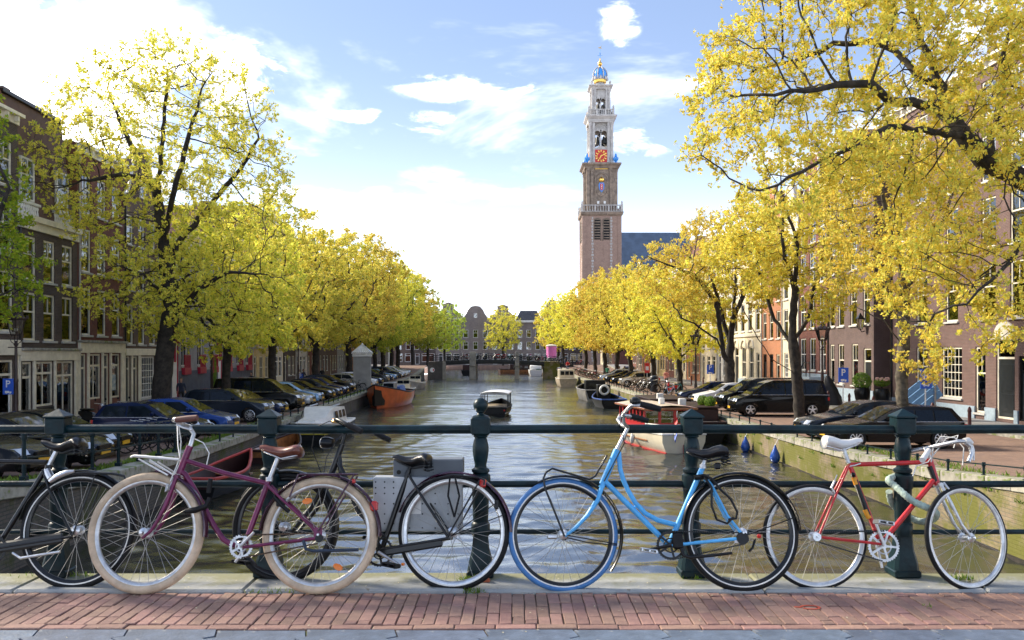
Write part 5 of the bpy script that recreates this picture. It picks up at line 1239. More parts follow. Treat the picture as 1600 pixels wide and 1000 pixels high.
for i, (Y, x) in enumerate(((106, 567), (117, 585), (127, 598), (137, 611), (147, 622), (172, 645), (184, 668), (196, 695))):
    w_, c_ = GB[(1, 4, 0, 3, 2, 3, 4, 3)[i]]; X = (x - 800) / F * Y
    plant('elm_tree', 'left quay tree, %s past the grey pillar' % ords[i], w_, c_, (X, Y, zq(Y)), g.uniform(0, 6.28), (1.2, 1.04, 1.3, 1.2, 1.32, 1.25, 1.1, 1.05)[i], GR_L)
w_, c_ = GB[1]
plant('elm_tree', 'single spreading tree beyond the middle of the far bridge', w_, c_, ((783 - 800) / F * 198, 241.5, -1.9), 1, 1.15)
# ================================================================== CARS
def paint(name, c, metal=.35): return pm('car_paint_' + name, c, .22, metal, .05, 2, coat=.25, spec=.15)
PC = dict(black=paint('black', (.003, .0034, .004), 0), navy=paint('navy', (.006, .014, .05), .2), blue=paint('blue', (.015, .05, .20)), silver=paint('silver', (.42, .44, .47), .6), sky=paint('light_blue', (.20, .33, .52), .5),
          white=paint('white', (.72, .73, .74), 0), grey=paint('grey', (.06, .066, .075), .5), beige=paint('beige', (.46, .40, .32), .5), slate=paint('slate', (.02, .028, .042), .3))
# silhouettes: hood points, windscreen foot, roof points, rear glass foot, tail points (x from the nose, z), half width
CAR = {
 'hatch': dict(W=.87, front=[(.02, .30), (0, .48), (.03, .64), (.16, .74), (.95, .90)], ws=(1.18, .95), roof=[(1.95, 1.40), (2.5, 1.48), (3.25, 1.44), (3.62, 1.36)], rb=(3.95, .95), rear=[(4.04, .78), (4.06, .5), (4.0, .30)], wx=(.80, 3.32), wr=.32),
 'sedan': dict(W=.91, front=[(.03, .28), (0, .46), (.04, .62), (.20, .73), (1.15, .90)], ws=(1.42, .94), roof=[(2.25, 1.37), (2.7, 1.43), (3.15, 1.42), (3.5, 1.36)], rb=(4.05, .98), rear=[(4.62, .93), (4.70, .80), (4.72, .48), (4.66, .30)], wx=(.86, 3.72), wr=.33),
 'estate': dict(W=.91, front=[(.03, .28), (0, .46), (.04, .62), (.20, .73), (1.15, .90)], ws=(1.42, .94), roof=[(2.22, 1.37), (2.7, 1.45), (3.6, 1.44), (4.2, 1.38)], rb=(4.58, .97), rear=[(4.68, .80), (4.70, .48), (4.64, .30)], wx=(.86, 3.72), wr=.34),
 'suv': dict(W=.92, front=[(.03, .34), (0, .52), (.02, .78), (.14, .90), (.95, 1.02)], ws=(1.15, 1.06), roof=[(1.90, 1.52), (2.4, 1.60), (3.5, 1.57), (3.85, 1.48)], rb=(4.20, 1.06), rear=[(4.30, .88), (4.32, .54), (4.26, .36)], wx=(.82, 3.48), wr=.36),
 'van': dict(W=.96, front=[(.04, .30), (0, .48), (.03, .80), (.14, .92), (.72, 1.08)], ws=(.92, 1.14), roof=[(1.72, 1.74), (2.2, 1.88), (4.3, 1.90), (4.85, 1.84)], rb=(5.02, 1.14), rear=[(5.10, .95), (5.12, .5), (5.06, .32)], wx=(.92, 4.12), wr=.35),
 'mini': dict(W=.88, front=[(.03, .32), (0, .50), (.02, .72), (.12, .84), (.85, .95)], ws=(1.05, 1.0), roof=[(1.55, 1.45), (2.1, 1.52), (3.2, 1.48), (3.55, 1.40)], rb=(3.85, 1.0), rear=[(4.0, .84), (4.02, .52), (3.96, .34)], wx=(.76, 3.26), wr=.34),
}
def rim_mesh(r, kind):
    k = ('rim', round(r, 2), kind)
    if k in GC: return GC[k]
    m = MB(); Mx = Matrix.Rotation(R(90), 4, 'X')
    m.lathe([(r, -.10), (r, .005), (r * .93, .012), (r * .88, -.02), (r * .88, -.09)], 20, M=Mx, caps=False)
    n = 5 if kind == 0 else 10
    for i in range(n):
        Rr_ = Matrix.Rotation(2 * math.pi * i / n, 4, 'Y'); w = r * (.17 if n == 5 else .08)
        m.loft([[Rr_ @ Vector(p) for p in ((-w, -.002, r * .12), (w, -.002, r * .12), (w, .03, r * .12), (-w, .03, r * .12))], [Rr_ @ Vector(p) for p in ((-w * .8, .0, r * .92), (w * .8, .0, r * .92), (w * .8, .04, r * .92), (-w * .8, .04, r * .92))]], True, True)
    m.lathe([(r * .2, .03), (r * .2, -.012), (r * .05, -.018)], 10, M=Matrix.Rotation(R(90), 4, 'X') @ Matrix.Scale(-1, 4, Vector((0, 0, 1))) if False else Mx)
    m.cur = 0
    GC[k] = m.mesh('rim', M_alu); return GC[k]
def tyre_mesh(r):
    k = ('tyre', round(r, 2))
    if k not in GC:
        GC[k] = MB().lathe([(r * .66, -.20), (r * .92, -.215), (r, -.18), (r, -.03), (r * .93, .0), (r * .68, -.0), (r * .62, -.05), (.02, -.06)], 22, M=Matrix.Rotation(R(90), 4, 'X'), caps=False).mesh('tyre', M_rubber)
    return GC[k]
CARS = {}
def make_car(kind, col, rimk=0):
    """nose at x=0 pointing to -x, wheels on z=0"""
    s = CAR[kind]; Wd = s['W']; zb = s['ws'][1]; Lx = max(p[0] for p in s['rear']); M = PC[col]
    low = s['front'] + [s['ws'], s['rb']] + s['rear']
    bot = []; ar = s['wr'] + .055; zl = .24
    for wx in s['wx'][::-1]:
        a0 = math.asin(max(-1, min(1, (zl - s['wr']) / ar)))
        bot += [(wx + ar * math.cos(a), s['wr'] + ar * math.sin(a)) for a in np.linspace(a0, math.pi - a0, 9)]
    lower = low + bot; upper = [s['ws']] + s['roof'] + [s['rb']]
    cxm = Lx / 2
    def yw(z): return Wd - (.02 * max(0, .5 - z) * 2) - .36 * max(0, z - zb)
    def sl(p, t, end=False):
        x, z = p; a = abs(t)
        f = max(0, abs(x - cxm) / (Lx / 2) - .62) / .38
        x2 = x + (cxm - x) * (.0 if a < .5 else .015 if a < .8 else .055 if a < .97 else .10) * f
        y = t * yw(z)
        if a >= .99:
            z2 = z - (.03 if z > zb * .62 else 0) - (.02 if z > zb + .2 else 0); y = math.copysign(yw(z), t)
            return Vector((x2, y, z2))
        return Vector((x2, y, z + (.012 * (1 - a * a) if z > .7 else 0)))
    m = MB()
    ts = [-1, -.95, -.8, -.4, 0, .4, .8, .95, 1]
    nL = len(lower)
    m.loft([[sl(p, t) for p in lower] for t in ts], True, True); m.loft([[sl(p, t) for p in upper] for t in ts], True, True)
    t_ = thing('parked_car', '-', 'car')
    b = m.build('body', M, t_, smooth=38)
    # glass laid over the greenhouse
    def glass(pa, pb, name, ta=.86, ext=.06):
        g_ = MB(); a, c = Vector((pa[0], 0, pa[1])), Vector((pb[0], 0, pb[1])); d_ = (c - a); nrm = Vector((-d_.z, 0, d_.x)).normalized()
        if nrm.z < 0: nrm = -nrm
        p0 = a + d_ * ext; p1 = a + d_ * (1 - ext); rings = []
        for t in np.linspace(-ta, ta, 7):
            q0, q1 = sl((p0.x, p0.z), t), sl((p1.x, p1.z), t); rings.append([q0 + nrm * .012, q1 + nrm * .012])
        for r0, r1 in zip(rings, rings[1:]): g_.quad(r0[0], r1[0], r1[1], r0[1])
        return g_.build(name, M_carglass, t_, smooth=60)
    glass(s['ws'], s['roof'][0], 'windshield'); glass(s['rb'], s['roof'][-1], 'rear_window', .82, .1)
    def edge(line, z):
        for (xa, za), (xb, zb_) in zip(line, line[1:]):
            if min(za, zb_) - 1e-6 <= z <= max(za, zb_) + 1e-6: return xa + (xb - xa) * (z - za) / (zb_ - za + 1e-9)
        return line[-1][0]
    z0, z1 = zb + .035, s['roof'][1][1] - .10
    fl = [s['ws'], s['roof'][0], s['roof'][1]]; rl_ = [s['rb'], s['roof'][-1], s['roof'][-2]]
    f0, f1 = edge(fl, z0) + .16, edge(fl, min(z1, s['roof'][0][1])) + .14; r0, r1 = edge(rl_, z0) - .14, edge(rl_, min(z1, s['roof'][-1][1])) - .14
    nwin = 3 if kind in ('van', 'estate') else 2
    xs_ = [f1 + (r1 - f1) * (.42 if i == 1 and nwin == 2 else (.30 if i == 1 else .66)) for i in range(1, nwin)]
    bottoms = [f0] + xs_ + [r0]; tops = [f1] + xs_ + [r1]
    for sd in (-1, 1):
        for i in range(nwin):
            q = [(bottoms[i] + (.03 if i else 0), z0), (bottoms[i + 1] - (.03 if i < nwin - 1 else 0), z0), (tops[i + 1] - (.03 if i < nwin - 1 else 0), z1), (tops[i] + (.03 if i else 0), z1)]
            g_ = MB(); k = 3
            for u in range(k):
                for v in range(k):
                    def P(a, c): 
                        xa = q[0][0] + (q[1][0] - q[0][0]) * a; xb = q[3][0] + (q[2][0] - q[3][0]) * a
                        x = xa + (xb - xa) * c; z = z0 + (z1 - z0) * c
                        v_ = sl((x, z), sd * 1.0); return Vector((v_.x, v_.y + sd * .012, z - .03))
                    g_.quad(P(u / k, v / k), P((u + 1) / k, v / k), P((u + 1) / k, (v + 1) / k), P(u / k, (v + 1) / k))
            g_.build('side_window', M_carglass, t_, smooth=60)
        m = MB(); m.tube([Vector((x, sd * (yw(zb) + .006), z0 - .045)) for x in np.linspace(f0 - .1, r0 + .1, 5)], .014, 4); m.build('window_trim', M_chrome, t_)
        for x in (bottoms[1] - .16, r0 - .02): MB().cbox(x - .1, x + .06, sd * (Wd - .004) - .02, sd * (Wd - .004) + .022, zb - .12, zb - .085, .008).build('door_handle', M, t_, smooth=0)
        mi = MB(); x = s['ws'][0] + .42; mi.cbox(x, x + .13, sd * (Wd + .04) - .07, sd * (Wd + .04) + .08, zb + .04, zb + .18, .03); mi.build('wing_mirror', M, t_)
        hl = MB(); zf = s['front'][3][1]
        for u in range(4):
            a0, a1 = .52 + .44 * u / 4, .52 + .44 * (u + 1) / 4; pts = []
            for a in (a0, a1):
                p = sl((s['front'][2][0] + .01, zf - .13), sd * min(a, .965)); pts.append((p + Vector((-.012 + .30 * max(0, a - .75), 0, -.0)), sl((s['front'][3][0], zf), sd * min(a, .965)) + Vector((-.02 + .35 * max(0, a - .7), 0, .012))))
            hl.quad(pts[0][0], pts[1][0], pts[1][1], pts[0][1])
        hl.build('headlight', M_lamp_glass, t_, smooth=60)
        tl = MB(); xr = Lx; zt_ = s['rear'][0][1]
        p = sl((s['rear'][0][0], zt_), sd * .84); tl.cbox(p.x - .08, p.x + .035, p.y - .14, p.y + .12, zt_ - .12, zt_ + .06, .02); tl.build('tail_light', M_red, t_)
        for wx in s['wx']:
            w = empty('wheel', t_, (wx, sd * (Wd - .025), s['wr'])); w.rotation_euler = (0, 0, 0 if sd < 0 else math.pi)
            put('tyre', tyre_mesh(s['wr']), w); put('rim', rim_mesh(s['wr'] * .68, rimk), w)
    x0 = s['front'][1][0]
    MB().box(x0 - .02, x0 + .01, -.26, .26, .40, .51).build('number_plate', M_plate, t_, smooth=0)
    MB().box(Lx - .02, Lx + .02, -.26, .26, .55, .66).build('number_plate', M_plate, t_, smooth=0)
    gm = MB(); zf = s['front'][2][1]; gm.box(x0 - .005, x0 + .08, -.36, .36, zf - .10, zf + .02)
    for k in range(3): gm.box(x0 - .018, x0 - .004, -.35, .35, zf - .09 + k * .035, zf - .075 + k * .035)
    gm.build('grille', M_black if rimk == 0 else M_alu, t_, smooth=0)
    MB().box(x0 + .0, x0 + .1, -.62, .62, .30, .385).build('air_intake', M_black, t_, smooth=0)
    return t_
def park(kind, col, label, px, Y, side, dx=.6, rz=None, rimk=0, name='parked_car', group=None, z=None):
    key = (kind, col, rimk)
    X = (XL(Y) - dx) if side < 0 else (XR(Y) + dx)
    loc = (X, Y, (zq(Y) if z is None else z) + .003)
    rot = (math.pi if side < 0 else 0) + rnd.uniform(-.03, .03) if rz is None else rz
    if key not in CARS: CARS[key] = make_car(kind, col, rimk); c = CARS[key]; c.location = loc; c.rotation_euler = (0, 0, rot)
    else: c = copy_tree(CARS[key]); c.location = loc; c.rotation_euler = (0, 0, rot)
    c['label'] = label; c['group'] = group or ('cars parked along the left quay' if side < 0 else 'cars parked along the right quay'); return c
left_cars = [('sedan', 'black', 20.9, .9, 'black car with yellow plate nearest the camera at the left edge'), ('estate', 'black', 23.8, .75, 'black car with yellow plate behind the iron fence, second from the left edge'),
 ('hatch', 'navy', 33.4, .8, 'dark hatchback with its nose behind the purple bicycle handlebar'), ('hatch', 'blue', 36.6, .5, 'bright dark blue hatchback between the two left trees'), ('suv', 'slate', 43.4, .5, 'dark grey SUV with a large framed grille beside the second tree trunk'),
 ('sedan', 'navy', 46.4, .4, 'dark blue saloon with split grille beside the grey SUV'), ('van', 'black', 51.2, .5, 'large black minivan above the white cabin boat'), ('hatch', 'silver', 54.6, .5, 'silver hatchback next to the black minivan'), ('hatch', 'sky', 57.6, .5, 'light blue hatchback second from the black minivan'),
 ('sedan', 'black', 62, .5, 'black saloon just past the light blue hatchback'), ('hatch', 'slate', 65.2, .5, 'dark slate hatchback before the orange boat bow'), ('hatch', 'navy', 68.4, .5, 'navy hatchback beside the orange boat bow'), ('suv', 'black', 72, .5, 'black SUV left of the parked bicycles by the grey pillar'),
 ('hatch', 'silver', 83, .5, 'silver hatchback just right of the grey pillar'), ('hatch', 'white', 87.6, .5, 'white hatchback second to the right of the grey pillar'), ('sedan', 'navy', 92.6, .5, 'navy saloon third to the right of the grey pillar'), ('suv', 'grey', 98.5, .5, 'grey SUV fourth to the right of the grey pillar'),
 ('hatch', 'navy', 103.4, .5, 'navy hatchback fifth to the right of the grey pillar'), ('sedan', 'sky', 108.6, .5, 'light blue saloon sixth to the right of the grey pillar'), ('suv', 'slate', 114, .5, 'slate SUV seventh to the right of the grey pillar'), ('hatch', 'silver', 119.6, .5, 'silver hatchback eighth to the right of the grey pillar'),
 ('hatch', 'white', 124.6, .5, 'white hatchback ninth to the right of the grey pillar, near the far bridge'), ('sedan', 'silver', 130, .5, 'silver saloon last before the far bridge on the left')]
for k, c, Y, dx, lb in left_cars: park(k, c, lb, 0, Y, -1, dx, rimk=1 if k in ('suv', 'van') else 0)
park('suv', 'silver', 'pale SUV driving in the street behind the black minivan', 0, 66, -1, 6.8, rz=R(-92))
park('sedan', 'black', 'dark saloon parked in the street behind the near left car', 0, 27.5, -1, 1.6)
right_cars = [('estate', 'black', 31.3, .0, 'black estate car nearest the camera behind the red bicycle post'), ('estate', 'slate', 34.6, .15, 'dark estate car with pale reflecting windows behind the nearest estate'), ('van', 'black', 47.6, .85, 'shiny black van parked broadside behind the slim tree'),
 ('van', 'black', 51.4, 1.1, 'second black van half hidden behind the black van'), ('hatch', 'white', 55.6, .7, 'white hatchback left of the two black vans'), ('sedan', 'navy', 60, .6, 'dark blue saloon left of the white hatchback'),
 ('mini', 'beige', 87.5, .6, 'beige compact car by the quay wall near the moored black boat'), ('hatch', 'black', 93, .6, 'black hatchback beside the beige compact car'), ('sedan', 'black', 99, .6, 'black saloon second beyond the beige compact car'), ('hatch', 'silver', 104.5, .7, 'silver hatchback third beyond the beige compact car')]
for k, c, Y, dx, lb in right_cars: park(k, c, lb, 0, Y, 1, dx, rimk=1 if Y == 31.3 else 0)
park('hatch', 'navy', 'dark car driving away under the golden trees on the right', 0, 128, 1, 7.5, rz=R(-90))

# ================================================================== BOATS
def hull(Lh, B, free, bow_up=.35, stern=.8, draft=.3, n=13, fine=2.2, mat=None, inner=None, rail=None, parent=None, deck=None, flare=.82, transom_rake=.1, stripe=None, floor=.25):
    """bow at +y, stern at y=0, waterline z=0"""
    rings = []; sheer = []; inn = []
    for i in range(n):
        s = i / (n - 1); b = B / 2 * (stern + (1 - stern) * math.sin(min(1, s / .45) * math.pi / 2)) if s < .45 else B / 2 * (1 - ((s - .45) / .55) ** fine)
        b = max(b, .03); zs = free + bow_up * max(0, (s - .35) / .65) ** 2 + .08 * max(0, .25 - s); y = Lh * s + (.25 * free if False else 0)
        def yy(z): return y + (.38 * (z + draft) * max(0, s - .75) / .25) - transom_rake * (z) * (1 if i == 0 else 0)
        hb = b * flare
        prof = [(-b, zs), (-b * .985, zs * .6), (-hb, .05), (-hb * .72, -draft), (0, -draft - .08), (hb * .72, -draft), (hb, .05), (b * .985, zs * .6), (b, zs)]
        rings.append([Vector((x, yy(z), z)) for x, z in prof]); sheer.append((b, yy(zs), zs))
        inn.append([Vector((-b + .07, yy(zs), zs)), Vector((-hb * .9 + .05, yy(zs), floor)), Vector((hb * .9 - .05, yy(zs), floor)), Vector((b - .07, yy(zs), zs))])
    m = MB(); m.loft(rings, False); m.add(rings[0], [tuple(range(9))])
    ho = m.build('hull', mat, parent, smooth=40)
    m = MB()
    if deck: 
        for a, b_ in zip(sheer, sheer[1:]): m.quad((-a[0], a[1], a[2] - .03), (a[0], a[1], a[2] - .03), (b_[0], b_[1], b_[2] - .03), (-b_[0], b_[1], b_[2] - .03))
        m.build('deck', deck, parent, smooth=0)
    elif inner:
        m.loft(inn, False); m.add(inn[0], [(0, 1, 2, 3)]); m.build('inside', inner, parent, smooth=40)
    pts = [(-b, y, z + .01) for b, y, z in sheer] + [(b, y, z + .01) for b, y, z in sheer[::-1]]
    MB().tube(pts, .055, 6, closed=True).build('gunwale', rail or mat, parent)
    if stripe:
        m = MB()
        for sd in (-1, 1): m.tube([(sd * (b * (flare + (1 - flare) * .6) + .0), y, z * .45) for b, y, z in sheer[:-1]], .035, 5)
        m.build('rubbing_strake', stripe, parent)
    return sheer
M_orange = pm('orange_hull_paint', (.62, .12, .025), .4, 0, .12, 1.5, coat=.2, wear=((.34, .07, .03), .34, 2.5)); M_hullb = pm('black_hull_paint', (.004, .0045, .005), .5, 0, .2, 2, spec=.3)
M_hullw = pm('ivory_hull_paint', (.68, .62, .48), .3, 0, .07, 1, coat=.3); M_wood = pm('varnished_wood', (.30, .115, .035), .35, 0, .25, 3, coat=.4); M_deckw = pm('pale_deck', (.55, .46, .34), .7, 0, .15, 3)
M_tarp = pm('blue_tarpaulin', (.03, .11, .38), .55, 0, .15, 3, bump=.5, bscale=5); M_cabred = pm('red_cabin_paint', (.42, .015, .02), .35, 0, .08, coat=.3); M_brownp = pm('dark_brown_paint', (.03, .011, .010), .5, 0, .15, 1, spec=.3)
M_grey = pm('grey_boat_paint', (.34, .33, .31), .5, 0, .15, 1.5); M_tube = pm('red_fender_tube', (.45, .05, .04), .5, 0, .1)
def boat(name, label, loc, heading, cat='boat', group=None):
    """heading: compass of the bow, 0 = away from the camera, positive to the right (radians)"""
    return thing(name, label, cat, loc, -heading, group)
MG = 'boats moored along the left quay'; MGR = 'boats moored along the right quay'
# orange boat, bow towards us on the left
Y = 71.5; b = boat('motor_boat', 'orange hulled boat with black rail and blue tarpaulin moored at the left quay', (-10.0, Y + 8.3, WZ), R(180 + 5), group=MG)
hull(8.6, 3.3, 1.15, .75, .8, mat=M_orange, inner=M_hullb, rail=M_hullb, parent=b, fine=2.6)
m = MB(); m.loft([[(-1.0 + .15 * abs(k - 2), .7 + k * .55, 1.1), (-.6, .7 + k * .55, 1.55 + .1 * (k % 2)), (.6, .7 + k * .55, 1.5 - .06 * (k % 2)), (1.0 - .15 * abs(k - 2), .7 + k * .55, 1.1)] for k in range(5)], False, True); m.build('tarpaulin', M_tarp, b)
MB().cbox(-.5, .5, 3.4, 4.4, .6, 1.95, .05).build('wheelhouse', M_grey, b); MB().box(-.42, .42, 4.38, 4.42, 1.35, 1.85).build('window', M_carglass, b, smooth=0)
# white cabin boat
b = boat('cabin_boat', 'small white cabin boat with dark hull moored beside the black minivan', (-9.75, 49.8, WZ), R(180 + 3), group=MG)
hull(7.0, 2.5, .75, .35, .82, mat=M_hullb, deck=M_white, rail=M_white, parent=b, fine=2.4)
m = MB(); m.loft([[(-.95, 1.4, .7), (-.8, 1.5, 1.55), (.8, 1.5, 1.55), (.95, 1.4, .7)], [(-.95, 3.4, .72), (-.82, 3.3, 1.62), (.82, 3.3, 1.62), (.95, 3.4, .72)], [(-.85, 4.3, .76), (-.7, 3.9, 1.55), (.7, 3.9, 1.55), (.85, 4.3, .76)], [(-.7, 4.6, .8), (-.55, 4.5, 1.15), (.55, 4.5, 1.15), (.7, 4.6, .8)], [(-.5, 6.0, .95), (-.4, 5.9, 1.12), (.4, 5.9, 1.12), (.5, 6.0, .95)]], False, True); m.build('cabin', M_white, b)
for sd in (-1, 1):
    for k in range(3): MB().prism([(1.7 + k * .75, 1.05), (2.25 + k * .75, 1.05), (2.2 + k * .75, 1.42), (1.75 + k * .75, 1.42)], lambda y, z: (sd * (.90 - (z - 1.05) * .18), y, z), lambda y, z: (sd * (.93 - (z - 1.05) * .18), y, z)).build('window', M_carglass, b, smooth=0)
m = MB()
for x in (-.4, .4): m.quad((x - .33, 4.24, .98), (x + .33, 4.24, .98), (x + .28, 4.0, 1.48), (x - .28, 4.0, 1.48))
m.build('windscreen', M_carglass, b, smooth=0); m = MB(); m.tube([(-.6, 3.2, 1.66), (-.6, 1.7, 1.68)], .03, 5); m.tube([(.6, 3.2, 1.66), (.6, 1.7, 1.68)], .03, 5); m.build('handrail', M_chrome, b)
fm = MB().lathe([(.02, .32), (.06, .28), (.13, .12), (.14, -.05), (.10, -.2), (.03, -.26)], 10).mesh('fender', M_rubber)
for k in (2.0, 3.5, 5.0): put('fender', fm, b, (1.28, k, .45))
# small boats on the left
b = boat('rowing_boat', 'black open boat with a red edge moored at the near left quay wall', (-9.6, 27.3, WZ), R(5), group=MG); hull(3.8, 1.5, .55, .45, .8, mat=M_hullb, inner=M_brownp, rail=M_tube, parent=b)
for k in (1.2, 2.5): MB().cbox(-.7, .7, k, k + .25, .36, .42, .01).build('thwart', M_wood, b)
b = boat('rowing_boat', 'brown open wooden boat behind the second railing post', (-9.9, 35.6, WZ), R(4), group=MG); hull(4.0, 1.6, .5, .4, .8, mat=M_brownp, inner=M_wood, rail=M_brownp, parent=b)
for k in (1.2, 2.5): MB().cbox(-.7, .7, k, k + .25, .33, .39, .01).build('thwart', M_deckw, b)
b = boat('rowing_boat', 'low dark boat with yellow stripe behind the second railing post', (-9.6, 42.5, WZ), R(4), group=MG); hull(5.0, 1.8, .55, .4, .8, mat=M_hullb, inner=M_hullb, rail=pm('yellow_paint', (.6, .5, .03), .4), parent=b); MB().cbox(-.7, .7, 1.3, 1.55, .36, .42, .01).build('thwart', M_wood, b)
def sloop(label, loc, hd, mt, grp, cab=True, L_=6.2):
    b = boat('motor_sloop', label, loc, hd, group=grp); hull(L_, 2.2, .7, .4, .82, mat=mt, inner=M_deckw, rail=M_hullw, parent=b)
    if cab:
        m = MB(); m.loft([[(-.8, L_ * .45, .6), (-.7, L_ * .45, 1.25), (.7, L_ * .45, 1.25), (.8, L_ * .45, .6)], [(-.6, L_ * .75, .8), (-.5, L_ * .72, 1.15), (.5, L_ * .72, 1.15), (.6, L_ * .75, .8)]], False, True); m.build('cuddy', M_hullw, b)
        m = MB(); m.tube([(-.72, L_ * .45, 1.2), (-.66, L_ * .40, 1.6), (.66, L_ * .40, 1.6), (.72, L_ * .45, 1.2)], .04, 5); m.build('windscreen_frame', M_hullw, b)
        for sd in (-1, 1): MB().box(min(sd * .05, sd * .6), max(sd * .05, sd * .6), L_ * .42, L_ * .425, 1.25, 1.55).build('windscreen', M_carglass, b, smooth=0)
    for k in (.8, 1.6): MB().cbox(-.85, .85, k, k + .3, .45, .55, .01).build('bench', M_wood, b)
    return b
sloop('dark sloop with pale cuddy moored behind the orange boat', (-11.2, 96, WZ), R(183), M_hullb, MG)
sloop('grey covered boat moored nearest the far bridge on the left', (-11.9, 114, WZ), R(183), M_grey, MG)
# tour boat in the middle
b = boat('tour_boat', 'small canopied boat sailing away in the middle of the canal', ((771 - 800) / F * 61.5, 61.5, WZ), R(4))
hull(6.6, 2.05, .62, .3, .88, mat=M_hullb, inner=M_hullb, rail=M_hullb, parent=b, stripe=M_white)
m = MB(); m.loft([[(-1.0, .5, 1.62), (-.6, .5, 1.70), (0, .5, 1.73), (.6, .5, 1.70), (1.0, .5, 1.62)], [(-.95, 4.6, 1.62), (-.6, 4.6, 1.70), (0, 4.6, 1.73), (.6, 4.6, 1.70), (.95, 4.6, 1.62)]], False); m.loft([[(-1.0, .5, 1.56), (-1.0, .5, 1.62), (1.0, .5, 1.62), (1.0, .5, 1.56)], [(-.95, 4.6, 1.56), (-.95, 4.6, 1.62), (.95, 4.6, 1.62), (.95, 4.6, 1.56)]], True, True); m.build('canopy', M_white, b, smooth=0)
cp = MB().box(-.03, .03, -.03, .03, .6, 1.56).mesh('canopy_post', M_hullb, 0)
for y in (.6, 1.9, 3.2, 4.5):
    for x in (-.92, .92): put('canopy_post', cp, b, (x * (1 if y < 4 else .93), y, 0))
m = MB(); m.tube([(-.95, .55, 1.57), (.95, .55, 1.57)], .04, 6); m.build('canopy_edge', M_hullb, b)
MB().quad((-.85, 4.55, .75), (.85, 4.55, .75), (.85, 4.5, 1.5), (-.85, 4.5, 1.5)).build('windscreen', M_glass, b, smooth=0) if False else None
for k in (1.0, 2.0, 3.0): MB().cbox(-.7, .7, k, k + .4, .4, .75, .04).build('bench', M_deckw, b)
for x in (-.75, .75): MB().ball((x, -.08, .48), .07, 8).build('stern_light', M_red, b)
# saloon boat with red cabin
bx, by = 7.35, 39.2
b = boat('saloon_boat', 'ivory saloon boat with red cabin and Dutch flag at its stern', (bx + .15, by, WZ), R(-9)); b.scale = (.95, .95, .88)
sh = hull(9.4, 2.9, .95, .45, .72, mat=M_hullw, deck=M_deckw, rail=M_white, parent=b, stripe=None, fine=2.4, flare=.8, draft=.2)
m = MB()
for sd in (-1, 1): m.tube([(sd * (b_ * .80 + .02), y, .03) for b_, y, z in sh[:-1]], .05, 5)
m.build('boot_stripe', M_cabred, b)
m = MB()
for sd in (-1, 1): m.tube([(sd * (b_ * .97), y, z * .55) for b_, y, z in sh[2:8]], .045, 6)
m.build('rubbing_strake', M_wood, b)
cb = empty('cabin', b, (0, 0, 0)); w_ = 1.12; ya, yb = 2.3, 6.6
m = MB(); m.box(-w_, w_, ya, yb, .75, 1.35); m.box(-w_, w_, ya, yb, 1.98, 2.10)
n = 7
for sd in (-1, 1):
    for k in range(n + 1): y = ya + (yb - ya) * k / n; m.box(sd * w_ - .05, sd * w_ + .05, max(ya, y - .07), min(yb, y + .07), 1.35, 1.98)
for y in (ya, yb):
    for x in (-.38, .38): m.box(x - .07, x + .07, y - .04, y + .04, 1.35, 1.98)
m.build('cabin_wall', M_cabred, cb, smooth=0)
wmh = MB().box(-.012, .012, -.26, .26, 0, .63).mesh('window', M_glass, 0)
for sd in (-1, 1):
    for k in range(n): put('window', wmh, cb, (sd * w_, ya + (yb - ya) * (k + .5) / n, 1.35))
for y in (ya, yb):
    for x in (-.75, 0, .75): put('window', MB().box(-.33, .33, -.012, .012, 0, .63).mesh('window', M_glass, 0), cb, (x, y, 1.35))
m = MB(); m.loft([[(-1.28, y, 2.10), (-1.28, y, 2.16), (-.7, y, 2.26), (0, y, 2.30), (.7, y, 2.26), (1.28, y, 2.16), (1.28, y, 2.10)] for y in (1.7, 3, 5, 6.9)] , False); m.loft([[(-1.28, 1.7, 2.1), (1.28, 1.7, 2.1)], [(-1.28, 6.9, 2.1), (1.28, 6.9, 2.1)]], False); m.build('roof', M_deckw, b, smooth=50)
m = MB(); m.tube([(-1.3, 1.68, 2.12), (1.3, 1.68, 2.12), (1.3, 6.92, 2.12), (-1.3, 6.92, 2.12)], .06, 6, closed=True); m.build('roof_edge', M_wood, b)
MB().cbox(-.12, .12, 3.0, 3.3, 2.28, 2.62, .03).build('vent', M_white, b)
m = MB(); m.tube([(-1.1, 2.1, .95), (-1.15, 2.1, 1.35), (-.9, .4, 1.4), (.9, .4, 1.4), (1.15, 2.1, 1.35), (1.1, 2.1, .95)], .03, 6)
for x in (-.9, 0, .9): m.tube([(x, .4, .95), (x, .4, 1.4)], .025, 5)
m.build('stern_rail', M_white, b)
MB().tube([(-.35, .1, .95), (-.42, -.35, 2.15)], .022, 6).build('flag_pole', M_white, b)
for k, (mt, nm) in enumerate(((M_signr, 'red_stripe'), (M_white, 'white_stripe'), (M_signb, 'blue_stripe'))):
    f = MB(); z0 = 2.0 - k * .28
    for i in range(5):
        def fp(u, v): return Vector((-.44 - .10 * v - .06 * u * 0 + .05 * math.sin(u * 5 + v), -.28 + .0 - .45 * u * .35 + .08 * math.sin(u * 6), z0 - v * .30 - u * .55))
        f.quad(fp(i / 5, 0), fp((i + 1) / 5, 0), fp((i + 1) / 5, 1), fp(i / 5, 1))
    f.build(nm, mt, b, smooth=0)
wf = MB().lathe([(.02, .3), (.05, .26), (.11, .1), (.12, -.05), (.08, -.2), (.02, -.24)], 10).mesh('fender', M_white)
for y in (3.2, 4.6): put('fender', wf, b, (-1.48, y, .45))
MB().cbox(-.04, .04, -.35, -.05, -.2, .45, .01).build('rudder', M_cabred, b)
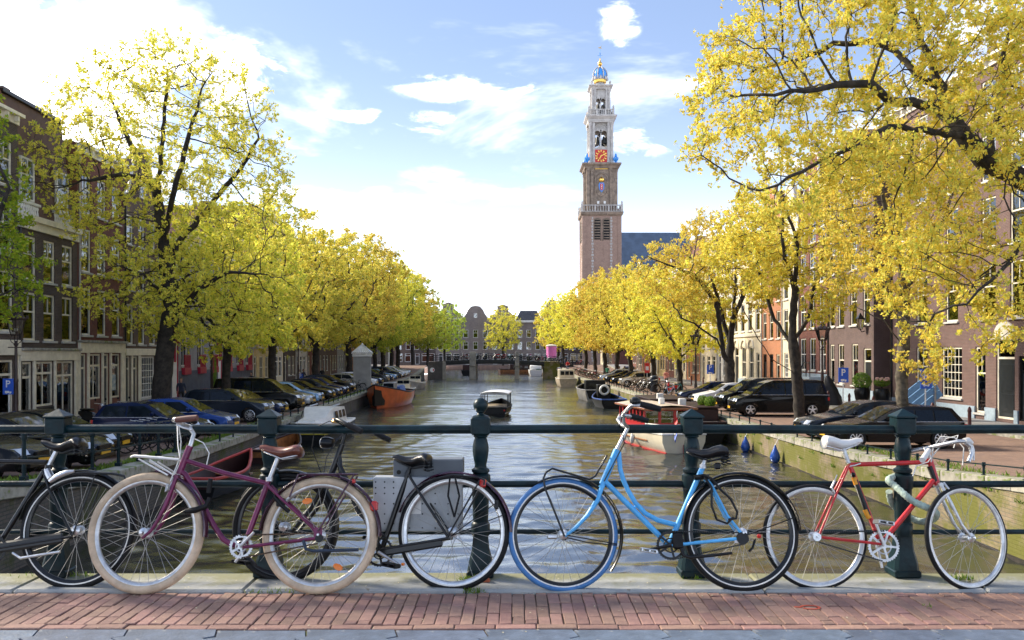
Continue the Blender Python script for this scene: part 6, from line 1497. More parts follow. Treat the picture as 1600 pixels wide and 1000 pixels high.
# dark barge with planters at the right wall
b = boat('barge', 'long dark brown barge with clipped green bushes moored at the right quay', (9.25, 43.5, WZ), R(-1.5), group=MGR)
hull(15, 2.7, 1.0, .3, .85, mat=M_hullb, deck=M_deckw, rail=M_brownp, parent=b, fine=4)
MB().cbox(-1.2, 1.2, 1.6, 6.6, .9, 1.62, .05).build('cabin', M_brownp, b); MB().cbox(-1.15, 1.15, 7.4, 12.5, .9, 1.72, .05).build('cabin', M_brownp, b)
MB().cbox(-1.28, 1.28, 1.5, 6.7, 1.62, 1.70, .02).build('roof', M_brownp, b); MB().cbox(-1.24, 1.24, 7.3, 12.6, 1.72, 1.80, .02).build('roof', M_brownp, b)
for y in (2.0, 7.9): MB().cbox(-.7, -.35, y, y + .35, 1.7, 2.1, .03).build('vent', M_white, b)
for sd in (-1, 1):
    for y in (2.4, 3.6, 4.8, 8.4, 9.8, 11.2): MB().cbox(sd * 1.2 - .02, sd * 1.2 + .02, y, y + .6, 1.15, 1.45, .005).build('window', M_carglass, b, smooth=0)
LF_bush = leafmat('bush_leaves', [(0, (.10, .22, .02)), (.6, (.16, .30, .03)), (1, (.28, .36, .04))], .25)
def bush_mesh(r, n, seed, ls=.045):
    rg = np.random.default_rng(seed); d_ = rg.normal(size=(n, 3)); d_ /= np.linalg.norm(d_, axis=1)[:, None]; c = d_ * r * rg.uniform(.75, 1.02, n)[:, None]
    ax = np.cross(d_, rg.normal(size=(n, 3))); ax /= np.linalg.norm(ax, axis=1)[:, None]; ax = ax + d_ * .5; nb = np.cross(ax, d_ + rg.normal(size=(n, 3)) * .4); nb /= np.linalg.norm(nb, axis=1)[:, None]
    s = ls * rg.uniform(.7, 1.3, n)[:, None]; q = np.stack([c - ax * s, c + nb * s * .6, c + ax * s, c - nb * s * .6], 1).reshape(-1, 3)
    return npmesh('foliage', q, [np.arange(len(q)).reshape(-1, 4)], LF_bush)
bsh = bush_mesh(.42, 1100, 1)
for i, (x, y) in enumerate(((.75, 3.4), (.95, 2.6))):
    t = thing('box_bush', ('round clipped bush on the dark barge, left of the pair', 'round clipped bush on the dark barge, right of the pair')[i], 'bush', (9.25 + x, 43.5 + y, WZ + 1.45), group='clipped bushes on the barge')
    t.scale = (.72,) * 3; put('foliage', bsh, t, (0, 0, .62)); MB().lathe([(.2, 0), (.28, .3), (.27, .3), (.05, .27)], 12).build('pot', M_brownp, t); MB().ball((0, 0, .6), .3, 10).build('inner_stems', M_bark, t)
# far right boats
b = boat('work_boat', 'black low work boat with a white lifebuoy on the right', (9.0 - .9, 71, WZ), R(-4), group=MGR); hull(6.4, 2.4, .7, .5, .85, mat=M_hullb, inner=M_hullb, rail=pm('blue_edge', (.03, .08, .3), .4), parent=b)
MB().cbox(-.55, .55, 4.6, 5.5, .4, 1.75, .05).build('wheelhouse', M_hullb, b)
m = MB(); m.tube([(.0 + .36 * math.cos(a), 4.52, 1.3 + .36 * math.sin(a)) for a in np.linspace(0, 6.283, 21)[:-1]], .10, 7, closed=True); m.build('lifebuoy', M_white, b)
b = boat('barge', 'grey open barge moored behind the black work boat', (7.8, 82, WZ), R(-3), group=MGR); hull(9, 2.6, 1.0, .3, .85, mat=M_grey, inner=M_hullb, rail=M_grey, parent=b); MB().cbox(-.9, .9, 1.0, 2.4, .6, 1.9, .05).build('wheelhouse', M_hullb, b); MB().box(-.7, .7, .96, 1.0, 1.25, 1.7).build('window', M_carglass, b, smooth=0)
b = boat('cabin_boat', 'beige cabin boat moored nearest the far bridge on the right', (7.4, 118, WZ), R(-2), group=MGR); hull(8, 2.7, 1.0, .35, .85, mat=M_deckw, deck=M_deckw, rail=M_hullw, parent=b); MB().cbox(-1.0, 1.0, 1.6, 4.6, .9, 2.25, .06).build('cabin', M_hullw, b)
for x in (-.6, 0, .6): MB().box(x - .25, x + .25, 1.56, 1.6, 1.5, 2.0).build('window', M_carglass, b, smooth=0)
b = boat('motor_boat', 'white boat with green cover seen under the right arch of the far bridge', (4.6, 172, WZ), R(0)); hull(8, 2.8, 1.1, .3, .85, mat=M_white, deck=M_white, rail=M_white, parent=b); MB().cbox(-1.1, 1.1, 1.5, 5, 1.0, 2.2, .3).build('cover', M_white, b); MB().cbox(.0, 1.2, .2, 1.4, .8, 1.4, .1).build('green_cover', FR_M['green'], b)
for i, (x, y, mt, lb) in enumerate(((-8.5, 176, M_hullb, 'dark houseboat seen under the left arch of the far bridge'), (-2.6, 188, M_wood, 'long brown boat seen under the middle arch of the far bridge'))):
    b = boat('houseboat', lb, (x, y, WZ), R(80 if i else 0)); hull(12, 3.2, 1.0, .3, .9, mat=mt, deck=M_deckw, rail=M_hullb, parent=b, fine=4); MB().cbox(-1.3, 1.3, 2, 9, .95, 2.1, .05).build('cabin', M_brownp, b)
    for k in range(5): MB().box(-1.33, 1.33, 2.6 + k * 1.25, 3.3 + k * 1.25, 1.3, 1.8).build('window', M_carglass, b, smooth=0)
# blue teardrop fenders on the right wall
M_fend = pm('blue_vinyl', (.015, .085, .42), .25, 0, .12, 4, coat=.3)
fm_ = MB().lathe([(.02, 0), (.05, -.06), (.10, -.2), (.21, -.42), (.26, -.62), (.22, -.80), (.12, -.90), (.02, -.93)], 18).mesh('fender', M_fend, 60)
for i, (px, py, lb) in enumerate(((1167, 681, 'blue teardrop fender on the right quay wall, the farther one'), (1213, 695, 'blue teardrop fender on the right quay wall, the nearer one'))):
    Y = 10.6 * F / (px - 800); t = thing('fender', lb, 'fender', (XR(Y) - .30, Y, EYE - (py - HY) / F * Y), group='blue fenders on the right quay wall')
    t.scale = (.8,) * 3; put('float', fm_, t); MB().tube([(0, 0, -.02), (.15, 0, .28), (.4, 0, .40)], .018, 5).build('rope', M_white, t)
# ================================================================== BICYCLES AGAINST THE RAILING
Mb = dict(
 purple=pm('purple_frame_paint', (.16, .013, .07), .32, .25, .15, 9, coat=.2), blue=pm('sky_blue_frame_paint', (.085, .44, .84), .36, 0, .10, 7, coat=.15, wear=((.05, .20, .40), .31, 22)), red=pm('red_frame_paint', (.55, .015, .018), .32, .05, .12, 8, coat=.2, wear=((.25, .02, .02), .31, 22)),
 black=pm('black_frame_paint', (.004, .0045, .0055), .28, 0, .25, 8, coat=.15, spec=.4, wear=((.06, .035, .025), .33, 25)), silver=M_chrome, plum=pm('plum_mudguard', (.06, .010, .032), .25, .2, .15, 4, coat=.5))
M_creamt = pm('cream_tyre', (.62, .47, .32), .7, 0, .15, 9, bump=.3, bscale=90, wear=((.36, .26, .17), .38, 7)); M_bluet = pm('blue_tyre', (.06, .20, .46), .6, 0, .12, 9, bump=.2)
M_leather = pm('brown_leather', (.16, .045, .025), .35, 0, .25, 9, coat=.2); M_sadb = pm('black_saddle', (.005, .005, .006), .34, 0, .2, 14, bump=.15, bscale=60, spec=.5); M_sadw = pm('white_saddle', (.72, .70, .66), .35, 0, .06, 8)
M_reflw = pm('reflective_stripe', (.78, .76, .70), .4, 0, .05); M_brass = pm('brass', (.55, .30, .10), .3, .9, .15); M_spoke = pm('spoke_steel', (.42, .41, .38), .5, .5, .1)
M_rope = pm('fabric_chain_cover', (.42, .52, .44), .9, 0, .2, 30, bump=.8, bscale=60); M_gum = pm('brown_grip', (.14, .055, .04), .6, 0, .15)
def torus(m, Rr, r, n=56, k=10, sx=1.0, y0=0):
    rings = []
    for i in range(n):
        a = 2 * math.pi * i / n; c = Vector((math.cos(a), 0, math.sin(a)))
        rings.append([c * (Rr + r * math.cos(b)) + Vector((0, y0 + r * sx * math.sin(b), 0)) for b in [2 * math.pi * j / k for j in range(k)]])
    rings.append(rings[0]); m.loft(rings, True)
class Bike:
    def __init__(s, label, rear, front, lean=12, Yr=5.25, Yf=5.25):
        A = ray(rear[0], 0); pr = Vector(((rear[0] - 800) / F * Yr, Yr, 0)); pf = Vector(((front[0] - 800) / F * Yf, Yf, 0))
        s.o = (pr + pf) / 2; a, b = (pr, pf) if pr.x < pf.x else (pf, pr)
        s.u = (b - a).normalized(); h = Vector((-s.u.y, s.u.x, 0)); l = R(lean)
        s.v = (Vector((0, 0, 1)) * math.cos(l) + h * math.sin(l)).normalized(); s.w = s.v.cross(s.u).normalized()
        if s.w.y < 0: s.w = -s.w
        t = thing('bicycle', label, 'bicycle', s.o); s.t = t
        t.matrix_basis = Matrix(((s.u.x, s.w.x, s.v.x, s.o.x), (s.u.y, s.w.y, s.v.y, s.o.y), (s.u.z, s.w.z, s.v.z, s.o.z), (0, 0, 0, 1)))
    def p(s, px, py, w=0.0):
        """picture point -> local point, on the bike's own plane moved by w (positive is away from the camera)"""
        d = ray(px, py); c = Vector((0, 0, EYE)); q = s.o + s.w * w
        k = (q - c).dot(s.w) / d.dot(s.w); P = c + d * k - s.o
        return Vector((P.dot(s.u), w, P.dot(s.v)))
    def P(s, *pts): return [s.p(*q) for q in pts]
    def tube(s, name, pts, r, mat, parent=None, n=10, raw=False):
        return MB().tube(pts if raw else s.P(*pts), r, n).build(name, mat, parent or s.t, smooth=60)
    def wheel(s, cx, Rw, tyre, rim, nsp=32, tr=.018, steer=0, stripe=None, rimw=.012, cy=None, hubm=None, tyre_stripe_r=None):
        c = s.p(cx, 838); c = Vector((c.x, 0, Rw)) if cy is None else s.p(cx, cy)
        w = empty('wheel', s.t, c); w.rotation_euler = (0, rnd.uniform(0, .2), R(steer)); w.rotation_mode = 'ZYX' if False else 'XYZ'
        key = ('wh', round(Rw, 3), tr, tyre.name)
        if key not in GC: m = MB(); torus(m, Rw - tr, tr, 64, 10); GC[key] = m.mesh('tyre', tyre, 80)
        put('tyre', GC[key], w)
        key = ('rm', round(Rw, 3), tr, rim.name, rimw)
        if key not in GC:
            m = MB(); ri = Rw - 2 * tr - .001; prof = [(ri + .006, -rimw), (ri + .006, rimw), (ri - .004, rimw), (ri - .014, rimw * .5), (ri - .016, 0), (ri - .014, -rimw * .5), (ri - .004, -rimw)]
            m.lathe(prof + [prof[0]], 64, M=Matrix.Rotation(R(90), 4, 'X'), caps=False); GC[key] = m.mesh('rim', rim, 40)
        put('rim', GC[key], w)
        if stripe:
            for sg in (-1, 1):
                key = ('st', round(Rw, 3), tr, sg)
                if key not in GC: m = MB(); torus(m, Rw - tr * 1.55, .0042, 64, 6, .5, sg * tr * .86); GC[key] = m.mesh('reflective_stripe', stripe, 80)
                put('reflective_stripe', GC[key], w)
        key = 'hub' + (hubm or M_alu).name
        if key not in GC: GC[key] = MB().lathe([(.006, -.065), (.009, -.06), (.009, -.045), (.028, -.036), (.028, -.031), (.016, -.028), (.015, .028), (.028, .031), (.028, .036), (.009, .045), (.009, .06), (.006, .065)], 14, M=Matrix.Rotation(R(90), 4, 'X')).mesh('hub', hubm or M_alu)
        put('hub', GC[key], w)
        rr = Rw - 2 * tr - .012
        for q in range(nsp):
            sd = 1 if q % 2 else -1; cr = 1 if (q // 2) % 2 else -1
            key = ('sp', round(rr, 3), sd, cr)
            if key not in GC:
                b = R(52) * cr; GC[key] = MB().tube([(.026 * math.sin(b), sd * .033, .026 * math.cos(b)), (0, sd * .004, rr)], .00135, 4, False).mesh('spoke', M_spoke, 0)
            put('spoke', GC[key], w, (0, 0, 0), (0, 2 * math.pi * q / nsp, 0))
        return w, c
    def guard(s, c, Rg, a0, a1, mat, wd=.028, name='mudguard', steer=0):
        m = MB(); n = 26; rings = []
        for i in range(n + 1):
            a = R(a0 + (a1 - a0) * i / n); e = Vector((math.cos(a), 0, math.sin(a)))
            ring = []
            for j in range(7):
                b = R(-75 + 150 * j / 6); ring.append(e * (Rg - wd * .55 + wd * .55 * math.cos(b)) + Vector((0, wd * math.sin(b) / math.sin(R(75)), 0)))
            rings.append(ring)
        m.loft(rings, False); 
        m.loft([[p * 1 - Vector((p.x, 0, p.z)).normalized() * .002 for p in r] for r in rings], False, flip=True)
        o = m.build(name, mat, s.t, c, (0, 0, R(steer)), smooth=60); return o
    def saddle(s, pts_top, mat, nose_left=True, halfw=.085, springs=False):
        """pts_top: side outline along the top from nose to tail in picture points; depth falls off by itself"""
        pr = s.P(*pts_top); n = len(pr); rings = []
        for i, p in enumerate(pr):
            f = i / (n - 1); hw = halfw * (.22 + .78 * max(0, min(1, (f - .28) / .5)) ** 1.3) if f < .9 else halfw * (.96 if i < n - 1 else .72); th = .028 + .03 * f
            if i == 0: hw, th = hw * .55, th * .5
            if i == n - 1: th *= .6
            ring = []
            for j in range(12):
                a = 2 * math.pi * j / 12; ca, sa = math.cos(a), math.sin(a); z = th * (max(sa, 0) * .55 + min(sa, 0)) ; ring.append(p + Vector((0, hw * ca, z - th * .3 - (.012 * abs(ca) ** 2 if sa >= 0 else 0))))
            rings.append(ring)
        sd = MB().loft(rings, True, True).build('saddle', mat, s.t, smooth=70)
        m = MB(); a, b = pr[1], pr[-2]; 
        for y in (-.022, .022): m.tube([a + Vector((0, y * .4, -.035)), (a + b) / 2 + Vector((0, y, -.075)), b + Vector((0, y * 2, -.055))], .0045, 6)
        m.build('saddle_rails', M_chrome if not springs else M_black, sd)
        if springs:
            for y in (-.05, .05):
                q = b + Vector((0, y, -.02)); m = MB(); m.tube([q + Vector((.017 * math.cos(k * .9), .017 * math.sin(k * .9), -.075 + k * .0026)) for k in range(26)], .004, 5); m.build('spring', M_black, sd)
        return sd
    def chainset(s, bb, rr, mat, n=30, arms=5, w=-.045):
        c = s.p(*bb); m = MB(); ro, ri = rr, rr - .014; out_ = []; inn = []
        k = n * 4
        prof = []
        for i in range(k):
            a = 2 * math.pi * i / k; r_ = ro + (.0035 if i % 4 in (0, 1) else -.0015); prof.append((r_ * math.cos(a), r_ * math.sin(a)))
        o0 = [Vector((x, w - .0015, z)) for x, z in prof]; o1 = [Vector((x, w + .0015, z)) for x, z in prof]
        i0 = [Vector((ri * math.cos(2 * math.pi * i / k), w - .0015, ri * math.sin(2 * math.pi * i / k))) for i in range(k)]; i1 = [v + Vector((0, .003, 0)) for v in i0]
        m.loft([i0, o0, o1, i1, i0], True)
        for q in range(arms):
            a = 2 * math.pi * q / arms + .4; Mx = Matrix.Translation((0, w, 0)) @ Matrix.Rotation(a, 4, 'Y'); m.box(-.006, .006, -.004, .003, 0, ri + .002, Mx)
        if arms >= 5:
            rm_ = ri * .58; m.tube([(rm_ * math.cos(a), w - .001, rm_ * math.sin(a)) for a in np.linspace(0, 6.283, 31)[:-1]], .004, 5, closed=True)
        m.tube([(0, w - .012, 0), (0, w + .05, 0)], .016, 12)
        return m.build('chainring', mat, s.t, c, smooth=40), c
    def crank(s, c, tip, mat, w=-.06, pedal=True, pm_=None):
        t = s.p(tip[0], tip[1]); a = Vector((c.x, w, c.z)); b = Vector((t.x, w - .004, t.z)); MB().tube([a, (a + b) / 2, b], [.011, .009, .0085], 8).build('crank', mat, s.t)
        if pedal:
            sg = -1 if w < 0 else 1; y0 = b.y + sg * .012; y1 = b.y + sg * .105; q = MB(); ya, yb = min(y0, y1), max(y0, y1)
            q.cbox(-.045, .045, ya, yb, -.012, -.004, .003); q.cbox(-.045, .045, ya, yb, .004, .012, .003); q.box(-.045, -.037, ya, yb, -.006, .006); q.box(.037, .045, ya, yb, -.006, .006); q.tube([(0, ya - .01, 0), (0, yb, 0)], .006, 6)
            q.build('pedal', pm_ or M_rubber, s.t, b, (0, .15, 0))
    def chain(s, bb, hub, r1, r2, mat, w=-.045):
        a, b = s.p(*bb), s.p(*hub); d = (b - a).normalized(); nz = Vector((-d.z, 0, d.x)); m = MB()
        if nz.z < 0: nz = -nz
        pts = []
        for sg in (1, -1):
            p0, p1 = a + nz * r1 * sg, b + nz * r2 * sg; p0.y = p1.y = w; L_ = (p1 - p0).length; n = int(L_ / .0127)
            for i in range(0, n): q = p0 + (p1 - p0) * (i + .5) / n; m.box(-.0055, .0055, -.0035, .0035, -.004, .004, Matrix.Translation(q) @ Matrix.Rotation(-math.atan2((p1 - p0).z, (p1 - p0).x), 4, 'Y'))
        m.build('chain', mat, s.t, smooth=0)
    def fork(s, crown, hub, mid, mat, r=.012, w=.045):
        m = MB()
        for sg in (-1, 1):
            pts = [s.p(*crown)] + [s.p(*q) for q in mid] + [s.p(*hub)]
            for i, q in enumerate(pts): q.y = sg * (w if i else w * .8)
            m.tube(pts, [r * 1.1] * 2 + [r * (1 - .45 * i / len(pts)) for i in range(1, len(pts) - 1)], 10)
        c = s.p(*crown); m.tube([c + Vector((0, -w, 0)), c + Vector((0, w, 0))], r * 1.3, 8); return m.build('fork', mat, s.t, smooth=60)
    def twin(s, name, pts, r, mat, w=.05, w0=None, parent=None):
        m = MB()
        for sg in (-1, 1):
            P_ = s.P(*pts)
            for i, q in enumerate(P_): q.y = sg * (w if w0 is None else w0 + (w - w0) * i / (len(P_) - 1))
            m.tube(P_, r, 8)
        return m.build(name, mat, parent or s.t, smooth=60)
    def bar(s, stem, path, mat, grip=None, gl=.11, r=.011, sgs=(-1, 1)):
        """path: (du, w, dv) from the stem point for one side"""
        c = s.p(*stem); hb = empty('handlebar', s.t, c); m = MB(); full = [Vector((a, -w, b)) for a, w, b in path[::-1]] + [Vector((a, w, b)) for a, w, b in path[1:]]
        m.tube(full, r, 10); m.build('tube', mat, hb, smooth=60)
        if grip:
            for sg in sgs:
                q = [Vector((a, sg * w, b)) for a, w, b in path]; d = (q[-1] - q[-2]).normalized(); MB().tube([q[-1] - d * gl, q[-1] - d * gl * .5, q[-1] + d * .004], [r * 1.55, r * 1.7, r * 1.5], 12).build('grip', grip, hb, smooth=60)
        return hb, c
MN = Vector((0, 0, 1))
# ------------------------------------------------ black bicycle at the left edge (faces left)
B = Bike('black city bicycle at the left edge, half out of the picture', (121, 925), (-160, 925), 11, 5.31, 5.31)
_, c = B.wheel(121, .345, M_rubber, Mb['black'], 32, .02, 0, M_reflw); wr_, _ = c, 0
B.wheel(-160, .345, M_rubber, Mb['black'], 28, .02, 0, M_reflw)
B.guard(c, .362, -2, 170, Mb['black']); B.guard(B.p(-160, 838) * 1.0, .362, 10, 150, Mb['black'])
fr = MB()
for pts, r in (([(-6, 858), (70, 735)], .016), ([(-6, 858), (-95, 735), (-108, 712)], .017), ([(-104, 720), (73, 722)], .014), ([(-112, 688), (-100, 735)], .019)): fr.tube(B.P(*pts), r, 12)
fr.build('frame', Mb['black'], B.t, smooth=60)
B.twin('seat_stays', [(73, 735), (84, 768), (119, 836)], .008, Mb['black']); B.twin('chain_stays', [(0, 857), (119, 838)], .009, Mb['black'])
B.fork((-103, 745), (-160, 838), [(-122, 790), (-142, 825)], Mb['black'])
B.tube('seat_post', [(72, 735), (89, 703)], .0135, M_alu); MB().lathe([(.021, -.012), (.021, .012)], 12).build('seat_clamp', M_black, B.t, B.p(76, 730))
B.saddle([(65, 688), (74, 690), (86, 694), (98, 693), (110, 688), (121, 685), (128, 688), (131, 693)], M_sadb, halfw=.095, springs=True)
m = MB()
for y in (-.055, 0, .055): m.tube([B.p(104, 741, y), B.p(130, 739, y), B.p(176, 740, y), B.p(194, 744, y), B.p(196, 750, y)], .0075, 8)
for x in (115, 148, 180): m.tube([B.p(x, 741, -.06), B.p(x, 741, .06)], .006, 6)
m.build('rear_rack', Mb['black'], B.t, smooth=60); B.twin('rack_strut', [(155, 745), (121, 836)], .005, Mb['black'], .06)
m = MB(); P_ = B.P((78, 752, -.07), (90, 744, -.075), (104, 738, -.075), (116, 736, -.07)); m.tube(P_, [.014, .018, .017, .010], 10); P_ = B.P((73, 735, -.03), (80, 748, -.04)); m.tube(P_, .024, 10); m.build('frame_lock', M_alu, B.t)
ck, cc = B.chainset((-6, 858), .085, M_black, 30, 5); B.crank(cc, (-40, 880), M_chrome); B.crank(cc, (28, 838), M_chrome, .06)
MB().cbox(-.03, .42, -.056, -.032, -.03, .035, .012, M=Matrix.Rotation(R(-9), 4, 'Y')).build('chain_case', Mb['black'], B.t, cc, smooth=30)
B.tube('kickstand', [(20, 864, -.07), (32, 872, -.09), (94, 862, -.1)], .008, M_alu)
B.bar((-118, 678), [(0, 0, 0), (0, .06, .03), (.05, .22, .10), (.2, .27, .06)], M_chrome, M_rubber)
# ------------------------------------------------ black bicycle behind the purple one (faces left)
B = Bike('black city bicycle behind the purple one, its rear wheel in the open', (708, 925), (444, 908), 11, 5.27, 5.47)
_, c = B.wheel(708, .342, M_rubber, M_alu, 32, .02, 0, M_reflw, .013); B.guard(c, .36, 2, 163, Mb['plum'], .03)
_, c2 = B.wheel(444, .335, M_rubber, Mb['black'], 28, .02, 6, None); B.guard(c2, .352, -20, 150, Mb['black'])
fr = MB()
for pts, r in (([(597, 858), (639, 735)], .0165), ([(596, 862), (528, 722), (520, 738)], .016), ([(600, 838), (560, 800), (533, 742), (530, 712)], .015), ([(535, 694), (516, 744)], .019)): fr.tube(B.P(*pts), r, 12)
fr.build('frame', Mb['black'], B.t, smooth=60)
B.twin('seat_stays', [(642, 742), (660, 772), (704, 840)], .0085, Mb['black']); B.twin('chain_stays', [(600, 858), (704, 841)], .009, Mb['black'])
B.fork((514, 750), (444, 838), [(490, 796), (462, 830)], Mb['black'])
B.tube('seat_post', [(638, 737), (645, 722)], .013, M_black)
B.saddle([(614, 712), (622, 712), (634, 716), (646, 716), (656, 712), (665, 710), (671, 713), (673, 718)], M_sadb, halfw=.10, springs=True)
m = MB()
for y in (-.06, .0, .06): m.tube([B.p(660, 756, y), B.p(680, 748, y), B.p(707, 742, y), B.p(748, 746, y), B.p(757, 750, y), B.p(756, 758, y)], .006, 8)
for x in (690, 722, 748): m.tube([B.p(x, 746, -.06), B.p(x, 746, .06)], .005, 6)
m.build('rear_rack', Mb['black'], B.t, smooth=60); B.twin('rack_strut', [(753, 752), (704, 838)], .0055, Mb['black'], .065)
m = MB()
for d_ in (-4, 4): m.tube([B.p(707 + d_, 746, -.066), B.p(709 + d_ * 2.2, 775, -.068), B.p(710, 808, -.066)], .006, 6)
m.build('rack_strap', M_rubber, B.t); MB().cbox(-.018, .018, -.02, .02, -.025, .025, .008).build('tail_light', M_red, B.t, B.p(755, 755, -.02)); MB().cbox(-.012, .012, -.03, .03, -.03, .03, .006).build('reflector', M_black, B.t, B.p(777, 788, 0))
B.tube('mudguard_stay', [(704, 838, -.05), (790, 803, -.03)], .003, M_black); B.tube('mudguard_stay', [(704, 838, -.05), (776, 785, -.03)], .003, M_black)
ck, cc = B.chainset((597, 862), .085, M_black, 30, 5); B.crank(cc, (628, 881), M_chrome, -.07, True); B.crank(cc, (566, 842), M_chrome, .06)
ccs = MB(); ccs.cbox(-.05, .36, -.056, -.034, -.024, .026, .010, M=Matrix.Rotation(R(-11), 4, 'Y')); ccs.build('chain_case', Mb['black'], B.t, cc + Vector((.03, 0, 0)), smooth=30)
for x in (-.04, .04): MB().cbox(-.008, .008, -.012, .012, -.008, .008, .003).build('pedal_reflector', M_amber, B.t, B.p(630, 880) + Vector((x, -.13, .0)))
B.tube('stem', [(535, 694), (543, 668)], .0125, M_black)
hb, hc = B.bar((543, 668), [(0, 0, 0), (-.01, .05, .015), (-.02, .16, .03), (.03, .24, .02), (.12, .26, -.02), (.19, .265, -.05)], M_black, M_rubber, .10, .0115)
MB().lathe([(.03, 0), (.032, .01), (.025, .024), (.006, .03)], 14).build('bell', M_brass, B.t, hc + Vector((-.055, -.05, .02)))
hl = MB(); hl.lathe([(.008, -.05), (.028, -.045), (.037, -.015), (.038, .02), (.034, .028)], 16, M=Matrix.Rotation(R(-90), 4, 'Y')); h = hl.build('headlight', M_black, B.t, B.p(510, 692, -.02), smooth=50); MB().lathe([(.033, .026), (.028, .034), (.004, .036)], 16, M=Matrix.Rotation(R(-90), 4, 'Y')).build('lens', M_lamp_glass, h)
m = MB()
for pts in ([(540, 662, -.03), (515, 658, -.06), (492, 668, -.06), (487, 700, -.04), (503, 742, -.03)], [(545, 664, .03), (525, 688, -.03), (510, 715, -.03), (505, 745, -.03)]): m.tube(B.P(*pts), .003, 6)
m.build('brake_cable', M_black, B.t, smooth=60)
# ------------------------------------------------ purple bicycle (faces left)
B = Bike('purple bicycle with cream tyres and white front rack', (500, 927), (228, 928), 12, 5.20, 5.20)
_, c = B.wheel(500, .340, M_creamt, M_chrome, 32, .025, 0, None, .014); _, c2 = B.wheel(228, .352, M_creamt, M_chrome, 32, .026, -4, None, .014)
B.guard(c, .362, -2, 176, Mb['plum'], .034); B.guard(c2, .372, -4, 84, Mb['plum'], .034, steer=-4)
fr = MB()
for pts, r in (([(381, 855), (420, 750)], .0165), ([(292, 720), (350, 739), (420, 756)], .0145), ([(282, 735), (290, 742), (301, 760), (315, 785), (336, 824), (349, 843), (362, 851), (381, 855)], .0165), ([(297, 697), (280, 741)], .0205)): fr.tube(B.P(*pts), r, 12)
fr.build('frame', Mb['purple'], B.t, smooth=60)
B.twin('seat_stays', [(420, 758), (445, 782), (470, 805), (490, 824), (499, 836)], .0085, Mb['purple'], .05); B.twin('chain_stays', [(383, 855), (440, 848), (498, 841)], .0095, Mb['purple'], .05)
MB().cbox(-.025, .025, -.058, -.050, -.03, .035, .004).build('dropout', Mb['purple'], B.t, B.p(500, 834))
B.fork((279, 746), (227, 841), [(263, 790), (249, 817), (240, 830)], Mb['purple'])
B.tube('seat_post', [(420, 752), (434, 716)], .0135, M_chrome); MB().lathe([(.022, -.012), (.022, .012)], 12).build('seat_clamp', M_chrome, B.t, B.p(421, 749))
B.saddle([(406, 697), (414, 697), (426, 700), (438, 702), (449, 701), (460, 698), (469, 698), (473, 702)], M_leather, halfw=.08)
m = MB()
for y in (-.06, -.02, .02, .06): m.tube([B.p(468, 741, y), B.p(560, 741, y)], .0058, 8)
for x in (469, 500, 530, 558): m.tube([B.p(x, 741, -.06), B.p(x, 741, .06)], .0055, 6)
m.build('rear_rack', Mb['plum'], B.t, smooth=60); B.twin('rack_strut', [(556, 743), (500, 830)], .0058, Mb['plum'], .06); B.twin('rack_strut', [(470, 742), (456, 778)], .0055, Mb['plum'], .06)
MB().cbox(-.02, .02, -.03, .03, -.03, .03, .01).build('tail_light', M_red, B.t, B.p(585, 791, 0)); MB().cbox(-.008, .008, -.02, .02, -.012, .012, .004).build('reflector', M_red, B.t, B.p(553, 752, -.05))
am = MB().lathe([(.002, -.006), (.028, -.004), (.03, .0), (.028, .004), (.002, .006)], 14, M=Matrix.Rotation(R(90), 4, 'X') @ Matrix.Diagonal((1, .62, 1, 1))).mesh('spoke_reflector', M_amber)
put('spoke_reflector', am, B.t, B.p(480, 783, -.02), (0, R(-10), 0)); put('spoke_reflector', am, B.t, B.p(528, 886, -.02), (0, R(25), 0))
ck, cc = B.chainset((380, 854), .066, M_chrome, 28, 5); B.crank(cc, (402, 832), M_chrome, -.062, False); B.crank(cc, (363, 879), M_chrome, .06)
B.chain((380, 854), (499, 841), .064, .03, pm('rusty_chain', (.12, .07, .04), .6, .5, .3, 40))
m = MB(); m.lathe([(.01, -.012), (.024, -.010), (.024, .01)], 16, M=Matrix.Rotation(R(90), 4, 'X')); m.build('sprocket', M_black, B.t, B.p(499, 841, -.05))
B.tube('kickstand', [(474, 845, -.06), (478, 858, -.075), (490, 861, -.09), (560, 859, -.1)], .0095, pm('dark_kickstand', (.03, .045, .07), .4, .4, .1))
m = MB(); m.tube([B.p(226, 720 + 22, -.06)] * 1 + [B.p(300, 800, -.05), B.p(318, 795, -.05)], .012, 8) if False else None
m = MB(); m.tube(B.P((290, 799, -.045), (305, 797, -.055), (322, 791, -.05), (328, 778, -.04)), [.016, .018, .017, .014], 10); m.tube(B.P((326, 770, -.03), (329, 748, -.04)), .014, 8); m.build('frame_lock', M_rubber, B.t)
m = MB(); m.cbox(-.02, .03, -.05, -.03, -.03, .02, .006); m.build('rear_brake', M_black, B.t, B.p(440, 784, 0)); m = MB(); m.tube(B.P((428, 776, -.045), (440, 790, -.05), (452, 800, -.05)), .012, 8); m.build('ring_lock', M_black, B.t)
m = MB(); m.tube(B.P((266, 765, -.05), (259, 768, -.055), (262, 756, -.05)), .008, 7); m.tube(B.P((272, 747, -.04), (262, 766, -.05)), .004, 5); m.build('front_brake', M_chrome, B.t)
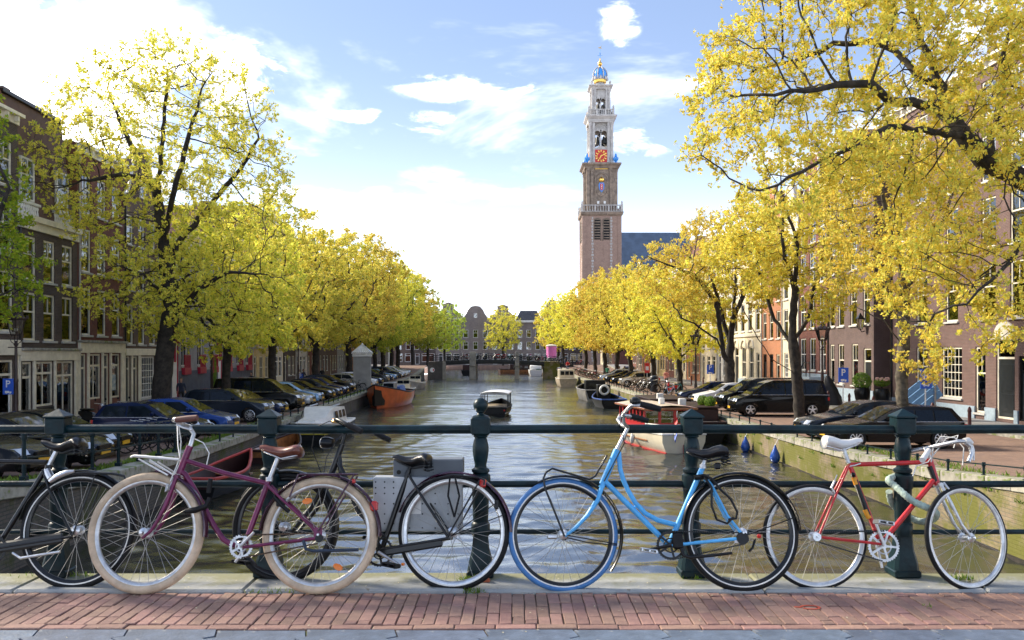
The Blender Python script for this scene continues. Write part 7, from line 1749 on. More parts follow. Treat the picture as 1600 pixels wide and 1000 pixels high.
# white front rack and its struts
m = MB(); W0 = .085
m.tube([B.p(280, 718, -W0), B.p(210, 712, -W0), B.p(205, 714, -W0 * .8), B.p(205, 714, W0 * .8), B.p(210, 712, W0), B.p(280, 718, W0)], .0075, 8)
for y in (-.03, .03): m.tube([B.p(207, 713, y), B.p(280, 718, y)], .006, 7)
for x, yv in ((232, 714), (257, 716)): m.cbox(-.022, .022, -W0, W0, -.004, .004, .002, M=Matrix.Translation(B.p(x, yv)))
m.build('front_rack', M_white, B.t, smooth=60); B.twin('front_rack_strut', [(225, 719), (270, 744)], .005, M_white, .08, None); B.twin('front_rack_strut', [(240, 720), (275, 742)], .005, M_white, .06)
B.tube('stem', [(297, 699), (303, 678), (296, 668)], .0135, M_chrome)
hb, hc = B.bar((296, 667), [(0, 0, 0), (-.02, .05, .012), (-.045, .14, .02), (-.015, .21, .018), (.06, .245, .014), (.13, .255, .02)], M_chrome, M_gum, .125, .0115)
m = MB(); m.tube(B.P((276, 664, -.16), (286, 668, -.2), (300, 672, -.24)), .006, 7); m.cbox(-.02, .02, -.015, .015, -.012, .014, .005, M=Matrix.Translation(B.p(282, 660, -.2))); m.build('brake_lever', M_chrome, B.t)
m = MB()
for pts in ([(279, 664, -.14), (283, 690, -.1), (281, 716, -.06), (266, 752, -.05)], [(277, 666, .14), (278, 695, .06), (282, 722, .0), (268, 750, -.04)], [(300, 684, .08), (318, 692, .05), (327, 708, .03), (322, 730, .02)]): m.tube(B.P(*pts), .0034, 6)
m.build('brake_cable', M_white, B.t, smooth=60); MB().ball((0, 0, 0), .022, 12, 1, 1, .7).build('bell', M_black, B.t, B.p(303, 659, -.10))
# ------------------------------------------------ blue bicycle (faces left)
B = Bike('sky blue step-through bicycle with blue front tyre', (1158, 929), (880, 926), 12)
_, c = B.wheel(1158, .342, M_rubber, Mb['black'], 32, .020, 0, M_reflw); _, c2 = B.wheel(880, .332, M_bluet, Mb['black'], 32, .0195, 7, M_reflw)
B.guard(c, .360, 2, 172, Mb['black'], .03); B.guard(c2 + Vector((.012, .0, 0)), .352, -38, 118, Mb['black'], .028, steer=7)
fr = MB()
for pts, r in (([(964, 703), (941, 757)], .0205), ([(943, 750), (1045, 852)], .0165), ([(967, 706), (969, 733), (974, 750), (981, 766), (993, 786), (1008, 802), (1028, 813), (1055, 820)], .0145), ([(1045, 852), (1099, 727)], .0165), ([(990, 794), (997, 788)], .008)): fr.tube(B.P(*pts), r, 12)
fr.build('frame', Mb['blue'], B.t, smooth=60)
B.twin('seat_stays', [(1093, 738), (1110, 758), (1134, 806), (1160, 840)], .0085, Mb['blue'], .052, .02); B.twin('chain_stays', [(1047, 852), (1160, 841)], .0095, Mb['blue'], .05)
MB().cbox(-.045, .02, -.056, -.050, -.014, .014, .003).build('dropout', M_white, B.t, B.p(1156, 845))
B.fork((940, 760), (882, 838), [(933, 782), (917, 806), (899, 825)], Mb['blue'])
B.tube('seat_post', [(1097, 731), (1102, 717)], .013, M_chrome); MB().lathe([(.021, -.013), (.021, .013)], 12).build('seat_clamp', M_chrome, B.t, B.p(1098, 729))
B.saddle([(1072, 702), (1081, 702), (1094, 705), (1106, 704), (1116, 700), (1126, 698), (1133, 701), (1135, 706)], M_sadb, halfw=.09, springs=True)
m = MB(); W0 = .07
fp = [(882, 838), (868, 803), (852, 764), (849, 748), (853, 738), (863, 732), (890, 740), (921, 749), (930, 744), (948, 712)]
for sg in (-1, 1): m.tube([B.p(x, y, sg * W0) for x, y in fp], .0062, 8)
for x, y in ((863, 732), (884, 738), (905, 745), (925, 748), (948, 712)): m.tube([B.p(x, y, -W0), B.p(x, y, W0)], .0055, 7)
m.build('front_rack', Mb['black'], B.t, smooth=60)
ck, cc = B.chainset((1046, 852), .083, M_black, 34, 5); B.crank(cc, (1006, 860), M_black, -.06, True, M_alu); B.crank(cc, (1086, 846), M_black, .06)
B.chain((1046, 852), (1160, 841), .082, .032, M_black); m = MB(); m.lathe([(.036, -.012), (.036, .012)], 16, M=Matrix.Rotation(R(90), 4, 'X')); m.build('sprocket', M_black, B.t, B.p(1160, 841, -.05))
B.tube('kickstand', [(1064, 856, -.06), (1068, 868, -.07), (1078, 871, -.085), (1112, 868, -.095), (1144, 864, -.1)], [.011, .011, .010, .009, .008], M_black)
MB().cbox(-.03, .03, -.075, -.055, -.05, .05, .012).build('gear_box', M_rubber, B.t, B.p(1056, 845, 0)); m = MB(); m.ball((0, -.085, 0), .014, 8); m.build('gear_indicator', M_red, B.t, B.p(1180, 838)); MB().tube(B.P((1180, 842, -.07), (1176, 856, -.08), (1170, 862, -.08)), .007, 6).build('gear_lever', M_black, B.t)
m = MB(); m.tube(B.P((1088, 744, -.03), (1100, 742, -.06), (1112, 748, -.06), (1126, 765, -.06), (1142, 780, -.065), (1152, 800, -.06), (1150, 810, -.05), (1138, 812, -.05)), .0075, 8); m.tube(B.P((1100, 744, -.05), (1112, 762, -.06), (1112, 790, -.06), (1120, 812, -.06), (1136, 818, -.055), (1146, 808, -.05)), .007, 8); m.build('cable_lock', M_black, B.t, smooth=60)
m = MB(); m.tube(B.P((1085, 746, -.035), (1108, 745, -.035)), .016, 8); m.build('frame_lock', M_black, B.t); MB().cbox(-.018, .018, -.016, .016, -.02, .02, .007).build('tail_light', M_black, B.t, B.p(1121, 728, 0))
m = MB(); m.lathe([(.018, -.09), (.024, -.085), (.024, -.05), (.012, -.045)], 12, M=Matrix.Rotation(R(90), 4, 'X')); m.build('hub_dynamo', M_black, B.t, B.p(882, 838)); MB().lathe([(.004, -.04), (.013, -.035), (.013, .015), (.004, .02)], 10, M=Matrix.Rotation(R(90), 4, 'Y')).build('axle_nut', M_alu, B.t, B.p(866, 839, -.06))
B.tube('mudguard_stay', [(886, 840, -.05), (920, 848, -.05), (964, 852, -.03)], .0034, M_black); B.tube('mudguard_stay', [(884, 836, -.05), (964, 850, -.03)], .0034, M_black); B.tube('mudguard_stay', [(1162, 838, -.05), (1243, 808, -.03)], .0032, M_black)
B.tube('stem', [(964, 702), (981, 669)], .0125, M_chrome)
hb, hc = B.bar((981, 668), [(0, 0, 0), (-.03, .05, .02), (-.045, .13, .065), (0, .21, .105), (.07, .245, .10), (.16, .255, .075)], M_chrome, M_rubber, .12, .0115)
MB().lathe([(.03, 0), (.034, .012), (.030, .026), (.014, .038), (.003, .04)], 16).build('bell', M_black, B.t, hc + Vector((.02, -.215, .115)))
m = MB(); m.tube([hc + Vector((-.045, -.12, .06)), hc + Vector((-.06, -.10, .0)), hc + Vector((-.03, -.06, -.1)), B.p(944, 752, -.03)], .0034, 6); m.build('brake_cable', M_black, B.t, smooth=60)
# ------------------------------------------------ red racing bicycle (faces right)
B = Bike('red racing bicycle with white saddle tied to the post by a green wrapped chain', (1273, 921), (1510, 923), 11, 5.30, 5.28)
_, c = B.wheel(1273, .310, M_rubber, M_chrome, 32, .014, 0, M_reflw, .010); _, c2 = B.wheel(1510, .308, M_rubber, M_chrome, 32, .014, 20, M_reflw, .010)
fr = MB()
for pts, r in (([(1327, 725), (1376, 850)], .0145), ([(1328, 726), (1454, 722)], .0135), ([(1461, 748), (1378, 848)], .0160), ([(1452, 716), (1465, 758)], .018)): fr.tube(B.P(*pts), r, 12)
fr.build('frame', Mb['red'], B.t, smooth=60)
MB().tube(B.P((1453, 728), (1462, 752)), .0186, 12).build('head_badge_panel', M_black, B.t)
B.twin('seat_stays', [(1325, 728), (1304, 772), (1276, 836)], .007, Mb['red'], .048, .018); B.twin('chain_stays', [(1374, 850), (1277, 839)], .008, Mb['red'], .048)
B.fork((1466, 758), (1511, 838), [(1480, 786), (1497, 820)], M_chrome, .011)
B.tube('seat_post', [(1326, 724), (1317, 699)], .0135, M_chrome)
B.saddle([(1347, 686), (1338, 686), (1326, 689), (1314, 689), (1302, 685), (1292, 683), (1287, 684), (1285, 688)], M_sadw, halfw=.072)
m = MB(); m.tube(B.P((1335, 748, -.012), (1357, 806, -.012)), .0155, 10); m.build('bicycle_pump', M_black, B.t); m = MB()
for a, b_ in (((1334, 746), (1338, 757)), ((1352, 796), (1358, 810))): m.tube(B.P((*a, -.012), (*b_, -.012)), .0162, 10)
m.build('pump_band', pm('orange_tape', (.75, .30, .01), .5), B.t); MB().ball((0, 0, 0), .016, 8).build('pump_head', M_black, B.t, B.p(1333, 742, -.02))
ck, cc = B.chainset((1376, 853), .090, M_chrome, 36, 5); B.crank(cc, (1362, 817), M_chrome, -.06, True, M_chrome); B.crank(cc, (1384, 888), M_chrome, .06, False)
B.chain((1376, 853), (1276, 839), .088, .03, M_black); m = MB(); m.lathe([(.01, -.016), (.022, -.014), (.026, .0), (.024, .012)], 18, M=Matrix.Rotation(R(90), 4, 'X')); m.build('sprocket', M_alu, B.t, B.p(1276, 839, -.045))
m = MB(); m.tube(B.P((1304, 752, -.03), (1299, 762, -.035), (1304, 770, -.03)), .008, 7); m.tube(B.P((1304, 752, .0), (1308, 742, 0)), .004, 5); m.build('rear_brake', M_chrome, B.t); m = MB(); m.tube(B.P((1474, 754, -.03), (1482, 764, -.04), (1478, 772, -.035)), .008, 7); m.build('front_brake', M_chrome, B.t)
B.tube('stem', [(1453, 716), (1445, 700), (1452, 699)], .0125, M_chrome)
hc = B.p(1452, 699); hb = empty('handlebar', B.t, hc); hb.rotation_euler = (0, 0, R(27))
MB().tube([(-.02, .21, -.035), (.0, .2, -.02), (.0, .0, .0), (.0, -.2, .02), (.03, -.22, .02), (.075, -.22, -.005), (.085, -.22, -.05), (.05, -.22, -.10)], .0125, 10).build('tube', M_chrome, hb, smooth=60)
MB().tube([(.03, -.22, .02), (.06, -.22, .025), (.09, -.22, .01)], [.018, .021, .015], 10).build('brake_hood', M_sadw, hb, smooth=60); MB().tube([(.09, -.22, .01), (.105, -.22, -.03), (.095, -.22, -.09)], .006, 7).build('brake_lever', M_chrome, hb)
MB().tube([(-.13, -.05, -.085), (-.02, -.012, -.02)], [.018, .016], 10).build('bar_end', M_sadw, hb, smooth=60)
m = MB(); 
for pts in ([(1490, 700, -.1), (1497, 680, -.1), (1478, 686, -.06), (1462, 706, -.04), (1450, 722, -.03), (1432, 728, -.02), (1426, 744, -.02)], [(1504, 727, -.12), (1506, 700, -.12), (1492, 684, -.1), (1470, 682, -.06), (1458, 700, -.03), (1455, 722, -.03)], [(1326, 729, -.02), (1336, 727, -.025), (1345, 724, -.02)]): m.tube(B.P(*pts), .0036, 6)
m.build('brake_cable', M_white, B.t, smooth=60)
# the wrapped chain hangs on bicycle and post: a thing of its own
PX = (1408 - 800) / F * RY
ch = thing('chain_lock', 'pale green fabric covered chain looped round the post and the red frame', 'chain lock', (PX, RY - .09, .02))
def W3(px, py, Y): return at(px, py, Y) - ch.location
pts = [W3(1399, 744, RY + .02), W3(1388, 750, RY - .09), W3(1399, 760, RY - .13), W3(1415, 774, RY - .2), W3(1428, 784, RY - .22), W3(1446, 792, RY - .24), W3(1462, 800, RY - .22), W3(1460, 810, RY - .10), W3(1444, 815, RY - .02), W3(1428, 812, RY + .06), W3(1408, 800, RY + .09), W3(1393, 785, RY + .05), W3(1389, 766, RY - .0)]
sm = []
for i in range(len(pts) - 1):
    for k in range(6):
        t_ = k / 6; p0, p1, p2, p3 = pts[max(i - 1, 0)], pts[i], pts[i + 1], pts[min(i + 2, len(pts) - 1)]
        sm.append(.5 * ((2 * p1) + (p2 - p0) * t_ + (2 * p0 - 5 * p1 + 4 * p2 - p3) * t_ ** 2 + (3 * p1 - p0 - 3 * p2 + p3) * t_ ** 3))
MB().tube(sm, [.0185 + .0035 * (i % 2) for i in range(len(sm))], 8).build('sleeve', M_rope, ch, smooth=60)
# grey cabinet fixed to the railing behind the black bicycle
cab = thing('metal_cabinet', 'pale grey riveted metal box with darker grey lid hung on the railing', 'cabinet', ((652 - 800) / F * 5.5, 5.5, .40))
M_cab = pm('galvanised_panel', (.42, .44, .45), .5, .25, .1, 5, wear=((.30, .31, .31), .4, 6)); M_lid = pm('slate_grey_panel', (.115, .13, .145), .5, .1, .1, 4)
def W4(px, py): return at(px, py, 5.44) - cab.location
a, b_ = W4(583, 831), W4(722, 746); MB().cbox(a.x, b_.x, -.06, .045, a.z, b_.z, .006).build('front_panel', M_cab, cab, smooth=0)
a2, b2 = W4(613, 748), W4(723, 719); MB().cbox(a2.x, b2.x, -.02, .13, a2.z, b2.z, .006).build('lid', M_lid, cab, smooth=0)
MB().lathe([(.014, 0), (.012, -.006), (.002, -.007)], 10, (0, 0, 0), Matrix.Rotation(R(90), 4, 'X') @ Matrix.Scale(1, 4)).build('lock_knob', M_black, cab, W4(622, 739) + Vector((0, .035, 0)))
rv = MB().lathe([(.005, 0), (.005, .002), (.002, .003)], 8, M=Matrix.Rotation(R(90), 4, 'X')).mesh('rivet_hole', M_black)
for i, x in enumerate((587, 601, 615)):
    for y in (753, 762, 771, 787, 803, 818): put('rivet_hole', rv, cab, W4(x, y) + Vector((0, -.001 - .004, 0)))
for x in (640, 660, 680, 700, 716):
    for y in (771, 787, 803, 825): put('rivet_hole', rv, cab, W4(x, y) + Vector((0, -.001 - .004, 0)))
for m_ in [ch_ for ch_ in CH.get(cab.name, []) if ch_.name.startswith('rivet')]: m_.location.y = -.0605
MB().box(-.05, .05, -.002, 0, -.05, .05).build('sticker', M_white, cab, W4(645, 790) + Vector((0, -.0, 0)))
for m_ in [ch_ for ch_ in CH.get(cab.name, []) if ch_.name.startswith('sticker')]: m_.location.y = -.061
# small bits on the pavement
t = thing('brick_shard', 'orange broken brick piece at the foot of the ball topped post', 'brick', at(757, 908, 5.42) * 1.0); t.location.z = .02
MB().loft([[(-.03, -.02, 0), (.03, -.025, 0), (.035, .02, 0), (-.02, .03, 0)], [(-.02, -.015, .035), (.025, -.02, .04), (.02, .015, .03), (-.015, .02, .028)]], True, True).build('shard', pm('orange_brick_shard', (.55, .14, .06), .8), t, smooth=0)
m = MB(); c = Vector(((1266 - 800) / F * 4.93, 4.93, .002)); m.tube([c + Vector((.05 * math.cos(a), .035 * math.sin(a), 0)) for a in np.linspace(-2.6, 2.9, 22)] , .008, 5); m.tube([c + Vector((-.05, 0, 0)), c + Vector((-.085, .008, 0))], .009, 5)
o = m.build('paint_mark', pm('red_spray_paint', (.60, .09, .04), .7), None); o.scale = (1, 1, .25); o.location.z = .0025; tag(o, 'small red sprayed ring on the brick pavement', 'paint mark')
# ================================================================== STREET FURNITURE
M_lampiron = pm('brown_black_iron', (.035, .020, .018), .4, .2, .2, 6); M_lglass = glassmat('lantern_glass', (.9, .9, .85), .06, .9)
def lamp_proto(label):
    t = thing('street_lamp', label, 'street lamp'); 
    MB().lathe([(.20, 0), (.20, .25), (.15, .32), (.13, .9), (.10, 1.0), (.085, 1.1), (.075, 2.2), (.09, 2.25), (.06, 2.35), (.05, 3.55), (.09, 3.6), (.05, 3.68), (.04, 3.75)], 12).build('post', M_lampiron, t)
    m = MB()
    for k in range(4):
        a = R(45 + 90 * k); m.tube([(.04 * math.cos(a), .04 * math.sin(a), 3.62), (.16 * math.cos(a), .16 * math.sin(a), 3.70), (.20 * math.cos(a), .20 * math.sin(a), 3.82), (.15 * math.cos(a), .15 * math.sin(a), 3.92), (.19 * math.cos(a), .19 * math.sin(a), 3.98)], .014, 5)
    m.tube([(-.3, 0, 3.5), (.3, 0, 3.5)], .02, 6); m.build('bracket', M_lampiron, t)
    l = empty('lantern', t, (0, 0, 3.96)); r0, r1 = .19, .36
    q = lambda r, z, n=6: [(r * math.cos(2 * math.pi * k / n), r * math.sin(2 * math.pi * k / n), z) for k in range(n)]
    m = MB()
    for k in range(6): m.tube([q(r0, 0)[k], q(r1, .58)[k]], .016, 5)
    m.tube(q(r0, 0), .02, 5, closed=True); m.tube(q(r1, .58), .025, 5, closed=True); m.build('frame', M_lampiron, l)
    m = MB(); m.loft([q(r0 - .005, .01), q(r1 - .01, .57)], True); m.build('glass', M_lglass, l, smooth=0)
    m = MB(); m.loft([q(r1 + .04, .58), q(r1 + .05, .62), q(.20, .76), q(.10, .80), q(.10, .90), q(.14, .92), q(.03, 1.02), q(.01, 1.14)], True, True)
    for k in range(12): a = 2 * math.pi * k / 12; m.lathe([(.022, .60), (.035, .67), (.008, .75)], 5, ((r1 + .03) * math.cos(a), (r1 + .03) * math.sin(a), 0))
    m.build('crown_roof', M_lampiron, l, smooth=30)
    m = MB(); m.ball((0, 0, .2), .07, 8); m.build('bulb', M_white, l); return t
lp = None
for px, Y, side, lb in ((25, 33.5, -1, 'crowned street lamp at the left edge beside the dark brick house'), (331, 52, -1, 'crowned street lamp in front of the grey stucco building'), (466, 76, -1, 'crowned street lamp beyond the grey stucco building on the left'),
                        (1285, 47, 1, 'crowned street lamp behind the black van on the right'), (1087, 68, 1, 'crowned street lamp left of the forked golden tree')):
    z = zq(Y); X = (px - 800) / F * Y
    if lp is None: lp = lamp_proto(lb); lp.location = (X, Y, z); lp['group'] = 'crowned canal street lamps'
    else: dup(lp, lb, (X, Y, z), rnd.uniform(0, 1), 'crowned canal street lamps')
# parking signs
def p_sign(px, py, Y, zg, label, w=.42, h=.62, truck=True):
    p = at(px, py, Y); t = thing('parking_sign', label, 'parking sign', (p.x, p.y, zg), R(3), 'blue parking signs')
    z = p.z - zg; MB().lathe([(.03, 0), (.03, z + h / 2)], 8, (0, .05, 0)).build('pole', M_alu, t)
    s = empty('sign', t, (0, 0, z)); MB().cbox(-w / 2, w / 2, -.012, .02, -h / 2, h / 2, .008).build('plate', M_signb, s, smooth=0)
    k = w / .42; m = MB(); zz = .03 * k
    def bar(x0, x1, z0, z1): m.box(x0 * k, x1 * k, -.016, -.0125, z0 * k + zz, z1 * k + zz)
    bar(-.085, -.04, -.06, .22); pts = [(-.04 * k + .0, zz + .20 * k)] + [((.01 + .075 * math.cos(a)) * k, zz + (.135 + .075 * math.sin(a)) * k) for a in np.linspace(math.pi / 2, -math.pi / 2, 9)] + [(-.04 * k, zz + .06 * k)]
    pin = [(-.04 * k, zz + .165 * k)] + [((.01 + .032 * math.cos(a)) * k, zz + (.132 + .032 * math.sin(a)) * k) for a in np.linspace(math.pi / 2, -math.pi / 2, 9)] + [(-.04 * k, zz + .10 * k)]
    for (a, b, c, d_) in zip(pts, pts[1:], pin[1:], pin): m.add([(a[0], -.0145, a[1]), (b[0], -.0145, b[1]), (c[0], -.0145, c[1]), (d_[0], -.0145, d_[1])], [(0, 1, 2, 3)])
    m.build('letter_p', M_signw, s, smooth=0)
    if truck:
        m = MB()
        for (x0, x1, z0, z1) in ((-.12, .04, -.24, -.17), (.055, .12, -.24, -.19), (-.12, .12, -.255, -.24)): m.box(x0 * k, x1 * k, -.016, -.0125, z0 * k, z1 * k)
        for x in (-.07, .07): m.lathe([(.022 * k, 0), (.022 * k, .003)], 10, M=Matrix.Translation((x * k, -.013, -.258 * k)) @ Matrix.Rotation(R(90), 4, 'X'))
        m.build('truck_pictogram', M_signw, s, smooth=0)
    return t
p_sign(1318, 586, 46, zq(46), 'blue parking sign with white P and truck left of the potted bush', .52, .76)
p_sign(1447, 592, 35.5, zq(35.5), 'blue parking sign with white P and truck beside the slim golden tree', .46, .78)
p_sign(1110, 577, 64, zq(64), 'small blue parking sign in front of the cream houses', .5, .66)
p_sign(13, 604, 35, zq(35), 'blue parking sign on the pole at the left edge', .42, .62); p_sign(469, 590, 78, zq(78), 'small blue parking sign left of the grey advertising pillar', .5, .66)
# advertising pillars
t = thing('advertising_pillar', 'grey advertising pillar with ribbed white pyramid roof on the left quay', 'pillar', ((566 - 800) / F * 80, 80, zq(80)), R(8)); M_pil = pm('grey_pillar_paint', (.29, .29, .275), .7, 0, .1, 1.5, wear=((.22, .22, .2), .4, 2))
w = .78; hz_ = 3.0
MB().cbox(-w, w, -w, w, 0, hz_, .05).build('body', M_pil, t, smooth=0); m = MB(); m.cbox(-w - .08, w + .08, -w - .08, w + .08, hz_, hz_ + .22, .03); m.cbox(-w - .14, w + .14, -w - .14, w + .14, hz_ + .25, hz_ + .34, .02); m.build('cornice', M_white, t, smooth=0)
m = MB(); n = 9
for k in range(4):
    q = MB()
    for i in range(n):
        a, b = -w - .1 + (2 * w + .2) * i / n, -w - .1 + (2 * w + .2) * (i + 1) / n; f = .12
        q.loft([[(a, -w - .1, hz_ + .34), ((a + b) / 2, -w - .13, hz_ + .40), (b, -w - .1, hz_ + .34)], [(a * f, (-w - .1) * f, hz_ + 1.05), ((a + b) / 2 * f, (-w - .13) * f, hz_ + 1.08), (b * f, (-w - .1) * f, hz_ + 1.05)]], False)
    Rm = Matrix.Rotation(R(90 * k), 4, 'Z'); m.add([Rm @ Vector(v) for v in q.v], q.f)
m.lathe([(.12, hz_ + 1.0), (.1, hz_ + 1.12), (.02, hz_ + 1.22)], 8); m.build('ribbed_roof', M_white, t, smooth=0)
t = thing('advertising_pillar', 'pink round advertising column on the right end of the far bridge', 'pillar', ((862 - 800) / F * 160, 161, .1))
M_pink = pm('pink_poster', (.80, .20, .52), .6, 0, .06, 1); MB().lathe([(1.0, 0), (1.0, .5), (.92, .52)], 24).build('plinth', M_pil, t); MB().lathe([(.9, .5), (.9, 2.55)], 24).build('poster', M_pink, t); MB().lathe([(.95, 2.55), (1.0, 2.6), (.98, 2.72), (.6, 2.85), (.05, 2.9)], 24).build('cap', M_cream, t)
# bollards
bm_p = None
M_boll = pm('bollard_brown_red', (.10, .022, .018), .5, 0, .15)
bl = [(1, FR(Y) - 3.35, Y) for Y in np.arange(38, 66, 3.2)] + [(1, FR(Y) - 3.35, Y) for Y in np.arange(66, 96, 5)] + [(-1, FL(Y) + 3.35, Y) for Y in np.arange(36, 60, 3.4)]
for i, (sd, X, Y) in enumerate(bl):
    lab = 'slim brown red bollard on the %s pavement, %s from the camera' % ('right' if sd > 0 else 'left', ords[i if sd > 0 else i - 15]); gp = 'bollards along the %s pavement' % ('right' if sd > 0 else 'left')
    if bm_p is None:
        bm_p = thing('bollard', lab, 'bollard', (X, Y, zq(Y)), 0, gp); MB().lathe([(.10, 0), (.10, .12), (.075, .2), (.07, .8), (.085, .82), (.085, .88), (.06, .98), (.02, 1.04)], 10).build('post', M_boll, bm_p); MB().lathe([(.072, .60), (.074, .61), (.074, .70), (.072, .71)], 10).build('band', M_boll, bm_p)
    else: dup(bm_p, lab, (X, Y, zq(Y)), 0, gp)
# potted bushes
big = bush_mesh(.55, 1300, 3, .05)
for i, (px, Y, lb, fl) in enumerate(((1347, 53.6, 'clipped round bush in a tall black pot beside the lantern', 0), (1378, 51.5, 'flowering plant in a black pot at the passage', 1))):
    X = (px - 800) / F * Y; t = thing('potted_plant', lb, 'potted plant', (X, Y, zq(Y) + .12)); MB().lathe([(.26, 0), (.40, .5), (.46, .9), (.38, 1.12), (.40, 1.16), (.34, 1.15), (.30, 1.0)], 16).build('pot', M_black, t)
    o = put('foliage', big, t, (0, 0, 1.5)); MB().lathe([(.05, 1.0), (.04, 1.5)], 6).build('stem', M_bark, t)
    if fl:
        o.scale = (.85, .85, .45); m = MB()
        for k in range(40): a, r_ = rnd.uniform(0, 6.28), rnd.uniform(.1, .45); m.ball((r_ * math.cos(a), r_ * math.sin(a), 1.68 + rnd.uniform(-.05, .08)), .05, 5)
        m.build('flowers', pm('pale_pink_petals', (.75, .45, .35), .7), t)
t = thing('ivy', 'narrow green climbing plant on the grey stucco wall', 'plant', (FL(66.5) + .12, 66.5, zq(66) + .1)); iv = bush_mesh(.5, 900, 9, .06); o = put('foliage', iv, t, (.05, 0, 1.6)); o.scale = (.35, .7, 3.0); MB().tube([(0, 0, 0), (.03, .05, 1.5), (0, -.05, 3)], .03, 5).build('stem', M_bark, t)
t = thing('wall_lantern', 'black lantern on the corner of the brown house with blue plinth', 'lantern', (FR(56.6) - .35, 56.6, 3.0)); m = MB(); q = lambda r, z: [(r * math.cos(R(45 + 90 * k)), r * math.sin(R(45 + 90 * k)), z) for k in range(4)]
m.tube([(.3, 0, -.2), (.1, 0, -.25), (0, 0, -.1)], .03, 6); m.loft([q(.12, -.1), q(.14, -.05)], True, True); m.loft([q(.28, .55), q(.30, .6), q(.12, .8), q(.03, .95)], True, True)
for k in range(4): m.tube([q(.14, -.05)[k], q(.27, .55)[k]], .02, 5)
m.build('frame', M_black, t, smooth=0); MB().loft([q(.13, -.04), q(.26, .54)], True).build('glass', M_lglass, t, smooth=0)
# tilted blue board
t = thing('tilted_board', 'pale blue slatted board tipped on edge behind the slim golden tree', 'board', ((1438 - 800) / F * 43, 43, zq(43) + .1), R(8)); M_pb = pm('light_blue_paint', (.16, .33, .55), .5, 0, .08)
for k in range(4): MB().cbox(-.9, .9, -.03, .03, -.04 - k * .34, .27 - k * .34, .012, M=Matrix.Translation((0, 0, 1.35)) @ Matrix.Rotation(R(-36), 4, 'Y') @ Matrix.Translation((0, k * .03, .2))).build('board', M_pb, t, smooth=0)
for x, h_ in ((-.75, .75), (.75, 1.6)): MB().box(x - .04, x + .04, -.05, .25, 0, h_).build('leg', M_alu, t, smooth=0)
# covered object and yellow broom by the lamp
t = thing('covered_barrow', 'thing under a black tarpaulin by the blue plinth', 'covered barrow', ((1301 - 800) / F * 55, 55, zq(55) + .12)); rings = []
for z, r_ in ((0, .62), (.5, .55), (1.0, .4), (1.5, .25), (1.8, .1)): rings.append([(r_ * (1 + .18 * math.sin(5 * a + z * 3)) * math.cos(a) - .35 * z / 2, r_ * .7 * (1 + .18 * math.sin(5 * a + z * 3)) * math.sin(a), z) for a in np.linspace(0, 2 * math.pi, 25)[:-1]])
MB().loft(rings, True, True).build('tarpaulin', pm('black_tarpaulin', (.02, .02, .024), .55, 0, .2, 3), t, smooth=60)
# bins
for i, (px, Y, lb) in enumerate(((1022, 77, 'dark blue litter bin by the quay edge among the bicycles'),)):
    t = thing('litter_bin', lb, 'bin', ((px - 800) / F * Y, Y, zq(Y))); MB().lathe([(.30, 0), (.33, .1), (.33, 1.2), (.36, 1.25), (.30, 1.35), (.1, 1.4)], 14).build('body', pm('dark_blue_enamel', (.02, .035, .06), .45), t); MB().box(-.2, .2, -.36, -.3, .9, 1.08).build('slot', M_black, t, smooth=0)
t = thing('red_sign', 'red and white sign post beside the beige compact car', 'sign', ((1011 - 800) / F * 82, 82, zq(82))); MB().lathe([(.03, 0), (.03, 2.3)], 6).build('pole', M_alu, t); MB().cbox(-.22, .22, -.05, -.02, 1.5, 2.4, .01).build('panel', M_signr, t, smooth=0); MB().box(-.14, .14, -.056, -.051, 1.75, 2.1).build('white_field', M_signw, t, smooth=0)

# ------------------------------------------------ parked bicycles far off
def mini_bike(col, name='bicycle', label='-', group=None):
    t = thing(name, label, 'bicycle', group=group); m = MB()
    for x in (-.53, .53): torus(m, .32, .02, 20, 5); m.v = [(v[0], v[1], v[2]) for v in m.v]
    m = MB(); 
    for x in (-.53, .53):
        w = MB(); torus(w, .32, .022, 20, 5); w.lathe([(.02, -.04), (.02, .04)], 6, M=Matrix.Rotation(R(90), 4, 'X'))
        for k in range(9): a = 2 * math.pi * k / 9; w.tube([(0, 0, 0), (.31 * math.cos(a), 0, .31 * math.sin(a))], .004, 3, False)
        w.build('wheel', M_rubber, t, (x, 0, .34))
    for pts, r in (([(.53, 0, .34), (.36, 0, .92)], .018), ([(.38, 0, .86), (-.05, 0, .30)], .022), ([(.38, 0, .90), (-.18, 0, .78)], .018), ([(-.05, 0, .30), (-.22, 0, .92)], .02), ([(-.19, 0, .80), (-.53, 0, .34)], .014), ([(-.05, 0, .30), (-.53, 0, .34)], .014)): m.tube(pts, r, 5)
    m.build('frame', col, t); MB().loft([[(-.12, -.03, .95), (-.12, .03, .95), (-.12, 0, .98)], [(-.34, -.09, .95), (-.34, .09, .95), (-.34, 0, 1.0)]], True, True).build('saddle', M_sadb, t)
    MB().tube([(.14, -.28, 1.02), (.34, -.2, 1.06), (.35, 0, 1.04), (.34, .2, 1.06), (.14, .28, 1.02)], .016, 5).build('handlebar', M_chrome, t)
    m = MB(); m.tube([(-.53, 0, .70), (-.85, 0, .72)], .012, 4); m.box(-.86, -.36, -.08, .08, .70, .72); m.build('rack', M_black, t); m = MB()
    m.tube([(-.53 + .37 * math.cos(a), 0, .34 + .37 * math.sin(a)) for a in np.linspace(.1, 2.8, 10)], .02, 4); m.tube([(.53 + .37 * math.cos(a), 0, .34 + .37 * math.sin(a)) for a in np.linspace(.6, 2.8, 10)], .02, 4); m.build('mudguards', M_black, t); return t
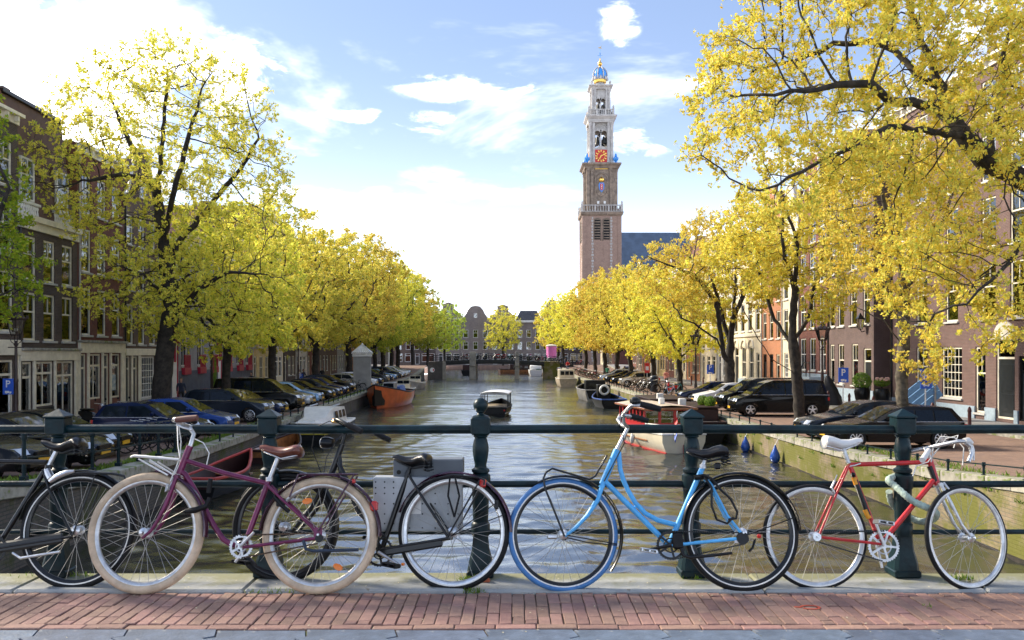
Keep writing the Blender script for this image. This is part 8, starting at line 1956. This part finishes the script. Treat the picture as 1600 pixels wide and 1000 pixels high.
mbk = [mini_bike(c_) for c_ in (Mb['black'], M_chrome, pm('teal_frame_paint', (.02, .25, .28), .35), Mb['red'], pm('pale_blue_frame', (.25, .42, .6), .35))]
used = set()
def park_bike(k, X, Y, z, rz, lean, label, group):
    o = mbk[k] if k not in used else copy_tree(mbk[k]); used.add(k); o.location = (X, Y, z); o.rotation_euler = (lean, 0, rz); o['label'] = label; o['group'] = group
g = random.Random(12)
for i, Y in enumerate((28.6, 29.4, 30.1, 30.7)): park_bike(0, XL(Y) - 1.5, Y, zq(Y), R(g.uniform(160, 200)), .1, ('black bicycle with red rear light nearest the left quay fence', 'black bicycle second along the left quay fence', 'black bicycle third along the left quay fence', 'black bicycle farthest along the left quay fence')[i], 'bicycles by the left quay fence')
for i in range(7): park_bike((0, 1, 0, 3, 0, 1, 0)[i], XL(76) - 1.2 - g.uniform(0, 1.5), 75 + i * .75, zq(77), R(g.uniform(150, 215)), g.uniform(-.12, .12), 'bicycle by the grey advertising pillar, %s from the camera in its cluster' % ords[i], 'bicycles beside the grey pillar')
for i in range(12): park_bike((0, 1, 0, 0, 1, 0, 1, 0, 0, 1, 0, 0)[i], XR(78) + 1.0 + g.uniform(0, 1.6), 74 + i * .75, zq(78), R(g.uniform(-35, 35)), g.uniform(-.12, .12), 'bicycle by the litter bin on the right quay, %s from the camera' % ords[i], 'bicycles by the right litter bin')
park_bike(4, (1045 - 800) / F * 66, 66, zq(66), R(20), .1, 'pale blue bicycle alone at the right quay edge', 'bicycles by the right quay edge'); park_bike(2, (1058 - 800) / F * 70, 70.5, zq(70), R(-20), -.1, 'teal bicycle beside the red scooter', 'bicycles by the right quay edge')
for i in range(26): park_bike((0, 1, 0, 3, 2, 0, 1)[i % 7], -10.6 + i * .92, 152.75, WZ + fbz(-7.6 + i * .92 - 0), R(g.uniform(-14, 14)) + (math.pi if i % 2 else 0), .08, 'bicycle on the far bridge railing, %s from the left' % ords[i], 'bicycles along the far bridge railing')
for i in range(16): Y = 108 + i * 1.9; park_bike((0, 1, 0, 0, 3)[i % 5], XR(Y) + 1.3, Y, zq(Y), R(g.uniform(-40, 40)), .1, 'bicycle along the far right quay edge, %s from the camera' % ords[i], 'bicycles along the far right quay')
# scooter
def scooter(label, loc, rz, col):
    t = thing('scooter', label, 'scooter', loc, rz)
    for x in (-.55, .6):
        w = MB(); torus(w, .19, .055, 18, 6); w.lathe([(.14, -.03), (.14, .03)], 12, M=Matrix.Rotation(R(90), 4, 'X')); w.build('wheel', M_rubber, t, (x, 0, .245))
    m = MB(); m.loft([[(-.85, -.13, .55), (-.85, .13, .55), (-.85, .1, .68), (-.85, -.1, .68)], [(-.5, -.19, .35), (-.5, .19, .35), (-.5, .15, .72), (-.5, -.15, .72)], [(-.1, -.17, .28), (-.1, .17, .28), (-.1, .13, .6), (-.1, -.13, .6)], [(.25, -.15, .24), (.25, .15, .24), (.25, .15, .3), (.25, -.15, .3)], [(.45, -.18, .28), (.45, .18, .28), (.5, .16, .5), (.5, -.16, .5)]], True, True)
    m.loft([[(.42, -.18, .28), (.42, .18, .28), (.50, .18, .28), (.50, -.18, .28)], [(.33, -.16, .92), (.33, .16, .92), (.40, .12, .95), (.40, -.12, .95)]], True, True); m.build('body', col, t, smooth=50)
    MB().cbox(-.78, -.1, -.13, .13, .70, .80, .04).build('seat', M_sadb, t); m = MB(); m.tube([(.62, 0, .25), (.38, 0, 1.0)], .03, 6); m.tube([(.30, -.32, 1.06), (.37, 0, 1.02), (.30, .32, 1.06)], .018, 6); m.build('steering', M_chrome, t); MB().ball((.44, 0, .95), .085, 10).build('headlight', M_lamp_glass, t)
    for s_ in (-1, 1): MB().ball((.34, s_ * .3, 1.22), .06, 7, .4, 1, 1).build('mirror', M_black, t)
    return t
scooter('red and turquoise scooter parked among the bicycles on the right', ((1052 - 800) / F * 73, 73.5, zq(73)), R(200), Mb['red'])
scooter('black scooter parked in front of the cream shop on the left', ((148 - 800) / F * 40.5, 40.5, zq(40)), R(-20), Mb['black']); scooter('grey motor scooter with round mirrors near the big left tree', ((186 - 800) / F * 42, 42, zq(42)), R(-30), PC['grey'])

# ================================================================== PEOPLE
SK = pm('skin', (.50, .27, .18), .6); 
def person(label, loc, rz, coat, legs, hair, pose='stand', sc=1.0, name='person'):
    t = thing(name, label, 'person', loc, rz); st = .16 if pose == 'walk' else .04
    if pose == 'ride':
        J = dict(pel=(0, 0, .98), ch=(0, -.12, 1.32), nk=(0, -.2, 1.50), kl=(-.12, -.38, .72), kr=(.12, -.30, .60), al=(-.12, -.22, .36), ar=(.12, -.18, .22), el=(-.26, -.32, 1.15), er=(.26, -.32, 1.15), hl=(-.24, -.58, 1.08), hr=(.24, -.58, 1.08), sl=(-.19, -.16, 1.42), sr=(.19, -.16, 1.42), pl=(-.11, 0, .94), pr=(.11, 0, .94))
    else:
        J = dict(pel=(0, 0, .95), ch=(0, .01, 1.28), nk=(0, .0, 1.50), pl=(-.10, 0, .90), pr=(.10, 0, .90), kl=(-.11, -st, .50), kr=(.11, st * .6, .50), al=(-.11, -st * 1.2, .09), ar=(.11, st * 2, .10 + st * .2), sl=(-.19, 0, 1.43), sr=(.19, 0, 1.43), el=(-.25, st * .6, 1.15), er=(.25, -st * .6, 1.15), hl=(-.25, st * .2 - .08, .90), hr=(.25, -st * 1.4 - .06, .92))
    J['fl'] = tuple(Vector(J['al']) + Vector((-.02, -.17, -.05))); J['fr'] = tuple(Vector(J['ar']) + Vector((.02, -.17, -.05)))
    for s_ in 'lr':
        d_ = (Vector(J['h' + s_]) - Vector(J['e' + s_])).normalized(); J['g' + s_] = tuple(Vector(J['h' + s_]) + d_ * .10)
    keys = list(J); E = [('pel', 'ch'), ('ch', 'nk'), ('pel', 'pl'), ('pel', 'pr'), ('pl', 'kl'), ('pr', 'kr'), ('kl', 'al'), ('kr', 'ar'), ('al', 'fl'), ('ar', 'fr'), ('ch', 'sl'), ('ch', 'sr'), ('sl', 'el'), ('sr', 'er'), ('el', 'hl'), ('er', 'hr'), ('hl', 'gl'), ('hr', 'gr')]
    Rd = dict(pel=.15, ch=.165, nk=.06, pl=.095, pr=.095, kl=.065, kr=.065, al=.045, ar=.045, fl=.04, fr=.04, sl=.075, sr=.075, el=.05, er=.05, hl=.032, hr=.032, gl=.035, gr=.035)
    me = bpy.data.meshes.new('tmp'); me.from_pydata([J[k] for k in keys], [(keys.index(a), keys.index(b)) for a, b in E], []); o = bpy.data.objects.new('tmp', me); COL.objects.link(o)
    mo = o.modifiers.new('s', 'SKIN'); sv = me.skin_vertices[0].data
    for i, k in enumerate(keys): sv[i].radius = (Rd[k], Rd[k] * (.72 if k in ('pel', 'ch') else 1)); sv[i].use_root = k == 'pel'
    m2 = o.modifiers.new('d', 'SUBSURF'); m2.levels = 1; m2.render_levels = 1
    dg = bpy.context.evaluated_depsgraph_get(); bme = bpy.data.meshes.new_from_object(o.evaluated_get(dg)); bpy.data.objects.remove(o)
    bme.name = 'body'; bme.materials.clear()
    for mt in (coat, legs, SK, M_black): bme.materials.append(mt)
    zl = J['pel'][2] - .02; al = min(J['al'][2], J['ar'][2]) + .06
    for p in bme.polygons:
        c = p.center; k = 0
        d = lambda q: (c - Vector(J[q])).length
        if min(d('hl'), d('gl'), d('hr'), d('gr')) < .075: k = 2
        elif min(d('fl'), d('al'), d('fr'), d('ar')) < .10: k = 3
        elif c.z < zl and abs(c.x) < .2 and min(d('el'), d('er'), d('hl'), d('hr')) > .10: k = 1
        elif c.z > J['nk'][2] + .0: k = 2
        p.material_index = k; p.use_smooth = True
    put('body', bme, t); n = Vector(J['nk']); h = empty('head', t, n + Vector((0, -.03, .15)))
    m = MB(); rings = []
    for z, r_, yo in ((-.16, .045, .03), (-.12, .055, .01), (-.09, .062, -.015), (-.04, .075, -.012), (.02, .08, -.005), (.07, .076, .0), (.11, .05, .005), (.125, .015, .005)): rings.append([(r_ * .92 * math.cos(a), yo + r_ * 1.12 * math.sin(a), z) for a in np.linspace(0, 2 * math.pi, 13)[:-1]])
    m.loft(rings, True, True); m.loft([[(-.012, -.09, .01), (.012, -.09, .01)], [(-.016, -.108, -.035), (.016, -.108, -.035)], [(-.014, -.09, -.045), (.014, -.09, -.045)]], False)
    for s_ in (-1, 1): m.ball((s_ * .075, .005, -.01), .022, 6, .4, 1, 1.3)
    m.build('face', SK, h, smooth=60); m = MB()
    for s_ in (-1, 1): m.ball((s_ * .03, -.083, .015), .010, 6)
    m.box(-.025, .025, -.088, -.08, -.075, -.066); m.build('features', M_black, h); m = MB(); rings = []
    for z, r_, yo in ((-.06, .082, .035), (.0, .088, .022), (.05, .09, .012), (.09, .078, .008), (.125, .05, .008), (.142, .012, .008)): rings.append([(r_ * .95 * math.cos(a), yo + r_ * 1.1 * (math.sin(a) if math.sin(a) > 0 else math.sin(a) * (.35 if z < .05 else .9)), z) for a in np.linspace(0, 2 * math.pi, 13)[:-1]])
    m.loft(rings, True, True).build('hair', hair, h, smooth=60); t.scale = (sc,) * 3; return t
cl = lambda n, c: pm(n, c, .85, 0, .15, 8)
K, Jn, N_ = cl('black_cloth', (.018, .018, .022)), cl('denim', (.04, .075, .16)), cl('navy_cloth', (.02, .028, .06))
Hb, Hd, Hr = cl('brown_hair', (.05, .028, .016)), cl('dark_hair', (.015, .012, .01)), cl('red_brown_hair', (.14, .05, .02))
def pp(px, Y, label, rz, *a, **k): return person(label, ((px - 800) / F * Y, Y, zq(Y) + k.pop('dz', 0)), R(rz), *a, **k)
pp(283, 55.5, 'person in a dark jacket walking past the first oxblood door', 20, N_, K, Hd, 'walk'); pp(393, 72.5, 'person in black jacket and jeans by the second oxblood door', -30, K, Jn, Hb, 'stand')
pp(467, 86, 'person in a pale coat behind the second lamp on the left', 60, cl('pale_coat', (.40, .36, .30)), K, Hb, 'walk'); pp(474, 87, 'person in black beside the pale coated one', 60, K, K, Hd, 'walk'); pp(503, 96, 'person in dark clothes left of the grey pillar', 0, K, N_, Hd, 'walk')
pp(597, 98, 'person in dark clothes standing right of the grey pillar', 170, K, K, Hd, 'stand'); pp(1254, 53.2, 'person with red brown hair behind the black van', 150, K, K, Hr, 'stand')
pp(1041, 86, 'person in a pink top and dark trousers by the stoop on the right', 20, cl('pink_cloth', (.62, .25, .25)), K, Hb, 'stand'); pp(993, 100, 'person in a white top under the golden trees', 0, cl('white_cloth', (.72, .70, .66)), Jn, Hb, 'walk')
pp(968, 106, 'person in black standing under the golden trees, left of the white top', 180, K, K, Hd, 'stand'); pp(976, 107, 'second person in black under the golden trees, nearer the white top', 180, K, N_, Hd, 'stand'); pp(949, 112, 'person in a green top under the golden trees', 160, cl('green_cloth', (.05, .25, .16)), K, Hb, 'walk')
pp(887, 141, 'cyclist in a red jacket riding down from the far bridge', 0, cl('red_cloth', (.60, .03, .03)), Jn, Hb, 'ride', dz=.02); park_bike(0, (887 - 800) / F * 141, 141, zq(141), R(-90), 0, 'bicycle ridden by the person in the red jacket', 'ridden bicycle')
pp(883, 150, 'person in dark blue at the right end of the far bridge', 120, N_, K, Hd, 'stand')
